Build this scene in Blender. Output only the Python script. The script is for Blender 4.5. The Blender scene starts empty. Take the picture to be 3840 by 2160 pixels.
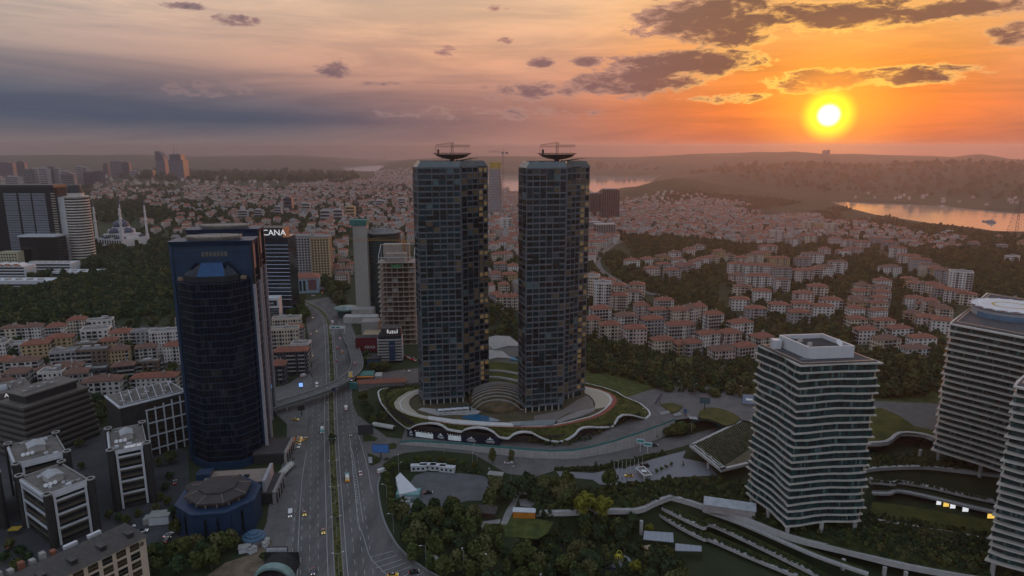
import bpy, bmesh, math, random
import numpy as np
from mathutils import Vector, Matrix
from mathutils.geometry import tessellate_polygon
random.seed(7)
rng = np.random.default_rng(11)
SC = bpy.context.scene
COL = SC.collection
R = math.radians

# ------------------------------------------------------------------ camera
CAM_H = 180.0
PITCH = R(11.74)
FPX = 2560.0                       # focal length in pixels of the 3840 x 2160 photograph (24 mm on 36 mm)
cam_d = bpy.data.cameras.new('camera')
cam_d.lens = 24.0; cam_d.sensor_width = 36.0
cam_d.clip_start = 1.0; cam_d.clip_end = 120000.0
cam = bpy.data.objects.new('camera', cam_d); COL.objects.link(cam)
cam.location = (0, 0, CAM_H); cam.rotation_euler = (R(90) - PITCH, 0, 0)
SC.camera = cam
SC.render.resolution_x = 1024; SC.render.resolution_y = 576

# ------------------------------------------------------------------ exposure, renderer
SC.view_settings.view_transform = 'Standard'; SC.view_settings.look = 'None'
SC.view_settings.exposure = 0.26; SC.view_settings.gamma = 1.0
SC.view_settings.use_curve_mapping = False
SC.render.engine = 'CYCLES'
cy = SC.cycles
cy.use_denoising = True
cy.max_bounces = 5; cy.diffuse_bounces = 2; cy.glossy_bounces = 3; cy.transmission_bounces = 3
cy.volume_bounces = 1; cy.transparent_max_bounces = 6
cy.caustics_reflective = False; cy.caustics_refractive = False
cy.sample_clamp_indirect = 4.0

# ------------------------------------------------------------------ pixel <-> place (a pixel gives a direction only)
CP, SP = math.cos(PITCH), math.sin(PITCH)
def ray(u, v):
 """direction of source pixel (u, v) of the 3840 x 2160 photograph"""
 x = (u - 1920.0) / FPX; y = (1080.0 - v) / FPX
 return x, CP + y * SP, y * CP - SP
def at(u, v, z=0.0):
 """where that direction meets the level z"""
 dx, dy, dz = ray(u, v)
 t = (z - CAM_H) / dz
 return Vector((dx * t, dy * t, z))
def D(u, v, z=0.0):
 """same for the 2576-wide view of the photograph"""
 return at(u * 1.490683, v * 1.490683, z)
def up(u, v, y):
 """height at which direction (u, v) passes forward distance y"""
 dx, dy, dz = ray(u, v)
 return CAM_H + dz / dy * y
def px(p):
 """source pixel at which a point shows"""
 x, y, z = p[0], p[1], p[2] - CAM_H
 d = y * CP - z * SP
 h = y * SP + z * CP
 return 1920 + FPX * x / d, 1080 - FPX * h / d

# ------------------------------------------------------------------ sun and sky
SUN_DIR = Vector(ray(3108, 432)).normalized()
SUN_EL = math.asin(SUN_DIR.z); SUN_AZ = math.atan2(SUN_DIR.x, SUN_DIR.y)
sl = bpy.data.lights.new('sun', 'SUN')
sl.energy = .95; sl.angle = R(1.2); sl.color = (1.0, 0.36, 0.16)
so = bpy.data.objects.new('sun', sl); COL.objects.link(so)
so.rotation_euler = SUN_DIR.to_track_quat('Z', 'Y').to_euler()

W = bpy.data.worlds.new('World'); SC.world = W; W.use_nodes = True
class NT:
 """small wrapper for building node trees"""
 def __init__(s, nt): s.nt = nt; s.n = nt.nodes; s.l = nt.links
 def new(s, t, **k):
  o = s.n.new(t)
  for a, b in k.items(): setattr(o, a, b)
  return o
 def put(s, sock, val):
  if val is None: return
  if isinstance(val, bpy.types.NodeSocket): s.l.new(val, sock)
  else: sock.default_value = val
 def math(s, op, a, b=None, c=None, clamp=False):
  o = s.new('ShaderNodeMath', operation=op); o.use_clamp = clamp
  for i, x in enumerate((a, b, c)): s.put(o.inputs[i], x)
  return o.outputs[0]
 def vec(s, op, a, b=None):
  o = s.new('ShaderNodeVectorMath', operation=op)
  s.put(o.inputs[0], a); s.put(o.inputs[1], b)
  return o.outputs['Value'] if op in ('DOT_PRODUCT', 'LENGTH') else o.outputs[0]
 def ramp(s, fac, stops, interp='LINEAR'):
  o = s.new('ShaderNodeValToRGB'); cr = o.color_ramp; cr.interpolation = interp
  while len(cr.elements) < len(stops): cr.elements.new(0.5)
  for e, (p, c) in zip(cr.elements, stops):
   e.position = p; e.color = (*c, 1) if len(c) == 3 else c
  s.put(o.inputs[0], fac); return o.outputs[0]
 def mapr(s, v, a, b, c=0.0, d=1.0, smooth=True):
  o = s.new('ShaderNodeMapRange'); o.interpolation_type = 'SMOOTHSTEP' if smooth else 'LINEAR'
  s.put(o.inputs[0], v)
  for i, x in enumerate((a, b, c, d)): s.put(o.inputs[i + 1], x)
  return o.outputs[0]
 def mix(s, f, a, b, blend='MIX'):
  o = s.new('ShaderNodeMix', data_type='RGBA', blend_type=blend)
  s.put(o.inputs[0], f)
  s.put(o.inputs[6], (*a, 1) if isinstance(a, tuple) and len(a) == 3 else a)
  s.put(o.inputs[7], (*b, 1) if isinstance(b, tuple) and len(b) == 3 else b)
  return o.outputs[2]
 def noise(s, vec, scale, detail=4, rough=.5, dist=0.0, dims='3D'):
  o = s.new('ShaderNodeTexNoise', noise_dimensions=dims)
  s.put(o.inputs['Vector'], vec); o.inputs['Scale'].default_value = scale
  o.inputs['Detail'].default_value = detail; o.inputs['Roughness'].default_value = rough
  o.inputs['Distortion'].default_value = dist
  return o.outputs['Fac']
 def comb(s, x, y, z):
  o = s.new('ShaderNodeCombineXYZ')
  for i, a in enumerate((x, y, z)): s.put(o.inputs[i], a)
  return o.outputs[0]
 def sep(s, v):
  o = s.new('ShaderNodeSeparateXYZ'); s.put(o.inputs[0], v); return o.outputs

def build_world():
 t = NT(W.node_tree); t.n.clear()
 dirv = t.new('ShaderNodeTexCoord').outputs['Generated']
 dirv = t.vec('NORMALIZE', dirv)
 X, Y, Z = t.sep(dirv)
 DEG = 180 / math.pi
 el = t.math('MULTIPLY', t.math('ARCSINE', Z), DEG)
 az = t.math('MULTIPLY', t.math('ARCTAN2', X, Y), DEG)               # 0 = ahead, + to the east
 daz = t.math('ABSOLUTE', t.math('SUBTRACT', az, SUN_AZ * DEG))
 daz = t.math('MINIMUM', daz, t.math('SUBTRACT', 360.0, daz))
 sang = t.math('MULTIPLY', t.math('ARCCOSINE', t.math('MINIMUM', t.vec('DOT_PRODUCT', dirv, tuple(SUN_DIR)), 0.9999999)), DEG)
 sky = t.new('ShaderNodeTexSky', sky_type='NISHITA', sun_disc=False, sun_elevation=max(SUN_EL, R(2.2)), sun_rotation=SUN_AZ,
    altitude=300, air_density=1.2, dust_density=3.0, ozone_density=1.5)
 nish = t.mix(1.0, sky.outputs[0], (0.10, 0.10, 0.10), 'MULTIPLY')
 e = t.mapr(el, 0.0, 20.0, 0.0, 1.0, smooth=False)
 # veil of evening haze and thin high cloud: colours by height above the horizon, away from / towards the sun
 cold = t.ramp(e, [(0.0, (.08, .065, .068)), (.012, (.150, .122, .13)), (.10, (.074, .090, .130)), (.20, (.090, .104, .145)), (.28, (.225, .190, .20)),
      (.37, (.37, .290, .27)), (.48, (.50, .39, .335)), (.60, (.53, .43, .38)), (1.0, (.50, .44, .42))])
 mid = t.ramp(e, [(0.0, (.16, .08, .07)), (.012, (.34, .165, .135)), (.14, (.36, .170, .140)), (.24, (.50, .245, .180)), (.36, (.64, .335, .215)), (.52, (.70, .43, .27)), (.62, (.66, .44, .30)), (1.0, (.50, .40, .35))])
 warm = t.ramp(e, [(0.0, (.24, .060, .035)), (.012, (.52, .125, .055)), (.15, (.78, .175, .033)), (.30, (.80, .260, .048)), (.45, (.80, .37, .105)), (.62, (.74, .43, .18)), (1.0, (.46, .36, .29))])
 w1 = t.mix(t.mapr(el, 1.5, 6.5), t.mapr(daz, 46.0, 14.0), t.mapr(daz, 66.0, 22.0))
 w2 = t.mapr(daz, 24.0, 4.0)
 veil = t.mix(w1, cold, mid); veil = t.mix(w2, veil, warm)
 anti = t.ramp(t.mapr(el, 0.0, 70.0, 0.0, 1.0, smooth=False), [(0.0, (.37, .36, .42)), (.10, (.48, .49, .58)), (.3, (.58, .64, .76)), (1.0, (.49, .60, .78))])
 veil = t.mix(t.mapr(daz, 70.0, 120.0), veil, anti)
 veil = t.mix(t.mapr(el, 16.0, 45.0), veil, anti)
 vf = t.mapr(el, 14.0, 60.0, 0.94, 0.80)
 base = t.mix(vf, nish, veil)
 # clouds: noise on a flat layer overhead, so they foreshorten to the horizon
 zz = t.math('ADD', t.math('MAXIMUM', Z, 0.0), 0.055)
 cp = t.comb(t.math('DIVIDE', X, zz), t.math('DIVIDE', Y, zz), 3.7)
 n2 = t.noise(cp, 0.23, 3, .5)
 # where the cloud banks stand: view pixel, half sizes in pixels, tilt, weight
 banks = [(1800, 45, 210, 62, 0, 1.0), (2130, 40, 230, 42, .05, 1.0), (2420, 22, 200, 30, -.02, .95), (1850, 98, 110, 24, 0, .8), (2540, 85, 60, 40, -.1, .85), (1730, 160, 190, 36, .12, 1.0),
    (1600, 205, 170, 40, .06, 1.0), (1330, 232, 130, 26, .05, .75), (1480, 155, 62, 14, 0, .8), (1360, 156, 36, 13, 0, .8), (2060, 205, 130, 30, .05, .95), (2290, 190, 190, 26, .07, .9),
    (1840, 248, 130, 14, 0, .65), (840, 172, 48, 26, -.1, .72), (1124, 128, 30, 17, -.1, .7), (588, 50, 58, 18, -.12, .72), (455, 14, 90, 12, -.1, .6), (1248, 20, 34, 10, -.1, .62), (1268, 104, 24, 12, 0, .62),
    (960, 212, 80, 8, 0, .5), (560, 222, 190, 26, .02, .42), (1200, 285, 330, 22, 0, .40)]
 def pix(u, v):
  d = Vector(ray(u * 1.490683, v * 1.490683)).normalized()
  return math.degrees(math.atan2(d.x, d.y)), math.degrees(math.asin(d.z))
 banks = [(*pix(u, v), .5 * (pix(u + a, v)[0] - pix(u - a, v)[0]), .5 * (pix(u, v - b)[1] - pix(u, v + b)[1]), ti, w) for u, v, a, b, ti, w in banks]
 m = None
 ae = t.comb(az, el, 0.0)
 for a, b, ra, rb, ti, wgt in banks:
  o = t.new('ShaderNodeVectorMath', operation='MULTIPLY_ADD'); t.l.new(ae, o.inputs[0])
  o.inputs[1].default_value = (1 / ra, 1 / rb, 0); o.inputs[2].default_value = (-a / ra, -b / rb, 0)
  q = t.math('MULTIPLY_ADD', t.vec('DOT_PRODUCT', o.outputs[0], o.outputs[0]), -.55 * wgt, wgt)
  m = q if m is None else t.math('MAXIMUM', m, q)
 m = t.math('MAXIMUM', m, 0.0)
 fine = t.noise(t.comb(t.math('MULTIPLY', az, .50), t.math('MULTIPLY', el, 1.35), 1.3), 1.0, 8, .66, .35)
 elsewhere = t.math('MULTIPLY', t.mapr(el, 13.0, 22.0), t.mapr(n2, .45, .7, 0.0, .8))   # the broken cloud goes on overhead
 m = t.math('MAXIMUM', m, elsewhere)
 dens = t.math('ADD', t.math('MULTIPLY', m, .82), t.math('MULTIPLY', t.math('SUBTRACT', fine, .5), 1.7))
 cov = t.mapr(dens, .24, .46)
 cov = t.math('MULTIPLY', cov, t.mapr(m, .02, .30))
 thick = t.mapr(dens, .34, .70)
 cc = t.mix(w1, (.105, .090, .120), (.180, .098, .105)); cc = t.mix(w2, cc, (.165, .080, .058))
 edge = t.mix(t.mapr(sang, 16.0, 3.0), t.mix(w1, (.19, .15, .165), (.42, .22, .17)), (1.25, .62, .11))
 ccol = t.mix(thick, edge, cc)
 covm = t.math('MULTIPLY', cov, t.mapr(sang, 2.2, 4.6, .45, .90))
 cir = t.noise(t.comb(t.math('MULTIPLY', az, .055), t.math('MULTIPLY', el, .55), 7.0), 1.0, 6, .62, .6)
 base = t.mix(1.0, base, t.mix(t.mapr(cir, .32, .70), (.80, .83, .88), (1.16, 1.12, 1.06)), 'MULTIPLY')
 sk = t.mix(covm, base, ccol)
 # the sun itself, blurred by the haze: white core, yellow rim, wide orange aureole
 core = t.mapr(sang, .95, .35); rim = t.mapr(sang, 2.2, .7); aur = t.mapr(sang, 9.0, .6)
 aur = t.math('MULTIPLY', aur, aur)
 sk = t.mix(1.0, sk, t.mix(aur, (0, 0, 0), (.42, .16, .0)), 'ADD')
 sk = t.mix(1.0, sk, t.mix(rim, (0, 0, 0), (1.0, .75, .0)), 'ADD')
 sk = t.mix(1.0, sk, t.mix(core, (0, 0, 0), (2.6, 2.3, 1.7)), 'ADD')
 W.cycles.sampling_method = 'MANUAL'; W.cycles.sample_map_resolution = 1024
 bg = t.new('ShaderNodeBackground'); t.l.new(sk, bg.inputs[0]); bg.inputs[1].default_value = 1.0
 out = t.new('ShaderNodeOutputWorld'); t.l.new(bg.outputs[0], out.inputs[0])
build_world()

# ------------------------------------------------------------------ materials
MATS = {}
def mat(name, col, rough=.8, metal=0.0, var=.25, scale=.35, col2=None, spec=.3, bump=0.0, bscale=3.0, emit=None, obj=False, stretch=None):
 """plain procedural surface: base colour broken up by two noises (dirt, wear), optional fine relief"""
 if name in MATS: return MATS[name]
 m = bpy.data.materials.new(name); m.use_nodes = True; MATS[name] = m
 t = NT(m.node_tree); b = t.n['Principled BSDF']
 tc = t.new('ShaderNodeTexCoord')
 v = tc.outputs['Object'] if obj else t.new('ShaderNodeNewGeometry').outputs['Position']
 if stretch: v = t.vec('MULTIPLY', v, stretch)
 n = t.noise(v, scale, 5, .6); n2 = t.noise(v, scale * 7.3, 3, .6)
 f = t.mapr(t.math('ADD', t.math('MULTIPLY', n, .65), t.math('MULTIPLY', n2, .35)), .3, .7, 0, 1)
 c2 = col2 or tuple(c * (1 - var) for c in col); c1 = col if col2 else tuple(min(1, c * (1 + var * .6)) for c in col)
 c = t.mix(f, c2, c1)
 t.l.new(c, b.inputs['Base Color'])
 b.inputs['Roughness'].default_value = rough; b.inputs['Metallic'].default_value = metal
 b.inputs['Specular IOR Level'].default_value = spec
 if bump:
  bn = t.new('ShaderNodeBump'); bn.inputs['Strength'].default_value = bump; bn.inputs['Distance'].default_value = .15
  t.l.new(t.noise(v, bscale, 4), bn.inputs['Height']); t.l.new(bn.outputs[0], b.inputs['Normal'])
 if emit:
  b.inputs['Emission Color'].default_value = (*emit[0], 1); b.inputs['Emission Strength'].default_value = emit[1]
 return m
def glass(name, col, rough=.08, spec=.8, var=.5, scale=.15, metal=0.0):
 """dark facade glass: glossy, each pane a little different"""
 if name in MATS: return MATS[name]
 m = mat(name, col, rough, metal, var, scale, spec=spec)
 t = NT(m.node_tree); b = t.n['Principled BSDF']
 bn = t.new('ShaderNodeBump'); bn.inputs['Strength'].default_value = .10; bn.inputs['Distance'].default_value = 1.0
 t.l.new(t.noise(t.new('ShaderNodeNewGeometry').outputs['Position'], .12, 2), bn.inputs['Height']); t.l.new(bn.outputs[0], b.inputs['Normal'])
 return m

# ------------------------------------------------------------------ meshes and objects
class MB:
 """collects boxes, prisms, tubes into one mesh"""
 def __init__(s): s.v = []; s.f = []; s.m = []; s.cur = 0
 def add(s, vs, fs):
  o = len(s.v); s.v += [tuple(p) for p in vs]; s.f += [tuple(i + o for i in f) for f in fs]; s.m += [s.cur] * len(fs); return s
 def box(s, x0, x1, y0, y1, z0, z1, M=None):
  vs = [(x, y, z) for z in (z0, z1) for x, y in ((x0, y0), (x1, y0), (x1, y1), (x0, y1))]
  if M is not None: vs = [M @ Vector(p) for p in vs]
  return s.add(vs, [(3, 2, 1, 0), (4, 5, 6, 7), (0, 1, 5, 4), (1, 2, 6, 5), (2, 3, 7, 6), (3, 0, 4, 7)])
 def prism(s, pts, z0, z1, top=True, bottom=True, pts_top=None):
  n = len(pts); pt = pts_top or pts
  f0 = (lambda i: z0[i]) if isinstance(z0, (list, tuple)) else (lambda i: z0)
  f1 = (lambda i: z1[i]) if isinstance(z1, (list, tuple)) else (lambda i: z1)
  vs = [(p[0], p[1], f0(i)) for i, p in enumerate(pts)] + [(p[0], p[1], f1(i)) for i, p in enumerate(pt)]
  fs = [(i, (i + 1) % n, n + (i + 1) % n, n + i) for i in range(n)]
  area = sum(pts[i][0] * pts[(i + 1) % n][1] - pts[(i + 1) % n][0] * pts[i][1] for i in range(n))
  if area < 0: fs = [tuple(reversed(f)) for f in fs]
  tri = None
  if top or bottom:
   tri = tessellate_polygon([[Vector((p[0], p[1], 0)) for p in pts]])
   def flip(t, want):
    a, b, c = (pts[i] for i in t)
    sg = (b[0] - a[0]) * (c[1] - a[1]) - (b[1] - a[1]) * (c[0] - a[0])
    return t if (sg > 0) == want else tuple(reversed(t))
   if top: fs += [tuple(i + n for i in flip(t, True)) for t in tri]
   if bottom: fs += [flip(t, False) for t in tri]
  return s.add(vs, fs)
 def bar(s, a, b, r, n=4, r2=None):
  a = Vector(a); b = Vector(b); d = (b - a)
  if d.length < 1e-6: return s
  q = d.to_track_quat('Z', 'Y'); r2 = r if r2 is None else r2
  vs = []
  for P, rr in ((a, r), (b, r2)):
   for k in range(n):
    an = 2 * math.pi * (k + .5) / n
    vs.append(P + q @ Vector((rr * math.cos(an), rr * math.sin(an), 0)))
  fs = [(k, (k + 1) % n, n + (k + 1) % n, n + k) for k in range(n)] + [tuple(range(n - 1, -1, -1)), tuple(range(n, 2 * n))]
  return s.add(vs, fs)
 def lathe(s, prof, c=(0, 0, 0), n=16, sx=1.0, sy=1.0, rot=0.0):
  vs = []; fs = []
  for r, z in prof:
   for k in range(n):
    a = 2 * math.pi * k / n + rot
    vs.append((c[0] + r * sx * math.cos(a), c[1] + r * sy * math.sin(a), c[2] + z))
  for i in range(len(prof) - 1):
   for k in range(n):
    fs.append((i * n + k, i * n + (k + 1) % n, (i + 1) * n + (k + 1) % n, (i + 1) * n + k))
  if prof[0][0] > 1e-4: fs.append(tuple(range(n - 1, -1, -1)))
  if prof[-1][0] > 1e-4: fs.append(tuple(range((len(prof) - 1) * n, len(prof) * n)))
  return s.add(vs, fs)
 def quad(s, a, b, c, d): return s.add([a, b, c, d], [(0, 1, 2, 3)])
 def mesh(s, name, mats, smooth=False):
  me = bpy.data.meshes.new(name); me.from_pydata(s.v, [], s.f)
  for m in (mats if isinstance(mats, (list, tuple)) else [mats]): me.materials.append(m)
  if any(s.m): me.polygons.foreach_set('material_index', s.m)
  if smooth: me.polygons.foreach_set('use_smooth', [True] * len(me.polygons))
  me.update(); return me
 def build(s, name, mats, parent=None, smooth=False, loc=None):
  return put(name, s.mesh(name, mats, smooth), parent, loc)
def put(name, me, parent=None, loc=None, rz=0.0):
 o = bpy.data.objects.new(name, me); COL.objects.link(o)
 if parent is not None: o.parent = parent
 if loc is not None: o.location = loc
 if rz: o.rotation_euler = (0, 0, rz)
 return o
def tag(o, label=None, cat=None, group=None, kind=None):
 if label: o['label'] = label
 if cat: o['category'] = cat
 if group: o['group'] = group
 if kind: o['kind'] = kind
 return o
def empty(name, loc=(0, 0, 0), rz=0.0, label=None, cat=None, group=None):
 o = bpy.data.objects.new(name, None); COL.objects.link(o); o.location = loc; o.rotation_euler = (0, 0, rz)
 o.empty_display_size = 1.0
 return tag(o, label, cat, group)
def stuff(o): o['kind'] = 'stuff'; return o
def structure(o): o['kind'] = 'structure'; return o
def copy_tree(o, parent=None):
 c = o.copy(); COL.objects.link(c); c.parent = parent
 for ch in list(KIDS.get(o.name, ())) or list(o.children): copy_tree(ch, c)
 return c
KIDS = {}
def lerp(a, b, t): return a + (b - a) * t
def pip(x, y, poly):
 """numpy point in polygon"""
 x = np.asarray(x, float); y = np.asarray(y, float); ins = np.zeros(x.shape, bool); n = len(poly)
 for i in range(n):
  x0, y0 = poly[i][:2]; x1, y1 = poly[(i + 1) % n][:2]
  if y0 == y1: continue
  c = ((y0 > y) != (y1 > y)) & (x < (x1 - x0) * (y - y0) / (y1 - y0) + x0)
  ins ^= c
 return ins
def smooth_line(pts, k=6):
 """Catmull-Rom through pts"""
 P = [Vector((*p, 0)) if len(p) == 2 else Vector(p) for p in pts]; out = []
 for i in range(len(P) - 1):
  p0 = P[max(i - 1, 0)]; p1 = P[i]; p2 = P[i + 1]; p3 = P[min(i + 2, len(P) - 1)]
  for j in range(k):
   t = j / k
   out.append(.5 * ((2 * p1) + (p2 - p0) * t + (2 * p0 - 5 * p1 + 4 * p2 - p3) * t * t + (3 * p1 - p0 - 3 * p2 + p3) * t ** 3))
 out.append(P[-1]); return out

# ------------------------------------------------------------------ land, water, haze
SEA = -120.0
def dpoly(pts, z): return [tuple(D(u, v, z)[:2]) for u, v in pts]
WATERS = [dpoly([(2092, 509), (2130, 507), (2200, 511), (2300, 514), (2350, 518), (2372, 516), (2400, 522), (2490, 530), (2576, 537), (2760, 556), (2760, 640), (2576, 600), (2470, 580), (2400, 572), (2300, 556), (2200, 540), (2140, 525)], SEA),
   dpoly([(1180, 437), (1290, 440), (1400, 442), (1480, 443), (1560, 443), (1668, 444), (1652, 450), (1640, 458), (1620, 468), (1560, 474), (1490, 486), (1300, 484), (1180, 460)], SEA),
   dpoly([(842, 419), (880, 417), (958, 415), (1006, 414), (985, 420), (950, 431), (900, 431), (870, 428)], SEA)]
def d2az(u): return math.degrees(math.atan(((u * 1.490683 - 1920) / FPX) / 1.0214))
def d2el(v): return 11.74 - math.degrees(math.atan((1080 - v * 1.490683) / FPX))      # degrees below level
RIDGES = [  # distance, near width, far width, ridge line in the view
 (12500, 2600, 6000, [(-300, 394), (0, 392), (150, 390), (260, 391), (330, 389), (420, 393), (500, 396), (600, 394), (700, 391), (780, 395), (840, 400), (900, 405), (960, 409), (1050, 412), (1200, 410), (3000, 410)]),
 (9400, 1700, 4000, [(-300, 480), (800, 480), (930, 440), (945, 421), (1000, 410), (1050, 402), (1120, 398), (1200, 394), (1300, 394), (1400, 396), (1500, 396), (1600, 396), (1680, 392), (1740, 388), (1800, 386), (1870, 384), (1905, 382), (1960, 383),
      (2000, 381), (2050, 385), (2080, 388), (2150, 387), (2220, 390), (2300, 392), (2350, 393), (2400, 396), (2440, 390), (2470, 388), (2500, 392), (2540, 400), (2576, 403), (2900, 398)]),
 (6200, 900, 1500, [(-300, 560), (1600, 560), (1690, 452), (1800, 432), (1900, 424), (2000, 418), (2100, 420), (2200, 424), (2300, 416), (2420, 412), (2520, 420), (2650, 428), (2900, 420)]),
 (4350, 600, 300, [(-300, 560), (1380, 560), (1440, 525), (1520, 492), (1600, 471), (1650, 457), (1700, 447), (1760, 449), (1850, 468), (1950, 484), (2050, 498), (2100, 512), (2200, 560), (3000, 600)])]
def _interp(az, line):
 a = np.array([d2az(u) for u, v in line]); e = np.array([d2el(v) for u, v in line])
 return np.interp(az, a, e)
_nz = [(rng.uniform(0, 6.28), rng.uniform(0, 6.28), rng.uniform(.5, 1.5)) for _ in range(12)]
# sunken garden below the road level, east of the boulevard
SUNK = [tuple(at(u, v, 0)[:2]) for u, v in ((1960, 1935), (2010, 1925), (2160, 1912), (2400, 1905), (2500, 1862), (2560, 1880), (2650, 1900), (2770, 1925), (2950, 1990), (3120, 1990), (3230, 1900), (3250, 1790), (3300, 1765), (3480, 1762), (3760, 1790), (4100, 1850), (4500, 2100), (4300, 2900), (1600, 2900), (1800, 2250), (1930, 2060))]
def land(x, y):
 sc = np.ndim(x) == 0
 x = np.atleast_1d(np.asarray(x, float)); y = np.atleast_1d(np.asarray(y, float))
 z = _land(x, y)
 return float(z[0]) if sc else z
def _land(x, y):
 r = np.hypot(x, y); az = np.degrees(np.arctan2(x, y))
 rend = np.interp(az, [-180, -50, -25, -13, -9, -5, 0, 9, 14, 20, 60, 180], [14000, 13000, 9500, 8600, 7200, 5000, 4500, 4300, 3500, 3150, 3000, 9000])
 rst = np.interp(az, [-30, -5, 5, 12], [1500, 1300, 760, 540])
 t = np.clip((r - rst) / (rend - rst), 0, 1)
 z = -117.0 * t ** 1.2
 und = np.zeros_like(z)
 for i, (a, b, c) in enumerate(_nz):
  L = 420.0 * (1.45 ** (i % 6)); und += np.sin(x * 6.283 / L * c + a) * np.sin(y * 6.283 / L + b)
 z = z + und * 3.2 * np.clip((r - 800) / 1500, 0, 1)
 front = np.clip(np.cos(np.radians(az)), .2, 1)
 for r0, wn, wf, line in RIDGES:
  top = CAM_H - np.tan(np.radians(_interp(az, line))) * (r0 * front)
  q = np.where(r < r0, (r - r0) / wn, (r - r0) / wf)
  bumpz = -125 + (top + 125) * np.exp(-q * q)
  bumpz = bumpz + und * (9.0 if r0 > 6000 else 4.0) * np.clip(np.abs(q) - .12, 0, .6) * np.exp(-.9 * q * q)
  z = np.where(np.abs(az) < 80, np.maximum(z, bumpz), z)
 z = np.maximum(z, -119.0)
 for W_ in WATERS:
  z = np.where(pip(x, y, W_), -124.0, z)
 near = np.clip((r - 520) / 120, 0, 1)
 z = z * near - .06
 if SUNK:
  m = (r < 520) & (y > 150) & (x > -60)
  if np.any(m):
   xx, yy = x[m], y[m]; ins = pip(xx, yy, SUNK); dd = np.full(xx.shape, 1e9)
   for i in range(len(SUNK)):
    (ax, ay), (bx, by) = SUNK[i], SUNK[(i + 1) % len(SUNK)]; vx, vy = bx - ax, by - ay
    tt = np.clip(((xx - ax) * vx + (yy - ay) * vy) / (vx * vx + vy * vy), 0, 1); dd = np.minimum(dd, np.hypot(xx - ax - tt * vx, yy - ay - tt * vy))
   q = np.clip(dd / 7.0, 0, 1); z[m] = np.where(ins, z[m] - 8.0 * q * q * (3 - 2 * q), z[m])
 return z
_hits = {}
def ground(u, v, guess=None):
 """place where the direction of view pixel (u, v) (2576-wide) meets the land"""
 dx, dy, dz = ray(u * 1.490683, v * 1.490683)
 t = np.geomspace(60, 30000, 900)
 h = CAM_H + dz * t - land(dx * t, dy * t)
 k = np.argmax(h < 0)
 if h[k] >= 0: k = len(t) - 1
 a, b = t[max(k - 1, 0)], t[k]
 for _ in range(8):
  c = .5 * (a + b)
  if CAM_H + dz * c - float(land(dx * c, dy * c)) < 0: b = c
  else: a = c
 return Vector((dx * b, dy * b, CAM_H + dz * b))
def build_land():
 rs = np.unique(np.concatenate([np.array([0.5]), np.geomspace(30, 200, 12), np.geomspace(200, 520, 90), np.geomspace(500, 2500, 90), np.geomspace(2500, 12000, 190), np.geomspace(12000, 15500, 16)]))
 azs = np.unique(np.concatenate([np.linspace(-180, -50, 27), np.linspace(-50, 50, 401), np.linspace(50, 180, 27)]))[:-1]
 A, RR = np.meshgrid(np.radians(azs), rs)
 x = RR * np.sin(A); y = RR * np.cos(A); z = land(x, y)
 nr, na = x.shape
 me = bpy.data.meshes.new('ground')
 co = np.stack([x, y, z], -1).reshape(-1, 3)
 i = np.arange(nr - 1)[:, None] * na; j = np.arange(na)[None]
 j2 = (j + 1) % na
 f = np.stack([i + j, i + na + j, i + na + j2, i + j2], -1).reshape(-1, 4)[:, ::-1]
 me.vertices.add(len(co)); me.vertices.foreach_set('co', co.ravel())
 me.loops.add(f.size); me.loops.foreach_set('vertex_index', f.ravel().astype(np.int32))
 me.polygons.add(len(f)); me.polygons.foreach_set('loop_start', np.arange(0, f.size, 4, dtype=np.int32)); me.polygons.foreach_set('use_smooth', np.ones(len(f), bool))
 me.update(); me.validate()
 m = bpy.data.materials.new('land_cover'); m.use_nodes = True; t = NT(m.node_tree); b = t.n['Principled BSDF']
 p = t.new('ShaderNodeNewGeometry').outputs['Position']
 n1 = t.noise(p, .0016, 6, .62); n2 = t.noise(p, .012, 5, .6); n3 = t.noise(p, .15, 3, .6)
 f1 = t.math('ADD', t.math('MULTIPLY', n1, .5), t.math('ADD', t.math('MULTIPLY', n2, .35), t.math('MULTIPLY', n3, .15)))
 c = t.ramp(f1, [(.30, (.016, .024, .011)), (.46, (.026, .036, .016)), (.56, (.042, .048, .024)), (.68, (.085, .075, .05))])
 t.l.new(c, b.inputs['Base Color']); b.inputs['Roughness'].default_value = .95; b.inputs['Specular IOR Level'].default_value = .1
 me.materials.append(m)
 structure(put('ground', me))
 # water
 wm = bpy.data.materials.new('strait_water'); wm.use_nodes = True; t = NT(wm.node_tree); b = t.n['Principled BSDF']
 b.inputs['Base Color'].default_value = (.62, .60, .54, 1); b.inputs['Metallic'].default_value = .6; b.inputs['Roughness'].default_value = .07; b.inputs['IOR'].default_value = 1.5; b.inputs['Specular IOR Level'].default_value = .8
 p = t.new('ShaderNodeNewGeometry').outputs['Position']
 bn = t.new('ShaderNodeBump'); bn.inputs['Strength'].default_value = .10; bn.inputs['Distance'].default_value = 4.0
 hh = t.math('ADD', t.noise(t.vec('MULTIPLY', p, (1, .25, 1)), .02, 4, .6), t.math('MULTIPLY', t.noise(p, .003, 3), 2.0))
 t.l.new(hh, bn.inputs['Height']); t.l.new(bn.outputs[0], b.inputs['Normal'])
 for poly in WATERS:
  mb = MB(); mb.prism(poly, SEA - 3, SEA + 1.5, bottom=False); structure(mb.build('water', wm))
build_land()

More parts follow.
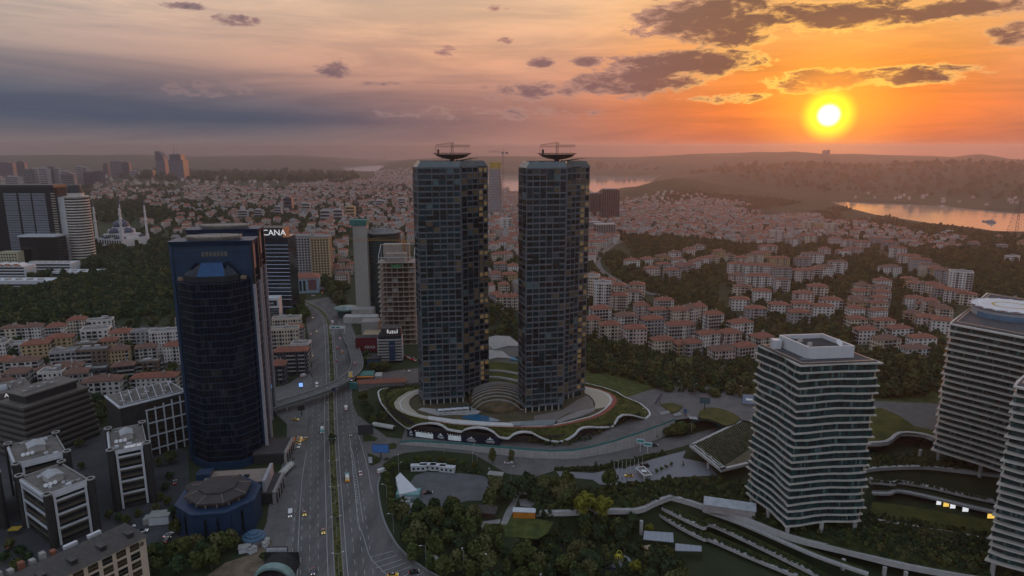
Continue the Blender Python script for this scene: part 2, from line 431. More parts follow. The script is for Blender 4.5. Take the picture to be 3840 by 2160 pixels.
hz = MB(); hz.box(-15700, 15700, -15700, 15700, -135, 215)
hm = bpy.data.materials.new('evening_haze'); hm.use_nodes = True; t = NT(hm.node_tree); t.n.clear()
pv = t.new('ShaderNodeVolumePrincipled'); pv.inputs['Color'].default_value = (.62, .58, .63, 1)
pv.inputs['Density'].default_value = 5.8e-5; pv.inputs['Anisotropy'].default_value = .62
t.l.new(pv.outputs[0], t.new('ShaderNodeOutputMaterial').inputs['Volume'])
stuff(hz.build('haze', hm))

def grounds(U, V):
 """vector version of ground() for view pixels (2576-wide)"""
 U = np.asarray(U, float) * 1.490683; V = np.asarray(V, float) * 1.490683
 x = (U - 1920) / FPX; y = (1080 - V) / FPX; dy = CP + y * SP; dz = np.minimum(y * CP - SP, -.004); z = np.zeros_like(x)
 for _ in range(25):
  t = (z - CAM_H) / dz; z = .5 * z + .5 * land(x * t, dy * t)
 t = (z - CAM_H) / dz
 return x * t, dy * t, land(x * t, dy * t)

# ------------------------------------------------------------------ roads and pavements
def zone(x0, y0, s): return lambda x, y, z=0.0: at(x0 + x / s, y0 + y / s, z)
zA = zone(1000, 960, 4.025); zB = zone(960, 1260, 4.025); zC = zone(960, 1600, 4.025); zD = zone(2400, 1400, 4.025); zE = zone(2000, 1700, 4.025)
r1 = zone(0, 1440, 2.0125); r2 = zone(1280, 1440, 2.0125); r3 = zone(2560, 1440, 2.0125); r4 = zone(0, 720, 2.0125); r5 = zone(1280, 720, 2.0125); r6 = zone(2560, 720, 2.0125)
P4 = zone(1400, 1260, 2.342)
def S(pts, z=0.0): return [at(u, v, z) for u, v in pts]

asphalt = mat('asphalt', (.112, .105, .100), .9, var=.38, scale=.05, spec=.2, bump=.15, bscale=2.0, stretch=(2.2, .35, 1))
asphalt2 = mat('asphalt_worn', (.120, .113, .107), .9, var=.25, scale=.12, spec=.2)
paving = mat('paving_concrete', (.135, .13, .125), .9, var=.25, scale=.3, spec=.2)
paving_l = mat('paving_pale', (.22, .21, .20), .9, var=.2, scale=.4, spec=.2)
kerbm = mat('kerb_stone', (.19, .185, .18), .9, var=.2, scale=.8)
soil = mat('dry_soil', (.15, .115, .08), .95, var=.4, scale=.25, spec=.1)
lawn = mat('lawn', (.085, .095, .026), .95, var=.5, scale=.22, col2=(.026, .036, .012), spec=.1)
drygrass = mat('dry_lawn', (.105, .090, .030), .95, col2=(.040, .048, .016), scale=.12, spec=.1)
white_paint = mat('road_paint', (.33, .33, .32), .8, var=.35, scale=1.5)
conc = mat('concrete', (.26, .25, .235), .85, var=.2, scale=.25)
conc_l = mat('concrete_pale', (.36, .345, .325), .8, var=.18, scale=.2)
teal_m = mat('teal_railing', (.05, .17, .16), .5, var=.2, scale=.6)
steel_d = mat('dark_steel', (.035, .036, .04), .5, metal=.3, var=.2)
white_m = mat('white_metal', (.55, .55, .55), .5, var=.1)

_lvl = [0.02]
def sheet(name, pts, m, z=None, thick=0.0, parent=None):
 """flat polygon laid a few millimetres above the last one, or a raised slab when thick > 0"""
 if z is None: _lvl[0] += .012; z = _lvl[0]
 mb = MB(); P = [(p[0], p[1]) for p in pts]
 mb.prism(P, z - (thick or .3), z + 0.0, bottom=False)
 o = mb.build(name, m, parent)
 return o if parent is not None else structure(o)

main_road = S([(1050, 2330), (1078, 2160), (1109, 1960), (1119, 1856), (1141, 1709), (1148, 1640), (1152, 1610), (1157, 1546), (1162, 1500), (1166, 1450), (1171, 1419), (1169, 1334), (1159, 1272), (1154, 1250), (1147, 1208), (1139, 1146), (1107, 1119), (1082, 1106), (1074, 1084),
    (1092, 1064), (1125, 1084), (1172, 1112), (1196, 1118), (1196, 1066), (1216, 1066), (1226, 1109), (1261, 1146), (1286, 1166), (1306, 1184), (1320, 1221), (1340, 1270), (1330, 1347), (1322, 1400), (1320, 1484), (1324, 1516), (1345, 1568),
    (1357, 1667), (1382, 1761), (1425, 1789), (1417, 1824), (1422, 1873), (1432, 1923), (1444, 1962), (1464, 2002), (1504, 2061), (1598, 2136), (1700, 2185), (2050, 2330)])
sheet('road', main_road, asphalt)
slip = S([(1345, 1560), (1400, 1600), (1450, 1640), (1500, 1645), (1549, 1655), (1677, 1664), (1730, 1687), (1827, 1700), (1955, 1715), (2062, 1721), (2147, 1721), (2211, 1712), (2297, 1697), (2382, 1676), (2500, 1640), (2591, 1630), (2720, 1592), (2810, 1545),
   (2827, 1551), (2616, 1658), (2584, 1666), (2560, 1674), (2373, 1723), (2224, 1758), (2095, 1760), (2000, 1790), (1900, 1775), (1850, 1745), (1777, 1703), (1627, 1688), (1518, 1698), (1475, 1712), (1440, 1738), (1425, 1790), (1384, 1768), (1357, 1667)])
sheet('road', slip, asphalt2)
# broad paved apron on the west side of the boulevard
apron = S([(820, 2330), (880, 2160), (960, 2060), (1000, 1960), (1010, 1880), (1040, 1800), (1065, 1720), (1075, 1640), (1076, 1590), (1010, 1530), (1010, 1480), (1100, 1440), (1150, 1380), (1171, 1419), (1166, 1450), (1157, 1546), (1148, 1640), (1141, 1709), (1119, 1856), (1109, 1960), (1078, 2160), (1050, 2330)])
sheet('pavement', apron, paving)
west_side_road = S([(1075, 1600), (1130, 1560), (1150, 1600), (1143, 1690), (1138, 1740), (1112, 1850), (1085, 2000), (1040, 2160), (1010, 2200), (960, 2200), (985, 2100), (1010, 2000), (1035, 1900), (1062, 1800), (1080, 1700)])
sheet('road', west_side_road, asphalt2)
# service street left of the boulevard beyond the overpass
sheet('road', S([(1030, 1478), (1080, 1462), (1150, 1418), (1171, 1400), (1169, 1380), (1150, 1395), (1080, 1440), (1030, 1455)]), asphalt2)
def ribbon(name, line, w, m, z, parent=None, thick=.12, kind=None, zs=None):
 """strip of width w along a ground line"""
 L = []; Rr = []
 for i, p in enumerate(line):
  a = line[max(i - 1, 0)]; b = line[min(i + 1, len(line) - 1)]
  d = Vector((b[0] - a[0], b[1] - a[1])); d = d.normalized() if d.length > 0 else Vector((0, 1))
  n = Vector((-d.y, d.x)) * (w / 2)
  L.append((p[0] + n.x, p[1] + n.y)); Rr.append((p[0] - n.x, p[1] - n.y))
 mb = MB(); n = len(line); zz = zs or [z] * n
 vs = [(*L[i], zz[i]) for i in range(n)] + [(*Rr[i], zz[i]) for i in range(n)] + [(*L[i], zz[i] - thick) for i in range(n)] + [(*Rr[i], zz[i] - thick) for i in range(n)]
 fs = []
 for i in range(n - 1):
  fs += [(n + i, n + i + 1, i + 1, i), (i, i + 1, 2 * n + i + 1, 2 * n + i), (n + i + 1, n + i, 3 * n + i, 3 * n + i + 1), (2 * n + i, 2 * n + i + 1, 3 * n + i + 1, 3 * n + i)]
 fs += [(0, 2 * n, 3 * n, n), (n - 1, 2 * n - 1, 4 * n - 1, 3 * n - 1)]
 mb.add(vs, fs)
 o = mb.build(name, m, parent)
 return o if parent is not None else (structure(o) if kind is None else tag(o, kind=kind))
MED = smooth_line(S([(1290, 2330), (1272, 2160), (1257, 1887), (1247, 1688), (1242, 1490), (1247, 1440), (1242, 1341), (1237, 1257), (1227, 1197), (1192, 1157), (1143, 1132), (1110, 1112)]))
ribbon('kerb', MED, 4.2, kerbm, .16)
ribbon('median_strip', MED, 3.2, drygrass, .22, thick=.2)
# lane dashes: one object per painted line
def along(line, step):
 """points and directions every step metres along a line"""
 out = []; acc = 0.0; nxt = 0.0
 for a, b in zip(line, line[1:]):
  a = Vector(a[:2]); b = Vector(b[:2]); L = (b - a).length
  if L == 0: continue
  d = (b - a) / L
  while nxt <= acc + L:
   out.append((a + d * (nxt - acc), d)); nxt += step
  acc += L
 return out
def offset(line, o):
 out = []
 for i, p in enumerate(line):
  a = line[max(i - 1, 0)]; b = line[min(i + 1, len(line) - 1)]
  d = Vector((b[0] - a[0], b[1] - a[1])).normalized(); out.append(Vector((p[0] - d.y * o, p[1] + d.x * o)))
 return out
for o_ in (8.5, 12.3, 16.0, 19.8, -7.0, -10.6, -14.2):
 mb = MB()
 for p, d in along(offset(MED, o_), 9.0):
  if o_ > 15 and p.y > 330: continue
  if p.y > 520: continue
  n = Vector((-d.y, d.x)) * .11; e = d * 3.6; z = .105
  mb.quad((*(p - n), z), (*(p - n + e), z), (*(p + n + e), z), (*(p + n), z))
 stuff(mb.build('lane_marking', white_paint))
def stripe(name, pts, w=.28, z=.115):
 mb = MB(); ln = smooth_line(pts, 5)
 Lf = offset(ln, w / 2); Rt = offset(ln, -w / 2)
 for i in range(len(ln) - 1): mb.quad((*Rt[i], z), (*Rt[i + 1], z), (*Lf[i + 1], z), (*Lf[i], z))
 return structure(mb.build(name, white_paint))
stripe('road_edge_line', offset(MED, 4.6)[::4]); stripe('road_edge_line', offset(MED, -3.6)[::4])
stripe('road_edge_line', S([(1110, 2300), (1122, 1960), (1133, 1800), (1150, 1690)]))
stripe('road_edge_line', [zC(1420, 190), zC(1430, 320), zC(1450, 480), zC(1462, 700), zC(1490, 930), zC(1520, 1250), zC(1540, 1449), r2(170, 1160), r2(215, 1300), r2(300, 1400), r2(420, 1500)])
stripe('road_edge_line', [zC(1440, 320), zC(1475, 480), zC(1510, 700), zC(1550, 950), zC(1580, 1200), zC(1620, 1449)])
stripe('road_edge_line', [zC(1510, 0), zC(1590, 270), zC(1690, 650), zC(1720, 850), zC(1760, 1000)])
for k in range(15):                                                    # chevrons of the merge
 y = 520 + k * 43 + k * k * .08; x = 1467 + k * 5.4
 a = zC(x - 18, y); b = zC(x + 2, y + 24); c = zC(x + 22, y); mb = MB()
 for p, q in ((a, b), (b, c)):
  d = (q - p).normalized() * .32; mb.quad((p.x, p.y - .32, .12), (q.x, q.y - .32, .12), (q.x, q.y + .32, .12), (p.x, p.y + .32, .12))
 structure(mb.build('chevron_marking', white_paint))
for a, b in (((210, 1310), (390, 1262)), ((245, 1350), (420, 1295)), ((262, 1390), (455, 1325)), ((300, 1420), (490, 1350)), ((335, 1449), (530, 1378)), ((420, 1480), (570, 1400)), ((470, 1510), (620, 1420))):
 stripe('bay_line', [r2(*a), r2(*b)], .3, .12)
# kerb along the park island
ribbon('kerb', smooth_line(S([(1900, 2260), (1700, 2185), (1598, 2136), (1504, 2061), (1464, 2002), (1444, 1962), (1432, 1923), (1422, 1873), (1417, 1824), (1425, 1789)])), .9, kerbm, .2)

# ------------------------------------------------------------------ retaining wall, raised level of the tower podium
wall_b = [(1500, 1668), (1560, 1672), (1677, 1682), (1730, 1687), (1827, 1700), (1955, 1715), (2062, 1721), (2147, 1721), (2211, 1712), (2297, 1697), (2382, 1676), (2480, 1642), (2530, 1618)]
wall_t = [(1484, 1664), (1549, 1657), (1677, 1664), (1827, 1676), (1955, 1687), (2062, 1694.7), (2147, 1692), (2211, 1680.6), (2297, 1659), (2382, 1631), (2480, 1596), (2530, 1576)]
def topv(u): return float(np.interp(u, [a for a, b in wall_t], [b for a, b in wall_t]))
WL = []
for p in smooth_line([(a, b) for a, b in wall_b], 4):
 q = at(p[0], p[1], 0); h = max(.15, up(p[0], topv(p[0]), q.y)); WL.append((q.x, q.y, h))
WLx = [p[0] for p in WL]; WLz = [p[2] for p in WL]
def zu(x): return float(np.interp(x, WLx, WLz))
root = empty('retaining_wall', (WL[0][0], WL[0][1], 0), label='long curved pale concrete retaining wall with teal railing below the podium road', cat='wall')
mb = MB()
for a, b in zip(WL, WL[1:]):
 mb.add([(a[0], a[1], -.2), (b[0], b[1], -.2), (b[0], b[1] + .0, b[2]), (a[0], a[1], a[2]), (a[0], a[1] + .6, a[2]), (b[0], b[1] + .6, b[2])], [(0, 1, 2, 3), (3, 2, 5, 4)])
o = mb.build('wall_face', conc_l); o.parent = root; o.location = -Vector(root.location)
mb = MB()
for a, b in zip(WL, WL[1:]):
 mb.add([(a[0], a[1] + .1, a[2]), (b[0], b[1] + .1, b[2]), (b[0], b[1] + .1, b[2] + 1.25), (a[0], a[1] + .1, a[2] + 1.25), (a[0], a[1] + .35, a[2] + 1.25), (b[0], b[1] + .35, b[2] + 1.25), (b[0], b[1] + .35, b[2]), (a[0], a[1] + .35, a[2])], [(0, 1, 2, 3), (3, 2, 5, 4), (4, 5, 6, 7)])
o = mb.build('railing', teal_m); o.parent = root; o.location = -Vector(root.location)
mb = MB()
for (p, d) in along(WL, 3.0): mb.box(p.x - .05, p.x + .05, p.y - .06, p.y, 0, max(.2, zu(p.x) - .1))
o = mb.build('panel_joint', mat('joint_grey', (.18, .175, .165), .9)); o.parent = root; o.location = -Vector(root.location); stuff(o)
# raised road sheet behind the wall (one sheet, follows the wall's height)
mb = MB(); rows = []
base_line = WL + [(WL[-1][0] + 30, WL[-1][1] + 8, WL[-1][2] + .4), (170, 395, WL[-1][2] + .6), (300, 380, 7.5)]
for (x, y, z) in base_line: rows.append([(x, y + .5, z), (x, y + 60, z), (x + (8 if x > 0 else -4), y + 125, z), (x * 1.05, y + 190, -1.0)])
n = len(rows); vs = [p for r_ in rows for p in r_]
for k0, k1, nm, m_ in ((0, 1, 'road', asphalt2), (1, 3, 'bank', lawn)):
 mb = MB(); mb.add(vs, [(4 * i + k, 4 * (i + 1) + k, 4 * (i + 1) + k + 1, 4 * i + k + 1) for i in range(n - 1) for k in range(k0, k1)])
 structure(mb.build(nm, m_, smooth=True))
PLAT = WL[-1][2] + .5

# ------------------------------------------------------------------ podium of the twin towers
grassroof = mat('green_roof_grass', (.088, .085, .022), .95, col2=(.030, .040, .012), scale=.10, spec=.1, bump=.5, bscale=1.2)
track_m = mat('running_track', (.24, .065, .045), .85, var=.2, scale=.3)
terrace_m = mat('terrace_paving', (.36, .32, .25), .8, var=.15, scale=.5)
deckwhite = mat('white_render', (.52, .51, .49), .7, var=.12, scale=.3)
pool_m = mat('pool_water', (.02, .11, .20), .08, var=.15, spec=.6)
PZ = 9.5
C0 = P4(1100, 600, PZ)
base_l = [(1519, 1603), (1528, 1633), (1677, 1649), (1874, 1666), (2040, 1673), (2147, 1659), (2237, 1631), (2301, 1604), (2437, 1569)]
def base_y(u):
 v = float(np.interp(u, [a for a, b in base_l], [b for a, b in base_l]))
 x = at(u, v, 3).x; return at(u, v, zu(x)).y
wave = [(280, 800), (320, 815), (345, 790), (400, 772), (490, 763), (560, 770), (610, 790), (650, 822), (770, 842), (800, 820), (860, 806), (930, 803), (1000, 815), (1060, 845), (1105, 890), (1190, 902), (1215, 875), (1260, 850), (1330, 840), (1400, 850), (1460, 885), (1540, 918),
  (1650, 932), (1720, 905), (1780, 865), (1800, 830), (1850, 803), (1920, 797), (2000, 802), (2110, 795), (2140, 760), (2160, 710), (2200, 690), (2270, 690), (2350, 712)]
outer = []          # (x, y, z) round the roof, front first
for x, y in wave:
 u, v = 1400 + x / 2.342, 1260 + y / 2.342; yy = base_y(u); z = up(u, v, yy)
 dx, dy, dz = ray(u, v); outer.append(Vector((dx / dy * yy, yy, max(z, .6))))
for x, y, z in ((2400, 725, 8.5), (2440, 690, 9), (2420, 650, 9), (2345, 590, 9.3), (2210, 535, 9.5), (2140, 490, 9.5), (2000, 445, 9.5), (1860, 412, 9.5), (1600, 350, 9.5), (1270, 270, 9.5), (1000, 275, 9.5), (700, 350, 9), (400, 440, 8), (200, 452, 7), (70, 462, 6.5), (35, 490, 6), (45, 540, 6), (62, 585, 5.8), (130, 670, 5), (200, 738, 3.2)):
 outer.append(P4(x, y, z))
inner = [P4(x, y, PZ) for x, y in ((470, 735), (600, 765), (800, 785), (1000, 797), (1240, 806), (1400, 808), (1500, 806), (1620, 795), (1750, 770), (1850, 745), (1950, 720), (2030, 685), (2090, 645), (2130, 600), (2142, 565), (2125, 530), (2080, 500), (2000, 470), (1860, 440), (1600, 400), (1270, 340), (1000, 340), (700, 400), (420, 462), (300, 495), (220, 545), (182, 590), (195, 640), (250, 675), (330, 705))]
def polar(pts, n=120):
 a = np.array([math.atan2(p.y - C0.y, p.x - C0.x) for p in pts]); o = np.argsort(a); a = a[o]
 q = np.array([[p.x, p.y, p.z] for p in pts])[o]
 a = np.concatenate([a - 2 * math.pi, a, a + 2 * math.pi]); q = np.concatenate([q, q, q])
 t = np.linspace(-math.pi, math.pi, n, endpoint=False)
 return [Vector([float(np.interp(x, a, q[:, k])) for k in range(3)]) for x in t]
N = 220
OUT = polar(outer, N); INN = polar(inner, N)
pod = empty('podium_building', (C0.x, C0.y, 0), label='low oval podium with wavy grass roof and arched front around the twin towers', cat='building')
def child(mb, name, m, par=None, smooth=False):
 o = mb.build(name, m, smooth=smooth); o.parent = par or pod
 if par is None: o.location = (-pod.location.x, -pod.location.y, 0)
 return o
mb = MB(); K = 5; vs = []
for i in range(N):
 for k in range(K + 1):
  t = k / K; p = OUT[i].lerp(INN[i], t); s_ = t * t * (3 - 2 * t) if OUT[i].z < 8 else t
  ez = OUT[i].z + (PZ - OUT[i].z) * min(1, s_ * 1.5)
  vs.append((p.x, p.y, ez + (.45 * math.sin(i * .7 + k * 2.1) if 0 < k < K else 0)))
fs = [(i * (K + 1) + k, ((i + 1) % N) * (K + 1) + k, ((i + 1) % N) * (K + 1) + k + 1, i * (K + 1) + k + 1) for i in range(N) for k in range(K)]
mb.add(vs, fs); child(mb, 'green_roof', grassroof, smooth=True)
# tufts give the roof its rough look
mb = MB()
for _ in range(5200):
 i = random.randrange(N); t = random.uniform(.03, .95); p = OUT[i].lerp(INN[i], t); q = OUT[(i + 1) % N].lerp(INN[(i + 1) % N], t); p = p.lerp(q, random.random())
 z = OUT[i].z + (PZ - OUT[i].z) * min(1, (t * t * (3 - 2 * t) if OUT[i].z < 8 else t) * 1.5); a = random.uniform(0, 6.28); h = random.uniform(.25, .75); w = random.uniform(.3, .8)
 mb.add([(p.x - w * math.cos(a), p.y - w * math.sin(a), z - .1), (p.x + w * math.cos(a), p.y + w * math.sin(a), z - .1), (p.x + random.uniform(-.3, .3), p.y + random.uniform(-.3, .3), z + h)], [(0, 1, 2)])
stuff(child(mb, 'roof_grass', mat('grass_tufts', (.10, .095, .028), .95, col2=(.038, .046, .014), scale=.12, spec=.05)))
# rim beam along the wavy edge
mb = MB()
for i in range(N):
 a, b = OUT[i], OUT[(i + 1) % N]; ia = (C0 - a).normalized() * 1.1; ib = (C0 - b).normalized() * 1.1
 mb.add([(a.x, a.y, a.z + .25), (b.x, b.y, b.z + .25), (b.x + ib.x, b.y + ib.y, b.z + .3), (a.x + ia.x, a.y + ia.y, a.z + .3), (a.x, a.y, a.z - .75), (b.x, b.y, b.z - .75)], [(0, 1, 2, 3), (4, 5, 1, 0)])
child(mb, 'edge_beam', deckwhite)
# recessed wall behind the arches
mb = MB()
for i in range(N):
 a, b = OUT[i], OUT[(i + 1) % N]; ia = a.lerp(INN[i], .28); ib = b.lerp(INN[(i + 1) % N], .28)
 mb.add([(ia.x, ia.y, -1), (ib.x, ib.y, -1), (ib.x, ib.y, 9.0), (ia.x, ia.y, 9.0)], [(0, 1, 2, 3)])
child(mb, 'shop_wall', mat('shop_wall_dark', (.045, .035, .032), .6, var=.4, scale=.4))
# court floor, ring terrace, running track
mb = MB(); mb.prism([(p.x, p.y) for p in INN], 7.6, PZ - .25, bottom=False); child(mb, 'court_floor', mat('court_planting', (.10, .075, .045), .95, col2=(.045, .045, .02), scale=.12))
def ring_band(name, m, t0, t1, z0, z1, i_range, h=.0):
 mb = MB()
 for i in i_range:
  j = (i + 1) % N; i %= N
  def q(k, t): return INN[k].lerp(Vector((C0.x, C0.y, PZ)), t)
  a0, a1, b0, b1 = q(i, t0), q(i, t1), q(j, t0), q(j, t1)
  mb.add([(a0.x, a0.y, z0), (b0.x, b0.y, z0), (b1.x, b1.y, z1), (a1.x, a1.y, z1), (a1.x, a1.y, z1 - 1.2), (b1.x, b1.y, z1 - 1.2), (a0.x, a0.y, z0 - 1.5), (b0.x, b0.y, z0 - 1.5)], [(0, 1, 2, 3), (3, 2, 5, 4), (6, 7, 1, 0)])
 return child(mb, name, m)
ring_band('running_track', track_m, .0, .045, PZ + .15, PZ + .15, range(N))
ring_band('inner_kerb', deckwhite, .047, .060, PZ + .5, PZ + .5, range(N))
sheetz = lambda name, pts, m, z, th=.3: (lambda mb: child(mb, name, m))(MB().prism([(p.x, p.y) for p in pts], z - th, z, bottom=False))
sheetz('west_terrace', [P4(x, y, PZ) for x, y in ((410, 466), (300, 495), (220, 545), (182, 590), (195, 640), (250, 675), (330, 705), (480, 735), (480, 712), (400, 690), (335, 640), (312, 600), (320, 560), (370, 520), (410, 508))], terrace_m, PZ + .42, .5)
sheetz('east_terrace', [P4(x, y, PZ) for x, y in ((1855, 450), (1990, 480), (2070, 510), (2105, 555), (2090, 600), (2060, 625), (1940, 645), (1950, 600), (1930, 560), (1895, 525), (1855, 505))], terrace_m, PZ + .44, .5)
sheetz('sloping_wall', [P4(x, y, PZ) for x, y in ((480, 712), (700, 742), (1000, 765), (1235, 775), (1230, 800), (1000, 795), (700, 775), (482, 738))], deckwhite, PZ + .9, 1.2)
sheetz('glass_canopy', [P4(x, y, PZ) for x, y in ((1200, 768), (1610, 745), (1580, 790), (1400, 795), (1240, 797))], mat('canopy_grey', (.20, .23, .23), .4), PZ + 1.1, 1.2)
sheetz('curved_ramp', [P4(x, y, PZ) for x, y in ((1610, 750), (1680, 715), (1780, 675), (1880, 650), (1945, 640), (1940, 665), (1830, 710), (1700, 745), (1620, 775))], mat('ramp_grey', (.22, .21, .20), .8), PZ + .75, .8)
sheetz('west_plaza', [P4(x, y, PZ) for x, y in ((430, 628), (560, 640), (800, 610), (960, 525), (930, 600), (960, 650), (900, 690), (700, 690), (560, 695), (390, 645))], mat('plaza_pale', (.34, .32, .31), .8, var=.2, scale=.6), PZ - .1)
sheetz('cafe_deck', [P4(x, y, PZ) for x, y in ((550, 645), (580, 690), (860, 650), (845, 598))], mat('deck_teal', (.02, .05, .05), .5), PZ + .1)
sheetz('east_plaza', [P4(x, y, PZ) for x, y in ((1410, 700), (1660, 650), (1790, 560), (1880, 520), (1930, 570), (1940, 630), (1700, 680), (1600, 740), (1420, 755))], mat('plaza_brown', (.17, .145, .13), .8, var=.25, scale=.6), PZ - .08)
sheetz('pool', [P4(x, y, PZ) for x, y in ((770, 712), (830, 690), (910, 685), (1000, 705), (1070, 725), (1120, 745), (1040, 750), (950, 748), (850, 735))], pool_m, PZ - .06)
for k in range(5):
 c = P4(595 + k * 54, 678 - k * 4, PZ); mb = MB()
 mb.box(c.x - 2.1, c.x + 2.1, c.y - 1.6, c.y + 1.6, PZ + 2.3, PZ + 2.5)
 for sx in (-1.9, 1.9):
  for sy in (-1.4, 1.4): mb.box(c.x + sx - .12, c.x + sx + .12, c.y + sy - .12, c.y + sy + .12, PZ, PZ + 2.3)
 mb.box(c.x - 1.6, c.x + 1.6, c.y - 1.2, c.y + 1.2, PZ + .1, PZ + .7)
 tag(mb.build('cabana', white_m), 'white flat-topped cabana standing on the dark deck beside the pool terrace', 'cabana', 'poolside cabanas')
# planted mound with curved ribs between the towers
cm = P4(1095, 575, PZ); mb = MB()
mb.lathe([(19, -.4), (17, 2.4), (13, 5.0), (8, 7.2), (3, 8.4), (.01, 8.6)], (cm.x, cm.y + 6, PZ), 28, 1.15, 1.45)
child(mb, 'planted_mound', mat('mound_planting', (.15, .105, .065), .95, col2=(.04, .04, .02), scale=.25, spec=.05, bump=.5), smooth=True)
for k in range(8):
 mb = MB(); y0 = cm.y - 15 + k * 4.2; pts = []
 for j in range(17):
  t = -1 + j / 8; x = cm.x + 17.5 * t; yy = y0 + 4.5 * (1 - t * t) * .6
  q = max(0, 1 - ((x - cm.x) / 21.5) ** 2 - ((yy - cm.y - 6) / 27.5) ** 2)
  pts.append((x, yy, PZ + 8.7 * q ** .62 + .25))
 for a, b in zip(pts, pts[1:]): mb.add([(a[0], a[1], a[2] - .8), (b[0], b[1], b[2] - .8), (b[0], b[1], b[2] + .1), (a[0], a[1], a[2] + .1), (b[0], b[1] + .35, b[2] + .1), (a[0], a[1] + .35, a[2] + .1)], [(0, 1, 2, 3), (3, 2, 4, 5)])
 child(mb, 'mound_rib', conc)
# rear green wings seen between the towers
for k, (x0, y0, x1, y1) in enumerate(((1000, 290, 1280, 330), (1000, 345, 1280, 395), (1000, 400, 1280, 445))):
 a, b = P4(x0, y0, PZ + 6 - k * 2), P4(x1, y1, PZ + 6 - k * 2); mb = MB(); z = PZ + 5 - 2 * k
 ln = smooth_line([(a.x - 4, a.y), (lerp(a.x, b.x, .5), lerp(a.y, b.y, .5) + 4), (b.x + 4, b.y)], 6)
 for p, q in zip(ln, ln[1:]): mb.add([(p.x, p.y, z), (q.x, q.y, z), (q.x, q.y + 16, z + 1.5), (p.x, p.y + 16, z + 1.5)], [(0, 1, 2, 3)])
 child(mb, 'roof_wing', grassroof)
 mb = MB()
 for p, q in zip(ln, ln[1:]): mb.add([(p.x, p.y - .1, z - 1.3), (q.x, q.y - .1, z - 1.3), (q.x, q.y - .1, z + .3), (p.x, p.y - .1, z + .3), (q.x, q.y + .6, z + .3), (p.x, p.y + .6, z + .3)], [(0, 1, 2, 3), (3, 2, 4, 5)])
 child(mb, 'wing_edge', deckwhite)

# ------------------------------------------------------------------ lettering
def text(body, size, m, parent, M, name='lettering', extrude=.04, align='CENTER', sx=1.0):
 c = bpy.data.curves.new(name, 'FONT'); c.body = body; c.size = size; c.extrude = extrude; c.align_x = align; c.align_y = 'CENTER'; c.resolution_u = 2
 tmp = bpy.data.objects.new(name, c); me = bpy.data.meshes.new_from_object(tmp); bpy.data.objects.remove(tmp); me.materials.clear(); me.materials.append(m)
 o = bpy.data.objects.new(name, me); COL.objects.link(o); o.parent = parent
 o.matrix_local = M @ Matrix.Diagonal((sx, 1, 1, 1)); return o
def face_matrix(p, d, lift=.05):
 """frame on a vertical face: x along d, y up, z out of the face (to the right of d)"""
 x = Vector((d[0], d[1], 0)).normalized(); z = Vector((x.y, -x.x, 0)); y = Vector((0, 0, 1))
 M = Matrix((( x.x, y.x, z.x, p[0] + z.x * lift), (x.y, y.y, z.y, p[1] + z.y * lift), (x.z, y.z, z.z, p[2]), (0, 0, 0, 1)))
 return M
letter_w = mat('letter_white', (.8, .8, .8), .5, var=.02, emit=((1, 1, 1), .35))
letter_dim = mat('letter_grey', (.6, .6, .58), .6, var=.05)

# hoarding along the foot of the podium
navy = mat('navy_vinyl', (.012, .014, .032), .5, var=.3)
hoard = [(300, 875), (368, 884), (535, 900), (652, 914), (780, 926), (945, 942), (1110, 955)]
for k, (a, b) in enumerate(zip(hoard, hoard[1:])):
 A = P4(*a, zu(P4(*a, 2).x)); B = P4(*b, zu(P4(*b, 2).x)); A.y -= 1.2; B.y -= 1.2
 d = (B - A); d.z = 0; L = d.length; d.normalize(); h = 4.8 if k != 5 else 5.4
 r_ = empty('hoarding_panel', A, math.atan2(d.y, d.x))
 lit = k in (1, 3)
 mb = MB(); mb.box(.05, L - .05, 0, .35, 0, h); mb.build('board', navy, r_)
 for q in range(3): mb = MB().box(L * q / 2.05, L * q / 2.05 + .25, .36, 1.2, 0, h - .6); mb.build('brace', steel_d, r_)
 if lit:
  m1 = mat('lit_poster', (.20, .24, .26), .5, col2=(.03, .035, .04), scale=.45, var=.5, emit=((.65, .75, .85), .22))
  mb = MB(); mb.box(.6, L - .6, -.06, 0, .8, h - .9); mb.build('poster', m1, r_)
  for q in range(6):
   mb = MB(); x = .8 + (L - 1.6) * q / 5; mb.bar((x, 0, h + .1), (x, -1.1, h + .45), .05); mb.box(x - .15, x + .15, -1.3, -1.0, h + .3, h + .45)
   mb.cur = 1; mb.box(x - .12, x + .12, -1.27, -1.03, h + .22, h + .3); mb.build('spotlight', [steel_d, mat('spot_glow', (.8, .8, .75), .5, emit=((1, .95, .85), 3.0))], r_)
  lab = ('wide', 'narrow')[k == 3] + ' spotlit poster hoarding showing a lounge at the foot of the podium'
 else:
  for q, (w_, zz, hh) in enumerate(((.32, .62, .5), (.5, .42, .35), (.42, .28, .25))):
   mb = MB(); mb.box(L * (.5 - w_ / 2), L * (.5 + w_ / 2), -.04, 0, h * zz, h * zz + hh); mb.build('text_line', letter_dim, r_)
  c_ = MB().lathe([(.7, 0), (.7, .05)], (0, 0, 0), 12); o = c_.build('emblem', letter_dim, r_); o.rotation_euler = (R(90), 0, 0); o.location = (L / 2, -.0, h * .8)
  lab = ['end navy hoarding panel with small crest at the west tip of the podium', '', 'navy hoarding panel with crest between the two lit posters', '', 'navy hoarding panel with crest east of the narrow lit poster', 'largest navy hoarding panel with crest and wide lettering under the second arch'][k]
 tag(r_, lab, 'hoarding', 'hoarding panels along the podium')

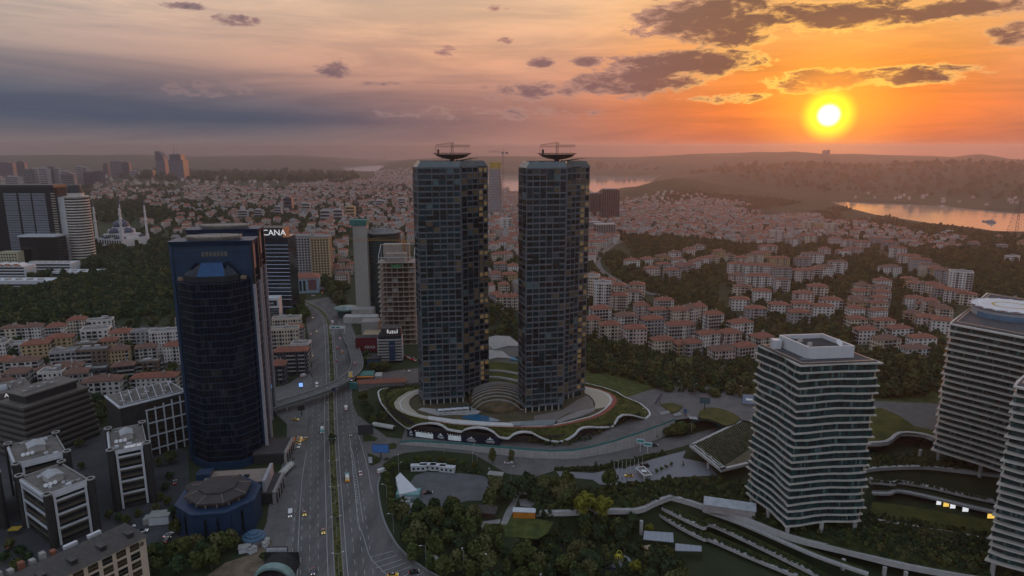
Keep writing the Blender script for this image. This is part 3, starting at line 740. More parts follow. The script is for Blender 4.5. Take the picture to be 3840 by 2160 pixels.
# ------------------------------------------------------------------ shared facade tools
UNIT = {}
def unit_pane(m):
 """window unit 1 x 1: glass panel with a thin frame, origin at the lower left, facing -y"""
 k = m.name
 if k not in UNIT:
  mb = MB(); mb.box(.02, .98, -.02, .10, .02, .98); UNIT[k] = mb.mesh('window', m)
 return UNIT[k]
def edge_frame(a, b):
 d = Vector((b[0] - a[0], b[1] - a[1])); L = d.length; d /= L
 return Vector(a[:2]), d, L, math.atan2(d.y, d.x)
def lbox(mb, A, d, s0, s1, o0, o1, z0, z1):
 """box on a face: along s, outward o (to the right of d)"""
 n = Vector((d.y, -d.x)); P = [A + d * s0 + n * o0, A + d * s1 + n * o0, A + d * s1 + n * o1, A + d * s0 + n * o1]
 mb.add([(*p, z) for z in (z0, z1) for p in P], [(0, 1, 2, 3), (7, 6, 5, 4), (4, 5, 1, 0), (5, 6, 2, 1), (6, 7, 3, 2), (7, 4, 0, 3)])
gl_dark = glass('glass_black', (.010, .014, .016), .10)
gl_teal = glass('glass_teal', (.008, .032, .037), .10)
gl_blue = glass('glass_blue', (.004, .008, .017), .07, spec=.3)
gl_green = glass('glass_green', (.012, .045, .045), .10)
gl_brown = glass('glass_bronze', (.045, .034, .020), .15)
blind = mat('drawn_blind', (.075, .135, .135), .6, var=.3, scale=.8)
blind2 = mat('drawn_curtain', (.05, .058, .06), .7, var=.3, scale=.8)
sun_glow = mat('window_sun_glow', (.10, .07, .035), .5, var=.4, scale=.9, emit=((1.0, .66, .30), .07))  # orange emission stands in for low sunlight showing in the corner panes
faint_glow = mat('window_faint_glow', (.035, .030, .018), .5, var=.4, scale=.9, emit=((1.0, .7, .36), .02))  # fainter emission: the same sunlight in the right strip, lit rooms elsewhere
win_frame = mat('window_frame_dark', (.020, .022, .025), .5, var=.3)
grey_panel = mat('grey_panel', (.105, .115, .128), .6, var=.22, scale=.25)
dark_panel = mat('dark_panel', (.018, .022, .026), .5, var=.4, scale=.3)

def twin_tower(pix, label, seed):
 rnd = random.Random(seed); Z0 = PZ; NF = 41; FH = 3.72; ZT = Z0 + 4.5 + NF * FH
 P = [Vector(at(u, v, Z0)[:2]) for u, v in pix]
 f = (P[2] - P[1]).normalized(); back = Vector((-f.y, f.x))
 G_ = P[5] + back * 13; H_ = P[0] + P[0].normalized() * 24 + f * 1.5
 P += [G_, H_]
 root = empty('residential_tower', (P[1].x, P[1].y, Z0), label=label, cat='tower', group='twin residential towers on the podium')
 off = Vector((-P[1].x, -P[1].y, -Z0))
 def add(mb, name, m, par=None, **k):
  o = mb.build(name, m, **k); o.parent = par or root
  if par is None: o.location = off
  return o
 Q = [(p.x, p.y) for p in P]
 core = MB(); core.prism(Q, Z0 + 4.2, ZT + .5); add(core, 'facade_core', dark_panel)
 # recessed ground floor with columns
 cen = sum(P, Vector((0, 0))) / len(P)
 mb = MB(); mb.prism([(lerp(cen.x, p.x, .88), lerp(cen.y, p.y, .88)) for p in P], Z0 - 1, Z0 + 4.2, top=False); add(mb, 'lobby', gl_teal)
 for e in (1, 3):
  A, d, L, an = edge_frame(P[e], P[e + 1])
  for k in range(int(L / 4.5) + 1):
   mb = MB(); lbox(mb, A, d, min(L - .7, k * 4.5), min(L, k * 4.5 + .7), -.9, -.2, Z0 - .5, Z0 + 4.3); add(mb, 'column', conc_l)
 mb = MB(); mb.prism([(lerp(cen.x, p.x, 1.03), lerp(cen.y, p.y, 1.03)) for p in P], Z0 + 3.6, Z0 + 4.3); add(mb, 'entrance_canopy', grey_panel)
 # bays
 edges = [(0, 2), (1, 6), (2, 1), (3, 3), (4, 2), (5, 3), (7, 3)]
 cells = []; bands = [MB() for _ in range(NF + 1)]; mull = MB(); rest = MB(); restm = []
 for e, nb in edges:
  A, d, L, an = edge_frame(P[e], P[(e + 1) % 8]); bw = L / nb; front = e in (1, 3)
  for b in range(nb):
   darkrun = 0
   for fl in range(NF):
    z = Z0 + 4.5 + fl * FH
    cells.append((0 if e in (1, 3, 4, 0) else 1, e, b, fl, A + d * (b * bw), d, bw, an, z))
  for fl in range(NF + 1):
   z = Z0 + 4.5 + fl * FH
   for b in range(nb):
    if rnd.random() < (.92 if front else .7): lbox(bands[fl], A, d, b * bw + .5 * (rnd.random() < .3), (b + 1) * bw - .12, 0, .16, z - .35, z + .62)
  for b in range(nb + 1):
   s = min(L - .25, max(.25, b * bw)); fl = 0
   while fl < NF:                                   # grey fins run over groups of floors, broken at random
    n = rnd.choice((4, 6, 9, 12)); n = min(n, NF - fl)
    if rnd.random() < (.9 if front else .6): lbox(mull, A, d, s - .22, s + .22, 0, .26, Z0 + 4.5 + fl * FH, Z0 + 4.5 + (fl + n) * FH - .2)
    fl += n
 for fl, mb in enumerate(bands):
  if mb.v: stuff(add(mb, 'spandrel_band', grey_panel))
 stuff(add(mull, 'vertical_fin', grey_panel))
 cells.sort(key=lambda c: (c[0], -c[3])); rnd2 = random.Random(seed + 1); nparts = 0; restb = {}
 for pr, e, b, fl, p, d, bw, an, z in cells:
  r_ = rnd2.random()
  if e == 4: m = sun_glow if r_ < .26 else (faint_glow if r_ < .62 else gl_dark)  # right strip: sunlight imitated by glowing panes
  elif e == 3 and r_ < .10: m = faint_glow
  else: m = gl_dark if r_ < .36 else gl_teal if r_ < .84 else blind2 if r_ < .88 else faint_glow if r_ < .905 else blind if r_ < .945 else gl_dark
  # a row of windows often shares drawn blinds
  if m is blind and rnd2.random() < .3: m = gl_teal
  x0 = .75 if bw > 3 else .35; w = bw - x0 - .2; zz = z + .68; h = FH - 1.12
  n = Vector((d.y, -d.x))
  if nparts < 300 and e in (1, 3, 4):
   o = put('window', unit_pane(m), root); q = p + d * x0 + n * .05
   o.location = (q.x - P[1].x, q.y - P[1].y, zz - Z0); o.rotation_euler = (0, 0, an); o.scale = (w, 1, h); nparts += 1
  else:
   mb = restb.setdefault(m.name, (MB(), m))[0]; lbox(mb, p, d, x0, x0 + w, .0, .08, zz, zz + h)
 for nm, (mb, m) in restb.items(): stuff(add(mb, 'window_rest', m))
 mb = MB()
 for pr, e, b, fl, p, d, bw, an, z in cells:
  if e in (1, 3, 4):
   for t in (.36, .68): lbox(mb, p, d, .6 + (bw - .8) * t - .05, .6 + (bw - .8) * t + .05, .05, .13, z + .68, z + FH - .62)
 stuff(add(mb, 'mullion', win_frame))
 # crown: sloping glass parapet, roof, plant
 mb = MB()
 for i in range(8):
  a, b = P[i], P[(i + 1) % 8]; ai = a.lerp(cen, .10); bi = b.lerp(cen, .10)
  mb.add([(*a, ZT + .5), (*b, ZT + .5), (*bi, ZT + 4.0), (*ai, ZT + 4.0), (*bi.lerp(cen, .04), ZT + 4.0), (*ai.lerp(cen, .04), ZT + 4.0), (*bi.lerp(cen, .04), ZT + 1), (*ai.lerp(cen, .04), ZT + 1)], [(0, 1, 2, 3), (3, 2, 4, 5), (5, 4, 6, 7)])
 add(mb, 'sloping_parapet', mat('parapet_glass', (.10, .125, .13), .25, var=.2, scale=.3))
 mb = MB(); mb.prism([(lerp(cen.x, p.x, .86), lerp(cen.y, p.y, .86)) for p in P], ZT + .4, ZT + 2.2); add(mb, 'roof_deck', conc)
 c = cen + Vector((-1.0, 2.0))
 mb = MB(); mb.box(c.x - 7, c.x + 7, c.y - 5, c.y + 5, ZT + 1, ZT + 3.6); add(mb, 'plant_room', conc)
 mb = MB(); mb.box(c.x - 7.5, c.x + 6.5, c.y - 7.2, c.y - 5.2, ZT + 2.8, ZT + 3.8); add(mb, 'roof_light_strip', mat('pale_blue_panel', (.25, .33, .40), .4))
 # round platform on a pedestal, with trussed rim and tower-crane jib
 hp = Vector((c.x + 1, c.y, ZT)); mb = MB(); mb.lathe([(2.6, 1), (1.7, 3.5), (1.7, 5.2)], hp, 14); add(mb, 'pedestal', steel_d)
 pl = MB(); pl.lathe([(2.0, 5.0), (7.0, 5.9), (11.2, 7.9), (11.2, 8.3), (0.01, 8.3)], hp, 28); plo = add(pl, 'landing_platform', mat('platform_steel', (.055, .045, .04), .6, metal=.2))
 mb = MB()
 for k in range(28):
  a0 = 2 * math.pi * k / 28; a1 = 2 * math.pi * (k + 1) / 28; f_ = lambda a, r, z: (hp.x + r * math.cos(a), hp.y + r * math.sin(a), ZT + z)
  mb.bar(f_(a0, 9.0, 6.6), f_(a1, 12.6, 9.0), .12, 3); mb.bar(f_(a0, 12.6, 9.0), f_(a1, 12.6, 9.0), .12, 3); mb.bar(f_(a1, 9.0, 6.6), f_(a0, 12.6, 9.0), .10, 3); mb.bar(f_(a0, 9, 6.6), f_(a1, 9, 6.6), .1, 3)
 add(mb, 'rim_truss', mat('rust_primer', (.11, .055, .04), .7))
 mb = MB(); mb.box(hp.x - 9.8, hp.x - 8.4, hp.y - .7, hp.y + .7, ZT + 8.3, ZT + 11.4); add(mb, 'counter_box', steel_d)
 mb = MB(); zt = ZT + 13.0
 for sx in (-.6, .6):
  for sy in (-.6, .6): mb.bar((hp.x + sx, hp.y + sy, ZT + 8.3), (hp.x + sx, hp.y + sy, zt + 2.2), .14, 4)
 for k in range(5): mb.bar((hp.x - .6, hp.y - .6, ZT + 8.3 + k * 1.2), (hp.x + .6, hp.y - .6, ZT + 9.5 + k * 1.2), .10, 3)
 cr = add(mb, 'crane_mast', steel_d)
 mb = MB(); x0, x1 = hp.x - 11.0, hp.x + 11.5; n = 14
 for k in range(n):
  xa, xb = lerp(x0, x1, k / n), lerp(x0, x1, (k + 1) / n)
  ha = 1.2 + 1.7 * max(0, 1 - abs(xa - hp.x) / 11 if xa < hp.x + 1 else 0); hb = 1.2 + 1.7 * max(0, 1 - abs(xb - hp.x) / 11 if xb < hp.x + 1 else 0)
  mb.bar((xa, hp.y, zt), (xb, hp.y, zt), .13, 3); mb.bar((xa, hp.y, zt + ha), (xb, hp.y, zt + hb), .13, 3); mb.bar((xa, hp.y, zt), (xb, hp.y, zt + hb), .09, 3); mb.bar((xb, hp.y, zt), (xb, hp.y, zt + hb), .09, 3)
 mb.bar((x0, hp.y, zt), (x0, hp.y, ZT + 9), .12, 3); mb.bar((x1 - 3, hp.y, zt), (x1 - 3, hp.y, zt - 3), .07, 3)
 add(mb, 'crane_jib', steel_d)
 mb = MB(); q = P[3].lerp(cen, .3); mb.bar((c.x + 4, c.y - 3, ZT + 4), (q.x + 9, q.y - 1, ZT + 5.6), .45, 4); mb.bar((c.x + 4, c.y - 3, ZT + 2), (c.x + 4, c.y - 3, ZT + 4.8), .6, 6); mb.bar((q.x + 6, q.y, ZT + 5.2), (q.x + 13, q.y, ZT + 6.0), .2, 4); add(mb, 'cleaning_boom', steel_d)
 for k in range(5):
  q = cen.lerp(P[(k * 2 + 1) % 8], .55); mb = MB(); mb.box(q.x - 1.3, q.x + 1.2, q.y - 1, q.y + 1, ZT + 2, ZT + 3.8); add(mb, 'roof_unit', conc)
 return root
TW_L = twin_tower([(1573, 1495), (1588, 1518), (1739, 1508), (1741, 1488), (1800, 1470), (1834, 1464)], 'dark gridded glass tower beside the boulevard ramp, one of a pair with rooftop crane', 3)
TW_R = twin_tower([(1944, 1516), (1970, 1547), (2111, 1534), (2113, 1500), (2160, 1486), (2192, 1478)], 'dark gridded glass tower nearer the roundabout, one of a pair with rooftop crane', 8)

# ------------------------------------------------------------------ blue glass office towers with octagonal bay and pale fins
navy_p = mat('blue_panel', (.012, .036, .078), .45, var=.3, scale=.2, spec=.4)
blue_roof = mat('blue_roof_glass', (.008, .05, .13), .25, var=.25, scale=.2)
fin_m = mat('pale_fin', (.30, .29, .31), .6, var=.15, scale=.3)
def blue_tower(x, y, rz, label, H=126.0):
 root = empty('office_tower', (x, y, 0), rz, label=label, cat='tower', group='pair of blue glass office towers')
 # plan: slab 40 x 12 behind, bay with three canted faces in front (front is -y)
 bay = [(-19, 0), (-18, -5), (-8, -14.5), (9.5, -14.5), (18, -5), (19, 0)]
 hb = 108.0; FH = 4.0
 mb = MB(); mb.prism(bay, 0, hb); mb.build('glass_bay', gl_blue, root)
 for k in range(27):
  mb = MB(); mb.prism([(a * 1.006, b * 1.006 - .04) for a, b in bay], k * FH + 3.2, k * FH + 3.55); mb.build('floor_band', mat('floor_band_blue', (.026, .040, .068), .5, var=.2), root)
 mb = MB()
 for (a, b) in zip(bay, bay[1:]):
  A, d, L, an = edge_frame(a, b)
  for k in range(1, int(L / 1.9)): lbox(mb, A, d, k * 1.9 - .06, k * 1.9 + .06, 0, .07, 1, hb - .4)
 stuff(mb.build('mullion', win_frame, root))
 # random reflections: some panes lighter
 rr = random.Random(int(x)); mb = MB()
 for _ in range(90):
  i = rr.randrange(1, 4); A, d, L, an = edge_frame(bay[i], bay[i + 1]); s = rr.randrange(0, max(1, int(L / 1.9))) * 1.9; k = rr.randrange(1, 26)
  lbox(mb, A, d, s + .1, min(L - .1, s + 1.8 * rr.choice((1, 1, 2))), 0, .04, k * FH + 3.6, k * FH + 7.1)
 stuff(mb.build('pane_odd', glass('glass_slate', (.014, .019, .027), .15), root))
 slab = [(-20.5, 0.02), (20.5, 0.02), (20.5, 13), (-20.5, 13)]
 mb = MB(); mb.prism(slab, 0, H); mb.build('slab_wall', navy_p, root)
 mb = MB()
 for k in range(1, 21): mb.box(-20.5 + k * 1.95 - .05, -20.5 + k * 1.95 + .05, -.06, 0, hb, H - 3)
 for k in range(4): mb.box(-20.4, 20.4, -.05, .01, hb + 3.5 + k * 3.6, hb + 3.6 + k * 3.6)
 stuff(mb.build('panel_joint', mat('joint_navy', (.008, .014, .03), .6), root))
 mb = MB(); mb.box(20.5, 20.9, .2, 12.8, 2, hb + 4); mb.build('side_glass', gl_blue, root)
 for k in range(27):
  mb = MB(); mb.box(20.9, 21.0, .4, 12.6, k * FH + 3.2, k * FH + 3.55); mb.build('side_band', MATS['floor_band_blue'], root)
 for yy in (-.9, 13.0):
  mb = MB(); mb.box(20.4, 22.0, yy, yy + .9, 0, 104); o = mb.build('fin', fin_m, root)
  mb = MB(); mb.box(20.4, 22.0, yy, yy + .9, 104, H + 2.5); mb.build('fin_head', dark_panel, root)
  mb = MB(); mb.box(-22.0, -20.5, yy, yy + .9, 0, H + 1.5); mb.build('fin', navy_p, root)
 # flared cornice
 mb = MB(); mb.add([(-21, -.6, H), (21, -.6, H), (22.3, -2.4, H + 3), (-22.3, -2.4, H + 3), (-22.3, 15.4, H + 3), (22.3, 15.4, H + 3), (-21, 13.6, H), (21, 13.6, H), (-21, -.6, H - .5), (21, -.6, H - .5)], [(0, 1, 2, 3), (3, 2, 5, 4), (7, 6, 4, 5), (1, 7, 5, 2), (6, 0, 3, 4), (8, 9, 1, 0)])
 mb.build('cornice', navy_p, root)
 mb = MB(); mb.lathe([(9.5, 3), (10.5, 4.4), (10.5, 5.2), (.01, 5.2)], (0, 6.5, H), 8, 1.5, .78, R(22.5)); ro = mb.build('roof_terrace', mat('roof_tan', (.24, .20, .165), .8), root)
 mb = MB()
 for k in range(8):
  a0, a1 = R(22.5 + 45 * k), R(67.5 + 45 * k); p = lambda a, z: (10.4 * 1.5 * math.cos(a), 6.5 + 10.4 * .78 * math.sin(a), H + z)
  mb.bar(p(a0, 6.4), p(a1, 6.4), .09, 3); mb.bar(p(a0, 5.2), p(a0, 6.4), .09, 3)
 mb.build('guard_rail', steel_d, ro)
 # faceted glass cap over the bay
 c2 = [(-13, -1), (-14, -7), (-6.0, -12), (8.5, -12), (14, -7), (13.5, -1)]; c3 = [(-7.5, -.3), (-8, -3.5), (-4.5, -6.2), (6.5, -6.2), (8.6, -3.5), (8.3, -.3)]
 mb = MB(); mb.prism([(a * 1.02, b * 1.02) for a, b in c2], hb, hb + 3.0); mb.build('cap_base', dark_panel, root)
 for i in range(5):
  mb = MB(); mb.add([(*c2[i], hb + 3), (*c2[i + 1], hb + 3), (*c3[i + 1], hb + 9.5), (*c3[i], hb + 9.5)], [(0, 1, 2, 3)])
  mb.build('cap_facet', blue_roof if i == 2 else gl_blue, root)
 mb = MB(); mb.add([(*p, hb + 9.5) for p in c3], [tuple(range(6))]); mb.build('cap_top', navy_p, root)
 for k in range(7): mb = MB(); mb.box(-5.6 + k * 2.0, -4.2 + k * 2.0, -.12, .0, hb + 12.2, hb + 14.8); mb.build('grille', mat('grille_tan', (.13, .115, .09), .8), root)
 for sx in (-1, 1): mb = MB(); mb.box(sx * 16.4 - 1.4, sx * 16.4 + 1.4, -5, -2.5, hb, hb + 1.6); mb.build('terrace_unit', mat('tan_unit', (.22, .16, .11), .8), root)
 # canted plinth and entrance block
 mb = MB(); mb.prism([(a * 1.05, b * 1.05) for a, b in bay], 0, 4.5); mb.build('plinth', navy_p, root)
 return root
pf = at(995, 1790, 0); pm_ = at(712, 1768, 0)
BT1 = blue_tower(-166, 374, R(9), 'blue glass office tower with faceted bay, the one beside the octagonal hall')
BT2 = blue_tower(-182, 428, R(9), 'blue glass office tower with pale fin, standing behind its twin')

# ------------------------------------------------------------------ three slab-banded residential towers on the east side
slab_m = mat('balcony_slab', (.46, .42, .365), .75, var=.18, scale=.3)
soffit = mat('slab_soffit', (.42, .32, .24), .8, var=.1)
gl_z = glass('glass_sea_green', (.016, .060, .062), .10, var=.6, scale=.3)
gl_z2 = glass('glass_sea_dark', (.010, .030, .034), .10, var=.6, scale=.3)
def banded_tower(quad, zb, zt, nf, label, heli=False, seed=1, wav=1.0):
 """quad: slab corners left, front, right (plan, at any level); fourth by parallelogram"""
 rnd = random.Random(seed); L, F, Rr = [Vector(p[:2]) for p in quad]; B = L + Rr - F; cen = (L + Rr) / 2
 root = empty('residential_tower', (F.x, F.y, zb), label=label, cat='tower', group='slab-banded towers of the east complex'); off = Vector((-F.x, -F.y, -zb))
 def add(mb, name, m, **k): o = mb.build(name, m, **k); o.parent = root; o.location = off; return o
 cor = [L, F, Rr, B]; fh = (zt - zb) / nf
 for k in range(nf + 1):
  z = zb + k * fh; pts = []; t = k / nf
  for i in range(4):
   a, b = cor[i], cor[(i + 1) % 4]; d = b - a; ln = d.length; n = Vector((d.y, -d.x)).normalized()
   for s in (0.0, .18, .38, .55, .75, .9):
    o = (math.sin(k * .42 + i * 1.7 + s * 5) * .55 + math.sin(k * 1.1 + s * 9) * .25) * wav if s else 0.0
    o -= wav * 1.9 * math.exp(-((s - .5) / .22) ** 2) if s else 0
    if s == 0.0: o = .5 * math.sin(k * 1.9 + i)
    p = a + d * s + n * o
    if s == 0: p = a + (a - cen).normalized() * .9 * math.sin(k * 1.9 + i * 2)
    pts.append((p.x, p.y))
  mb = MB(); mb.prism(pts, z - .36, z + (.30 if k < nf else .4)); add(mb, 'balcony_slab', slab_m)
  if k < nf:
   ins = [(lerp(cen.x, p[0], .95), lerp(cen.y, p[1], .95)) for p in pts]
   mb = MB(); mb.prism(ins, z + .35, z + fh - .4, top=False, bottom=False); add(mb, 'glass_band', gl_z)
   mb = MB(); m2 = MB(); m3 = MB()
   for i in range(len(ins)):
    a, b = ins[i], ins[(i + 1) % len(ins)]; A, d, ln, an = edge_frame(a, b)
    s = 0.0
    while s < ln - .3:
     w = rnd.choice((.9, 1.2, 1.6)); lbox(mb, A, d, s - .06, s + .06, 0, .10, z + .5, z + fh - .5)
     r_ = rnd.random()
     if r_ < .36: lbox(m2, A, d, s + .08, min(ln, s + w - .08), 0, .05, z + .55, z + fh - .6)
     elif r_ < .46: lbox(m3, A, d, s + .08, min(ln, s + w - .08), 0, .05, z + .55, z + fh - .6)
     s += w
   stuff(add(mb, 'mullion', win_frame)); stuff(add(m2, 'dark_pane', gl_z2)); stuff(add(m3, 'blind_pane', blind))
   mb = MB()                                                      # glass balustrade
   for i in range(len(pts)):
    a, b = [(lerp(cen.x, q[0], .985), lerp(cen.y, q[1], .985)) for q in (pts[i], pts[(i + 1) % len(pts)])]
    mb.bar((*a, z + 1.55), (*b, z + 1.55), .05, 3)
   add(mb, 'handrail', steel_d)
   m4 = MB()                                                      # side walls between the balconies
   for a in (L, Rr):
    p = a.lerp(cen, .06); q = a.lerp(cen, .16); A, d, ln, an = edge_frame(p, q); lbox(m4, A, d, 0, ln, -.15, .15, z + .5, z + fh - .5)
   stuff(add(m4, 'balcony_divider', soffit))
 for i, (s, t_) in enumerate(((.06, .06), (.5, .05), (.94, .06), (.06, .5), (.06, .94), (.5, .94), (.94, .94), (.94, .5))):
  p = F + (L - F) * s + (Rr - F) * t_; mb = MB(); mb.lathe([(1.0, -9.5), (1.0, -.4)], (p.x, p.y, zb), 14); add(mb, 'column', conc_l, smooth=False)
 # roof
 mb = MB(); mb.prism([tuple(p.lerp(cen, .05)) for p in cor], zt + .4, zt + .75); add(mb, 'roof_surface', mat('roof_slate', (.050, .052, .058), .8, var=.3))
 mb = MB(); q = [p.lerp(cen, .12) for p in cor]
 for i in range(4): mb.bar((*q[i], zt + .95), (*q[(i + 1) % 4], zt + .95), .22, 4)
 add(mb, 'roof_rail', mat('rail_copper', (.45, .32, .22), .5))
 if not heli:
  f = lambda s, t_: F + (L - F) * s + (Rr - F) * t_
  pts = [f(.22, .22), f(.22, .80), f(.88, .80), f(.88, .22)]; ze = zt + 6.4
  mb = MB(); mb.prism([tuple(p) for p in pts], zt + .7, ze, top=False)
  inn = [p.lerp(cen, .07) for p in pts]; mb.prism([tuple(p) for p in inn], zt + 4.2, ze + .01, top=False, bottom=False); add(mb, 'plant_screen', mat('white_cladding', (.50, .50, .51), .6, var=.1, scale=.5, stretch=(3, 3, .1)))
  mb = MB()
  for i in range(4):
   a, b = pts[i], pts[(i + 1) % 4]; ai, bi = inn[i], inn[(i + 1) % 4]; mb.add([(*a, ze), (*b, ze), (*bi, ze), (*ai, ze)], [(0, 1, 2, 3)])
  add(mb, 'screen_coping', mat('coping_white', (.55, .55, .55), .6))
  mb = MB(); mb.prism([tuple(p) for p in inn], zt + 1, zt + 4.3); add(mb, 'plant_roof', mat('roof_dark', (.035, .035, .038), .9))
  for k in range(7):
   p = f(.35 + .07 * k, .30 + .05 * (k % 3)); mb = MB(); mb.box(p.x - .9, p.x + .9, p.y - .9, p.y + .9, zt + 4.3, zt + 6.0); add(mb, 'roof_unit', conc)
  p = f(.34, .66); mb = MB(); mb.lathe([(.2, 0), (1.7, .7), (1.9, 1.0)], (0, 0, 0), 14); o = add(mb, 'satellite_dish', white_m); o.location = Vector((p.x, p.y, zt + 6.6)) + off; o.rotation_euler = (R(50), 0, R(30))
  p = f(.16, .16); mb = MB(); mb.box(p.x - 2.5, p.x + 2.5, p.y - 1.2, p.y + 1.2, zt + .7, zt + 1.6); add(mb, 'roof_hatch', grey_panel)
  p = f(.80, .14); mb = MB(); mb.box(p.x - 2.0, p.x + 2.0, p.y - 2, p.y + 2, zt + .7, zt + 5.0); add(mb, 'stair_head', MATS['white_cladding'])
 else:
  c = cen.lerp(F, .12); rad = 19.0
  mb = MB(); mb.lathe([(rad - 1, .5), (rad - 1, 5.0), (rad, 5.6), (rad, 6.4), (.01, 6.4)], (c.x, c.y, zt), 56); add(mb, 'helipad_drum', mat('drum_grey', (.33, .33, .34), .7, var=.15))
  mb = MB(); mb.lathe([(rad - .2, 0), (.01, .01)], (c.x, c.y, zt + 6.43), 56); hp = add(mb, 'helipad_deck', mat('helipad_white', (.52, .53, .54), .7, var=.12, scale=.4))
  def ring(r0, r1, m, z, nm, seg=56):
   mb = MB()
   for k in range(seg):
    a0, a1 = 2 * math.pi * k / seg, 2 * math.pi * (k + 1) / seg
    mb.quad((c.x + r0 * math.cos(a0), c.y + r0 * math.sin(a0), zt + z), (c.x + r1 * math.cos(a0), c.y + r1 * math.sin(a0), zt + z), (c.x + r1 * math.cos(a1), c.y + r1 * math.sin(a1), zt + z), (c.x + r0 * math.cos(a1), c.y + r0 * math.sin(a1), zt + z))
   return add(mb, nm, m)
  ring(14.6, 15.2, mat('pad_line_white', (.75, .75, .75), .7), 6.46, 'touchdown_ring'); ring(7.6, 9.0, mat('pad_yellow', (.40, .28, .05), .7), 6.47, 'yellow_ring')
  mb = MB()
  for sx in (-1.6, 1.2): mb.box(c.x + sx, c.x + sx + .5, c.y - 2.2, c.y + 2.2, zt + 6.47, zt + 6.5)
  mb.box(c.x - 1.1, c.x + 1.2, c.y - .25, c.y + .25, zt + 6.47, zt + 6.49); add(mb, 'landing_letter', MATS['pad_line_white'])
  for k in range(40):
   a0 = 2 * math.pi * k / 40; mb = MB()
   p = Vector((c.x + (rad + .05) * math.cos(a0), c.y + (rad + .05) * math.sin(a0))); mb.box(p.x - .9, p.x + .9, p.y - .3, p.y + .3, zt + 6.1, zt + 6.5)
   add(mb, 'rim_light', mat('rim_red', (.25, .06, .05), .7) if k % 2 else MATS['pad_line_white'])
  mb = MB()
  for k in range(20):
   a0, a1 = R(180 + 5 + 8.0 * k), R(180 + 5 + 8.0 * (k + 1)); r_ = rad + .6
   if k > 13: break
   mb.quad((c.x + r_ * math.cos(a0), c.y + r_ * math.sin(a0), zt + .6), (c.x + r_ * math.cos(a1), c.y + r_ * math.sin(a1), zt + .6), (c.x + r_ * math.cos(a1), c.y + r_ * math.sin(a1), zt + 3.6), (c.x + r_ * math.cos(a0), c.y + r_ * math.sin(a0), zt + 3.6))
  add(mb, 'glass_screen', mat('screen_blue', (.10, .17, .24), .2))
 return root
# plan from the roof-slab corners in view at roof level
ZT = 84.0
ZA = banded_tower([at(2838, 1297, ZT), at(3001, 1374, ZT), at(3304, 1362, ZT)], 5.5, ZT, 22, 'slab-banded tower with white plant screen on its roof above the planted terraces', seed=4, wav=.65)
ZB = banded_tower([at(3700, 1100, ZT), at(3556, 1216, ZT), at(3960, 1292, ZT)], 10.0, ZT, 21, 'slab-banded tower crowned by a round white helipad', heli=True, seed=5, wav=.35)
ZC = banded_tower([at(3955, 1280, ZT), at(3798, 1452, ZT), at(4240, 1540, ZT)], 6.0, ZT, 22, 'slab-banded tower at the foot of the garden terraces, beside the sloping planted roofs', seed=6, wav=.8)

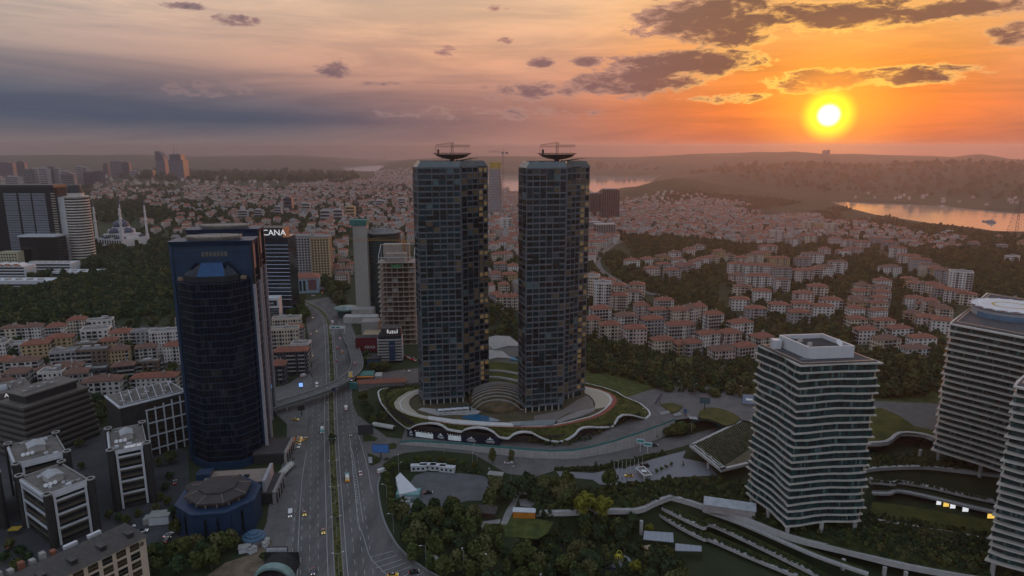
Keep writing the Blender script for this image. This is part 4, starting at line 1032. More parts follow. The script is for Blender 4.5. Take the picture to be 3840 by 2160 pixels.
# ------------------------------------------------------------------ planted terraces of the east complex
edge_w = mat('terrace_edge', (.36, .345, .33), .75, var=.15, scale=.4)
plant_g = mat('deck_planting', (.050, .058, .020), .95, col2=(.020, .028, .010), scale=.35, spec=.05, bump=.6, bscale=1.0)
def poly3(mb, pts):
 """triangulated face through 3-D points"""
 tri = tessellate_polygon([[Vector((p[0], p[1], 0)) for p in pts]])
 fs = []
 for t in tri:
  a, b, c = (pts[i] for i in t); sg = (b[0] - a[0]) * (c[1] - a[1]) - (b[1] - a[1]) * (c[0] - a[0]); fs.append(t if sg > 0 else tuple(reversed(t)))
 mb.add([tuple(p) for p in pts], fs)
def deck(label, front, back, top=None, fascia=2.2, name='planted_deck', group='planted decks of the east complex', kerb=2.0, glassy=None, posts=()):
 """deck with a pale fascia beam along its front edge; front, back: 3-D points"""
 top = top or plant_g; c = front[0]; root = empty(name, c, label=label, cat='terrace', group=group); off = -Vector(c)
 def add(mb, nm, m, **k): o = mb.build(nm, m, **k); o.parent = root; o.location = off; return o
 mb = MB(); poly3(mb, list(front) + list(reversed(back))); add(mb, 'deck_surface', top)
 F = smooth_line(front, 3) if len(front) > 3 else [Vector(p) for p in front]
 inn = []
 for i, p in enumerate(F):
  a = F[max(i - 1, 0)]; b = F[min(i + 1, len(F) - 1)]; d = (b - a); n = Vector((-d.y, d.x, 0)).normalized()
  if n.y < 0: n = -n
  inn.append(p + n * kerb)
 mb = MB()
 for i in range(len(F) - 1):
  a, b, ai, bi = F[i], F[i + 1], inn[i], inn[i + 1]
  mb.add([(a.x, a.y, a.z - fascia), (b.x, b.y, b.z - fascia), (b.x, b.y, b.z + .25), (a.x, a.y, a.z + .25), (bi.x, bi.y, bi.z + .3), (ai.x, ai.y, ai.z + .3), (bi.x, bi.y, bi.z - fascia), (ai.x, ai.y, ai.z - fascia)], [(0, 1, 2, 3), (3, 2, 4, 5), (5, 4, 6, 7), (7, 6, 1, 0)])
 add(mb, 'edge_beam', edge_w)
 mb = MB()
 for i in range(len(F) - 1): mb.bar(F[i] + Vector((0, .1, 1.15)), F[i + 1] + Vector((0, .1, 1.15)), .045, 3)
 for p, d in along(F, 3.0):
  k = min(range(len(F)), key=lambda j: (F[j].xy - p).length); mb.bar((p.x, p.y + .1, F[k].z), (p.x, p.y + .1, F[k].z + 1.15), .04, 3)
 add(mb, 'railing', steel_d)
 if glassy:                                                        # glazed wall set back under the beam
  mb = MB()
  for i in range(len(F) - 1):
   a, b = F[i] + (inn[i] - F[i]) * (glassy[0] / kerb), F[i + 1] + (inn[i + 1] - F[i + 1]) * (glassy[0] / kerb)
   mb.add([(a.x, a.y, a.z - fascia - glassy[1]), (b.x, b.y, b.z - fascia - glassy[1]), (b.x, b.y, b.z - fascia + .2), (a.x, a.y, a.z - fascia + .2)], [(0, 1, 2, 3)])
  add(mb, 'glazed_wall', glass('glass_shop', (.018, .022, .024), .15))
 for (p, h) in posts:
  mb = MB(); mb.lathe([(.9, -h), (.9, -fascia + .1)], p, 12); add(mb, 'column', conc_l)
 return root
def zz(pts, f): return [f(x, y, z) for x, y, z in pts]
# long garden deck on which the first banded tower stands
F6 = zz([(40, 890, 1.5), (330, 890, 1.5), (640, 882, 1.5), (1190, 862, 1.5), (1600, 850, 1.8), (1850, 745, 2.0), (2050, 665, 2.2), (2130, 668, 2.2), (2400, 745, 2.0)], zE) + zz([(190, 935, 2.0), (420, 1000, 1.8), (800, 1150, 1.4), (1250, 1262, -.6), (1700, 1372, -2.2), (2150, 1449, -3.4), (2500, 1500, -4)], r3)
B6 = zz([(40, 700, .5), (330, 640, .4), (640, 560, .3), (900, 520, .2), (1240, 492, .15), (1600, 440, .15), (2130, 380, .15)], zE) + zz([(0, 712, .2), (300, 708, .3), (700, 800, .4), (1300, 900, .2), (1500, 1040, -3), (2000, 1110, -4), (2400, 1190, -4.5)], r3)
deck('long planted garden deck with pale edge beam under the tower with the white plant screen', F6, B6, posts=[(zE(1635, 960, 1.8), 9.5), (r3(1220, 1290, -.6), 8), (r3(1530, 1350, -2), 7), (r3(1690, 1385, -2.2), 7)], glassy=(6, 4.0))
F7 = zz([(1930, 825, -2.0), (2200, 960, -2.0), (2576, 1130, -2.0)], zE) + zz([(200, 1060, -2.2), (400, 1145, -2.4), (700, 1290, -2.6), (960, 1420, -2.8), (1100, 1500, -3)], r3)
def setback(F, d, dz=0.0): return [Vector((p[0] + d * .25, p[1] + d, p[2] + dz)) for p in F]
deck('middle garden terrace with pale edge, running below the long garden deck', F7, setback(F7, 7), top=plant_g, fascia=1.2, glassy=(5, 2.2))
F8 = zz([(1790, 855, -5.0), (2000, 990, -5.0), (2250, 1140, -5.0), (2576, 1300, -5.0)], zE) + zz([(200, 1175, -5.0), (500, 1305, -5.0), (850, 1449, -5.2), (1000, 1510, -5.2)], r3)
deck('lowest garden terrace with pale edge above the sunken playground', F8, setback(F8, 7), top=plant_g, fascia=1.2, glassy=(4, 2.0))
F7b = zz([(150, 955, .0), (420, 1050, -.2), (800, 1215, -.8), (1000, 1300, -1.4), (1250, 1390, -1.8), (1400, 1440, -2)], r3)
deck('slim brown-edged garden terrace just under the long garden deck', F7b, setback(F7b, 5), fascia=.8, glassy=(4, 2.0))
# terraces between the towers
F1 = zz([(1370, 445, 8.5), (1550, 437, 8.5), (1650, 372, 8.5), (1800, 378, 8.5), (1890, 405, 8.5)], r3); B1 = zz([(1420, 185, 8.5), (1500, 180, 8.5), (1640, 240, 8.5), (1750, 320, 8.5), (1890, 345, 8.5)], r3)
deck('sloping lawn roof with pale folded edge between the two banded towers', F1, B1, top=grassroof, glassy=(5, 7.0), posts=[(r3(1800, 470, 6), 8)])
F2 = zz([(1360, 660, 2.5), (1450, 640, 2.5), (1650, 628, 2.5), (1850, 628, 2.5), (2100, 655, 2.5), (2420, 692, 2.5)], r3); B2 = zz([(1360, 545, 2.2), (1450, 545, 2.2), (1650, 540, 2.2), (1850, 545, 2.2), (2100, 570, 2.2), (2460, 600, 2.2)], r3)
deck('planted strip with pale edge in front of the helipad tower columns', F2, B2, fascia=1.6, glassy=(5, 5.0), posts=[(r3(1425, 690, 2.5), 9)])
F3 = zz([(1340, 742, -1.0), (1480, 748, -1.0), (1600, 760, -1.0), (1640, 745, -1.0), (1900, 790, -1.0), (2150, 850, -1.0), (2420, 905, -1.0)], r3)
deck('upper narrow shopping gallery with pale parapet under the planted strip', F3, setback(F3, 4), top=paving, fascia=.9, glassy=(3, 2.4), name='gallery_terrace')
F4 = zz([(1340, 822, -4.2), (1560, 832, -4.2), (1640, 812, -4.2), (1900, 865, -4.2), (2150, 925, -4.2), (2420, 985, -4.2)], r3)
deck('lower narrow shopping gallery with pale parapet above the lit shop windows', F4, setback(F4, 4), top=paving, fascia=.9, glassy=(3, 3.2), name='gallery_terrace')
F5 = zz([(1300, 1010, -4.6), (1600, 1055, -4.6), (1900, 1110, -4.6), (2150, 1150, -4.6), (2420, 1195, -4.6)], r3); B5 = zz([(1330, 880, -5.4), (1600, 905, -5.4), (1900, 955, -5.4), (2150, 1000, -5.4), (2440, 1050, -5.4)], r3)
deck('sunken green roof with pale edge below the lit shop windows', F5, B5, top=grassroof, fascia=1.5, glassy=(4, 2.5))
# lit shops below the lower gallery
for k, (x, w, c) in enumerate(((1930, 38, (.95, .97, 1)), (1985, 44, (1, .62, .12)), (2035, 42, (.97, .97, 1)), (2130, 46, (.97, .97, 1)), (2325, 60, (1, .58, .08)))):
 y = 905 + (x - 1930) * .26; a = r3(x - w / 2, y + 10, -8); d = Vector((1, -.1, 0)); root = empty('shop_window', a, R(-6)); ww = w / 2.0125 * .138
 mb = MB(); mb.box(0, ww, 0, .3, 0, 3.2); mb.build('frame', steel_d, root)
 mb = MB(); mb.box(.12, ww - .12, -.08, .0, .4, 2.9); mb.build('pane', mat('shop_glow_%d' % (c[2] < .5), c, .5, emit=(c, .75 if c[2] < .5 else .6), var=.5, scale=1.3), root)
 tag(root, ['white lit shop window at the west end of the lower gallery', 'amber lit shop window between two white ones', 'white lit shop window beside the amber one', 'white lit shop window standing alone along the gallery', 'wide amber lit shop window at the east end of the gallery'][k], 'shop window', 'lit shop windows')
# wedge-shaped vineyard roof beside the roundabout
WZ = 7.0
W4 = [r3(50, 460, WZ), r3(290, 652, WZ), r3(500, 602, WZ), r3(640, 420, WZ), r3(535, 228, WZ)]
root = empty('wedge_roof', W4[1], label='wedge-shaped planted roof with rows of vines and a broad pale rim', cat='roof'); off = -Vector(W4[1])
def wadd(mb, nm, m): o = mb.build(nm, m); o.parent = root; o.location = off; return o
mb = MB(); poly3(mb, W4); wadd(mb, 'roof_surface', mat('vine_soil', (.12, .10, .07), .95, col2=(.06, .055, .03), scale=.3))
for i, (a, b) in enumerate(zip(W4, W4[1:] + W4[:1])):
 if i == 2 or i == 3: continue
 d = (b - a).normalized(); n = Vector((-d.y, d.x, 0)); cn = sum(W4, Vector((0, 0, 0))) / 5
 if n.dot(cn - a) < 0: n = -n
 w_ = 4.2 if i == 0 else 2.0; mb = MB(); mb.add([a + Vector((0, 0, -1.2)), b + Vector((0, 0, -1.2)), b + Vector((0, 0, .3)), a + Vector((0, 0, .3)), b + n * w_ + Vector((0, 0, .3)), a + n * w_ + Vector((0, 0, .3))], [(0, 1, 2, 3), (3, 2, 4, 5)]); wadd(mb, 'rim', edge_w)
A_, B_, C_, D_ = W4[0], W4[1], W4[2], W4[4]
for k in range(30):
 t = (k + .8) / 31; p = A_.lerp(D_, t) + (B_ - A_) * .0; q = B_.lerp(C_, min(1, t * 1.0)); p = A_.lerp(D_, t); q = B_.lerp(W4[3], t)
 p2 = p.lerp(q, .06); q2 = p.lerp(q, .95); mb = MB(); n = 14
 for j in range(n):
  a, b = p2.lerp(q2, j / n), p2.lerp(q2, (j + .86) / n); d = (b - a).normalized(); h = random.uniform(.5, 1.0)
  nn = Vector((-d.y, d.x, 0)) * random.uniform(.35, .6); mb.add([a - nn, b - nn, b + nn, a + nn, a + Vector((0, 0, h)), b + Vector((0, 0, h))], [(0, 1, 5, 4), (2, 3, 4, 5), (3, 0, 4), (1, 2, 5)])
 wadd(mb, 'vine_row', mat('vine_leaf', (.035, .05, .014), .95, col2=(.018, .026, .008), scale=.5))
mb = MB(); p = r3(195, 590, WZ - 3); mb.lathe([(.8, -7), (.8, 2)], p, 10); wadd(mb, 'column', conc_l)
# roundabout beside it
rc = zD(1190, 640, PLAT); ring_ = [zD(x, y, PLAT) for x, y in ((890, 600), (920, 555), (1000, 530), (1120, 520), (1250, 545), (1370, 590), (1470, 640), (1515, 685), (1460, 735), (1380, 770), (1270, 785), (1150, 730), (1020, 690), (930, 680), (890, 650))]
mb = MB(); mb.prism([tuple(p[:2]) for p in smooth_line(ring_ + ring_[:1], 3)[:-1]], PLAT - .3, PLAT + .25, bottom=False); structure(mb.build('roundabout_island', drygrass))
tri_ = [zD(x, y, PLAT) for x, y in ((300, 470), (480, 450), (650, 500), (560, 580), (480, 600), (400, 540))]
mb = MB(); mb.prism([tuple(p[:2]) for p in tri_], PLAT - .3, PLAT + .25, bottom=False); structure(mb.build('traffic_island', drygrass))
mb = MB()
for (x0, y0, x1, y1, n) in ((320, 605, 440, 585, 7), (520, 630, 610, 610, 6), (745, 670, 860, 680, 8)):
 for k in range(n):
  a = zD(lerp(x0, x1, k / (n - 1)), lerp(y0, y1, k / (n - 1)), PLAT); mb.box(a.x - .3, a.x + .3, a.y - 2.2, a.y + 2.2, PLAT + .1, PLAT + .13)
stuff(mb.build('crossing_stripe', white_paint))
# tunnel mouth below the roundabout
tp = zD(985, 840, 0); root = empty('tunnel_portal', (tp.x, tp.y, 0), R(-14), label='low arched tunnel mouth with teal parapet below the roundabout lawn', cat='tunnel')
mb = MB(); n = 14
for k in range(n):
 a0, a1 = math.pi * k / n, math.pi * (k + 1) / n; f_ = lambda a, r, h, y: (r * math.cos(a), y, h * math.sin(a))
 mb.add([f_(a0, 9, 5.6, 0), f_(a1, 9, 5.6, 0), f_(a1, 11.5, 7.4, 0), f_(a0, 11.5, 7.4, 0), f_(a1, 11.5, 7.4, 6), f_(a0, 11.5, 7.4, 6)], [(0, 1, 2, 3), (3, 2, 4, 5)])
 mb.build('arch_rim', teal_m, root)
mb = MB()
for k in range(n):
 a0, a1 = math.pi * k / n, math.pi * (k + 1) / n
 mb.add([(9 * math.cos(a0), .1, 5.6 * math.sin(a0)), (9 * math.cos(a1), .1, 5.6 * math.sin(a1)), (9 * math.cos(a1), 14, 5.6 * math.sin(a1)), (9 * math.cos(a0), 14, 5.6 * math.sin(a0))], [(0, 1, 2, 3)])
mb.quad((-9, 14, 0), (9, 14, 0), (9, 14, 5.6), (-9, 14, 5.6)); mb.build('vault', mat('tunnel_dark', (.02, .02, .02), .9), root)

# ------------------------------------------------------------------ plaza between the road and the garden deck, park lot
plaza = [zE(x, y) for x, y in ((350, 270), (900, 300), (1500, 190), (1800, 90), (2100, 10), (2300, -40))] + [r3(0, 560), r3(200, 600), r3(260, 690), r3(0, 700)] + [zE(x, y) for x, y in ((2130, 372), (1600, 435), (1240, 485), (1000, 470), (900, 400), (400, 350))]
sheet('plaza', plaza, mat('plaza_bluegrey', (.17, .17, .185), .6, var=.2, scale=.4, stretch=(1, 3, 1)), z=.09)
lot = [r2(x, y) for x, y in ((560, 690), (640, 665), (830, 670), (1060, 690), (1240, 770), (1180, 830), (1100, 880), (960, 880), (840, 910), (680, 945), (600, 960), (470, 985), (440, 860), (520, 740))]
sheet('car_park', lot, mat('lot_asphalt', (.095, .095, .10), .85, var=.25, scale=.15), z=.10)

# ------------------------------------------------------------------ trees
def leaf_mat(name, c1, c2, c3):
 m = bpy.data.materials.new(name); m.use_nodes = True; t = NT(m.node_tree); b = t.n['Principled BSDF']
 p = t.new('ShaderNodeNewGeometry').outputs['Position']; rnd = t.new('ShaderNodeObjectInfo').outputs['Random']
 n = t.noise(p, .9, 3, .6)
 c = t.mix(t.mapr(n, .35, .65), c1, c2); c = t.mix(t.math('MULTIPLY', rnd, .75), c, c3)
 t.l.new(c, b.inputs['Base Color']); b.inputs['Roughness'].default_value = .8; b.inputs['Specular IOR Level'].default_value = .12
 MATS[name] = m; return m
LEAF = leaf_mat('foliage_green', (.030, .048, .014), (.072, .095, .026), (.066, .062, .016))
LEAF_Y = leaf_mat('foliage_yellow_green', (.075, .088, .012), (.17, .165, .022), (.13, .12, .016))
LEAF_D = leaf_mat('foliage_dark', (.018, .034, .015), (.044, .064, .024), (.030, .050, .018))
LEAF_O = leaf_mat('foliage_olive', (.048, .056, .020), (.105, .108, .038), (.085, .075, .030))
bark = mat('bark', (.055, .042, .032), .95, var=.3, scale=2)
def crown_mesh(name, n, kind, leaf, m, seed, tint=None):
 """many leaf-clump faces spread through a crown of unit radius standing on z = 0"""
 r_ = np.random.default_rng(seed)
 if kind == 'round':
  k = 15; cs = r_.normal(size=(k, 3)); cs /= np.linalg.norm(cs, axis=1)[:, None]; cs *= r_.uniform(.30, .62, (k, 1)); cs[:, 2] = cs[:, 2] * .85 + .95; rs = r_.uniform(.30, .50, k)
 elif kind == 'cone':
  k = 16; h = np.linspace(.25, 2.5, k); a = r_.uniform(0, 6.28, k); w = (2.8 - h) * .20; cs = np.stack([w * np.cos(a), w * np.sin(a), h], 1); rs = .13 + (2.8 - h) * .20
 elif kind == 'tall':
  k = 16; h = np.linspace(.35, 2.1, k); a = r_.uniform(0, 6.28, k); w = .30 * np.sin(np.linspace(.5, 2.9, k)); cs = np.stack([w * np.cos(a), w * np.sin(a), h], 1); rs = .26 + .2 * np.sin(np.linspace(.4, 2.9, k))
 else:
  k = 9; cs = np.stack([r_.uniform(-.6, .6, k), r_.uniform(-.6, .6, k), r_.uniform(.2, .6, k)], 1); rs = r_.uniform(.3, .5, k)
 pick = r_.choice(k, n, p=rs ** 2 / np.sum(rs ** 2)); d = r_.normal(size=(n, 3)); d /= np.linalg.norm(d, axis=1)[:, None]
 d[:, 2] = np.where(d[:, 2] < -.45, -d[:, 2], d[:, 2])
 c = cs[pick] + d * rs[pick][:, None] * r_.uniform(.72, 1.06, (n, 1))
 nrm = d + r_.normal(size=(n, 3)) * .45; nrm /= np.linalg.norm(nrm, axis=1)[:, None]
 t1 = np.cross(nrm, r_.normal(size=(n, 3))); t1 /= np.linalg.norm(t1, axis=1)[:, None]; t2 = np.cross(nrm, t1)
 s = leaf * r_.uniform(.6, 1.3, (n, 1)); q = [c - t1 * s - t2 * s * .7, c + t1 * s - t2 * s * .8, c + t1 * s * .8 + t2 * s, c - t1 * s * .9 + t2 * s * .7]
 v = np.stack(q, 1).reshape(-1, 3); f = np.arange(4 * n).reshape(-1, 4)
 me = bpy.data.meshes.new(name); me.from_pydata(v.tolist(), [], f.tolist()); me.materials.append(m); me.update(); return me
def trunk_mesh(h, r0=.09):
 mb = MB(); mb.bar((0, 0, -.1), (.02, .01, h), r0, 6, r0 * .6)
 for a in range(4): mb.bar((.01, 0, h * .8), (.34 * math.cos(a * 1.6), .34 * math.sin(a * 1.6), h + .45), r0 * .5, 4, r0 * .2)
 return mb.mesh('trunk', bark)
TRUNK = trunk_mesh(.55); TRUNK_S = trunk_mesh(.3, .07)
CR = {'round': [crown_mesh('crown', 620, 'round', .13, LEAF, 1), crown_mesh('crown', 620, 'round', .13, LEAF, 2), crown_mesh('crown', 560, 'round', .14, LEAF_D, 3), crown_mesh('crown', 560, 'round', .13, LEAF_O, 4)],
  'yellow': [crown_mesh('crown', 760, 'round', .115, LEAF_Y, 5)], 'cone': [crown_mesh('crown', 560, 'cone', .12, LEAF_D, 6)], 'tall': [crown_mesh('crown', 560, 'tall', .13, LEAF_D, 7), crown_mesh('crown', 560, 'tall', .13, LEAF, 8)],
  'ball': [crown_mesh('crown', 620, 'round', .11, LEAF, 9)]}
TREES = []
def tree(p, r, kind='round', label=None, group=None, zs=1.0, var=None, cat='tree', name=None):
 """tree of crown radius r standing at p"""
 i = var if var is not None else random.randrange(len(CR[kind])); nm = name or {'cone': 'conifer_tree', 'tall': 'poplar_tree'}.get(kind, 'broadleaf_tree')
 o = empty(nm, p, random.uniform(0, 6.28), label=label, cat=cat, group=group)
 t_ = put('trunk', TRUNK if kind not in ('cone',) else TRUNK_S, o); t_.scale = (r, r, r * zs)
 c = put('crown', CR[kind][i], o); c.scale = (r * random.uniform(.9, 1.1), r * random.uniform(.9, 1.1), r * zs * random.uniform(.92, 1.08))
 TREES.append((p[0], p[1], r)); return o
def gz(p): return Vector((p[0], p[1], land(p[0], p[1])))
# row of clipped street trees round the park lot (r2 pixels of the trunk foot)
row = [(350, 660), (345, 720), (350, 775), (360, 830), (372, 875), (378, 920), (388, 965), (400, 1010), (412, 640), (485, 622), (580, 605), (665, 598), (755, 602), (838, 612), (922, 625), (1008, 645)]
for k, (x, y) in enumerate(row):
 tree(r2(x, y), 2.9, 'ball', 'clipped round street tree in the row curving round the car park', 'street trees round the car park')
# park trees: (zone, x, y of foot, radius, kind)
for (x, y, r_, k, lab) in ((1820, 990, 6.6, 'yellow', 'tall yellow-green tree above the white footbridge deck'), (1955, 1100, 6.0, 'yellow', 'round yellow-green tree in front of the white footbridge deck'), (1805, 1240, 2.6, 'yellow', 'small yellow-green tree beside the round playground'), (2215, 1400, 3.6, 'yellow', 'yellow-green tree next to the yellow climbing frame'),
      (2020, 790, 5.0, 'round', 'dark round tree beside the taxi plaza'), (1285, 600, 4.0, 'round', 'slender lone tree in the road by the white car'), (1140, 600, 4.0, 'round', 'thin lone tree in the road below the largest hoarding panel'), (2320, 1110, 3.0, 'yellow', 'yellow-green tree beside the grey canopy roofs')):
 z = 0 if y < 1000 else -7; zs = 1.9 if 'lone' in lab else 1.15
 p = r2(x, y, z); p.z = land(p.x, p.y) if 'deck' not in lab else 0.5; tree(p, r_ * (.62 if 'lone' in lab else 1), k, lab, zs=zs, cat='tree')
for (x, y) in ((1922, 650), (2038, 640), (2130, 625), (2215, 605)):
 tree(r2(x, y), 2.3, 'cone', 'dark clipped cone tree in the hedge along the ramp road', 'cone trees in the road hedge', zs=.85)
for (x, y) in ((1470, 1035), (1525, 1045), (1572, 1040), (1672, 1055), (1660, 1140), (1720, 1130), (2250, 1180), (2400, 1230), (2490, 1260), (1585, 1190), (2150, 1200)):
 p = r2(x, y, -4); tree(gz(p), 2.3, 'cone', 'dark cone tree planted in the sunken garden', 'cone trees of the sunken garden', zs=.95)
for (x, y) in ((1770, 330), (1860, 290), (1935, 260), (2005, 225), (2080, 190)):
 tree(zE(x, y, 0), 1.3, 'ball', 'small round tub tree on the taxi plaza', 'tub trees on the taxi plaza')
# the dense trees of the park, nearest ones one by one
def fill(poly, spacing, jitter=.45, seed=0):
 """jittered points in a plan polygon"""
 r_ = np.random.default_rng(seed); xs = [p[0] for p in poly]; ys = [p[1] for p in poly]
 gx, gy = np.meshgrid(np.arange(min(xs), max(xs), spacing), np.arange(min(ys), max(ys), spacing)); gx = gx.ravel() + r_.uniform(-jitter, jitter, gx.size) * spacing; gy = gy.ravel() + r_.uniform(-jitter, jitter, gy.size) * spacing
 m = pip(gx, gy, poly); return gx[m], gy[m]
park = [[r2(x, y, 0) for x, y in ((420, 1010), (560, 985), (700, 960), (850, 930), (1010, 930), (1060, 1050), (1040, 1130), (1000, 1180), (1100, 1210), (1230, 1130), (1280, 1180), (1420, 1210), (1500, 1290), (1620, 1330), (1650, 1449), (1700, 1560), (900, 1560), (700, 1430), (560, 1340), (470, 1240), (410, 1120))],
  [r2(x, y, 0) for x, y in ((1340, 780), (1450, 790), (1640, 790), (1740, 800), (1750, 900), (1720, 960), (1480, 960), (1450, 880), (1340, 850))],
  [r2(x, y, 0) for x, y in ((1040, 890), (1180, 850), (1280, 790), (1270, 900), (1180, 960), (1060, 960))],
  [r2(x, y, -7) for x, y in ((1760, 1110), (2050, 1060), (2200, 1080), (2260, 1130), (2200, 1200), (1860, 1230), (1760, 1200))],
  [r2(x, y, -7) for x, y in ((1650, 1330), (1960, 1330), (1980, 1420), (1900, 1520), (1650, 1560))], [r2(x, y, -7) for x, y in ((2300, 1290), (2576, 1300), (2576, 1560), (2250, 1560), (2260, 1400))]]
k = 0
for i, pl in enumerate(park):
 X, Y = fill([tuple(p[:2]) for p in pl], 7.6 if i == 0 else 7.0, seed=i)
 for x, y in zip(X, Y):
  p = gz((x, y)); u, v = px(p)
  if v > 2260: continue
  kd = random.choices(['round', 'tall', 'cone'], [.80, .13, .07])[0]
  tree(p, random.uniform(3.6, 5.6) * (1 if kd == 'round' else .75), kd, {'round': 'full-crowned dark green tree in the park between boulevard and sunken garden', 'tall': 'slim upright dark tree in the park between boulevard and sunken garden', 'cone': 'dark conifer among the park trees'}[kd], {'round': 'broadleaf trees of the park', 'tall': 'slim trees of the park', 'cone': 'conifers of the park'}[kd], zs=random.uniform(1.0, 1.3)); k += 1
# courtyard trees on the west side
for (x, y, r_) in ((1290, 600, 4), (1340, 1130, 4.2), (1310, 1010, 3.4), (1270, 920, 2.6), (1700, 1270, 5.2), (1640, 1300, 5.0), (1560, 1330, 5.2), (1480, 1300, 4.8), (1390, 1320, 5.0), (1300, 1330, 4.6), (1220, 1340, 4.6), (1150, 1350, 4.2), (1750, 1240, 4.2), (1500, 1400, 4.6), (1350, 1430, 4.6), (1600, 1400, 5.0), (1180, 1430, 4.4), (1990, 1340, 2.0), (740, 200, 6.0), (790, 230, 5.5), (720, 260, 5), (770, 290, 4.5)):
 tree(r1(x, y), r_, 'round', 'round dark tree beside the octagonal blue hall and its yard' if y > 500 else 'tall dark tree between the terraced office and the white-gridded office', 'trees of the western yards', zs=1.1)
for (x, y, r_) in ((830, 1010, 2.6), (900, 1040, 2.4), (960, 1060, 2.6), (1050, 1000, 2.2), (1180, 960, 2.4), (1220, 880, 2.6), (1250, 800, 2.4), (1280, 720, 2.6), (1200, 620, 2.6), (620, 640, 2.4), (640, 760, 2.6), (80, 1250, 3), (160, 1300, 3), (40, 1350, 3), (220, 1340, 2.6), (130, 1400, 2.8), (650, 860, 2.4), (600, 480, 3)):
 tree(r1(x, y), r_, 'round', 'small dark tree in the office yard among the white-framed blocks', 'small trees of the office yard')
# boulevard median and verge
tree(zC(1150, 245), 3.2, 'round', 'lone broad tree on the boulevard median', zs=1.1)
for (x, y, r_) in ((1610, 990, 4.6), (1650, 1110, 3.4), (1700, 1260, 2.8), (1720, 1200, 3.6), (1840, 1290, 3.6), (1920, 1280, 3.6), (1770, 1330, 3.0)):
 tree(zB(x, y), r_, 'round', 'dark tree on the paved corner beside the podium tip', 'trees at the podium corner')
for (x, y, r_) in ((1680, 350, 4.5), (1700, 420, 4.5), (1800, 530, 4.0), (1860, 520, 4), (1930, 530, 4.2), (1990, 520, 4), (1760, 520, 4)):
 tree(zB(x, y), r_, 'round', 'dark tree in the hedge below the banner-clad office', 'trees behind the elevated ramp')
for (x, y, r_) in ((400, 970, 6.5), (440, 900, 7), (500, 930, 7), (560, 960, 6.5), (590, 990, 6), (480, 830, 6.5), (540, 760, 6), (430, 800, 6), (520, 860, 6.5), (360, 880, 6), (370, 980, 6)):
 tree(zA(x, y), r_, 'round', 'large dark tree beside the boulevard below the neon-striped tower', 'trees below the neon-striped tower', zs=1.2)
for (x, y, r_) in ((910, 520, 8), (960, 560, 8), (1090, 560, 8), (1160, 560, 8), (1200, 560, 7), (980, 640, 7), (1040, 690, 7), (1100, 760, 7), (1150, 780, 7), (1080, 700, 7), (900, 450, 8), (1010, 600, 7)):
 tree(zA(x, y), r_, 'round', 'tree in the green verge between the boulevard fork and the round glass pavilion', 'trees at the boulevard fork', zs=1.1)
# hedge of mixed trees between podium and ramp
for k in range(26):
 t_ = k / 25; x = lerp(1250, 2330, t_); y = float(np.interp(x, [1250, 1500, 1650, 1850, 2050, 2200, 2330], [925, 955, 968, 925, 850, 795, 745]))
 p = P4(x, y + random.uniform(0, 18), 4); p.z = zu(p.x) ; tree(p, random.uniform(1.2, 2.1), random.choice(('round', 'cone')), 'small tree in the dense hedge along the podium front', 'hedge trees along the podium front')
for (x, y, r_) in ((400, 960, 3.2), (520, 960, 4.5), (600, 950, 5.0), (680, 930, 4.6), (760, 890, 3.6), (620, 830, 3.6), (560, 900, 3.5), (240, 990, 1.8), (680, 760, 3.0)):
 p = zD(x, y, 0); tree(p, r_, 'round', 'dark tree on the bank beside the tunnel mouth', 'trees beside the tunnel mouth')

# ------------------------------------------------------------------ woodland too dense to count: instanced crowns on scattered points
PROTO = bpy.data.collections.new('woodland_prototypes')
def proto(kind, i, n, leaf, m, seed):
 mb = crown_mesh('crown', n, kind, leaf, m, seed); o = bpy.data.objects.new('crown_prototype', mb); PROTO.objects.link(o)
for i, (kd, n, m) in enumerate((('round', 230, LEAF), ('round', 230, LEAF_D), ('round', 210, LEAF_O), ('round', 220, LEAF), ('tall', 180, LEAF_D), ('round', 220, LEAF_D))): proto(kd, i, n, .20, m, 40 + i)
def scatter_group():
 g = bpy.data.node_groups.new('woodland_scatter', 'GeometryNodeTree')
 g.interface.new_socket('Geometry', in_out='INPUT', socket_type='NodeSocketGeometry'); g.interface.new_socket('Geometry', in_out='OUTPUT', socket_type='NodeSocketGeometry')
 t = NT(g); gi = t.new('NodeGroupInput'); go = t.new('NodeGroupOutput')
 ci = t.new('GeometryNodeCollectionInfo'); ci.inputs['Collection'].default_value = PROTO; ci.inputs['Separate Children'].default_value = True; ci.inputs['Reset Children'].default_value = True
 ip = t.new('GeometryNodeInstanceOnPoints'); ip.inputs['Pick Instance'].default_value = True
 t.l.new(gi.outputs[0], ip.inputs['Points']); t.l.new(ci.outputs[0], ip.inputs['Instance'])
 at_ = t.new('GeometryNodeInputNamedAttribute', data_type='FLOAT'); at_.inputs['Name'].default_value = 'size'
 rv = t.new('FunctionNodeRandomValue', data_type='FLOAT_VECTOR'); rv.inputs[0].default_value = (0, 0, 0); rv.inputs[1].default_value = (.15, .15, 6.28)
 t.l.new(rv.outputs[0], ip.inputs['Rotation'])
 rs = t.new('FunctionNodeRandomValue', data_type='FLOAT_VECTOR'); rs.inputs[0].default_value = (.85, .85, .75); rs.inputs[1].default_value = (1.15, 1.15, 1.2); rs.inputs['Seed'].default_value = 5
 sc_ = t.new('ShaderNodeVectorMath', operation='SCALE'); t.l.new(rs.outputs[0], sc_.inputs[0]); t.l.new(at_.outputs[0], sc_.inputs['Scale'])
 t.l.new(sc_.outputs[0], ip.inputs['Scale']); t.l.new(ip.outputs[0], go.inputs[0])
 return g
SG = scatter_group()
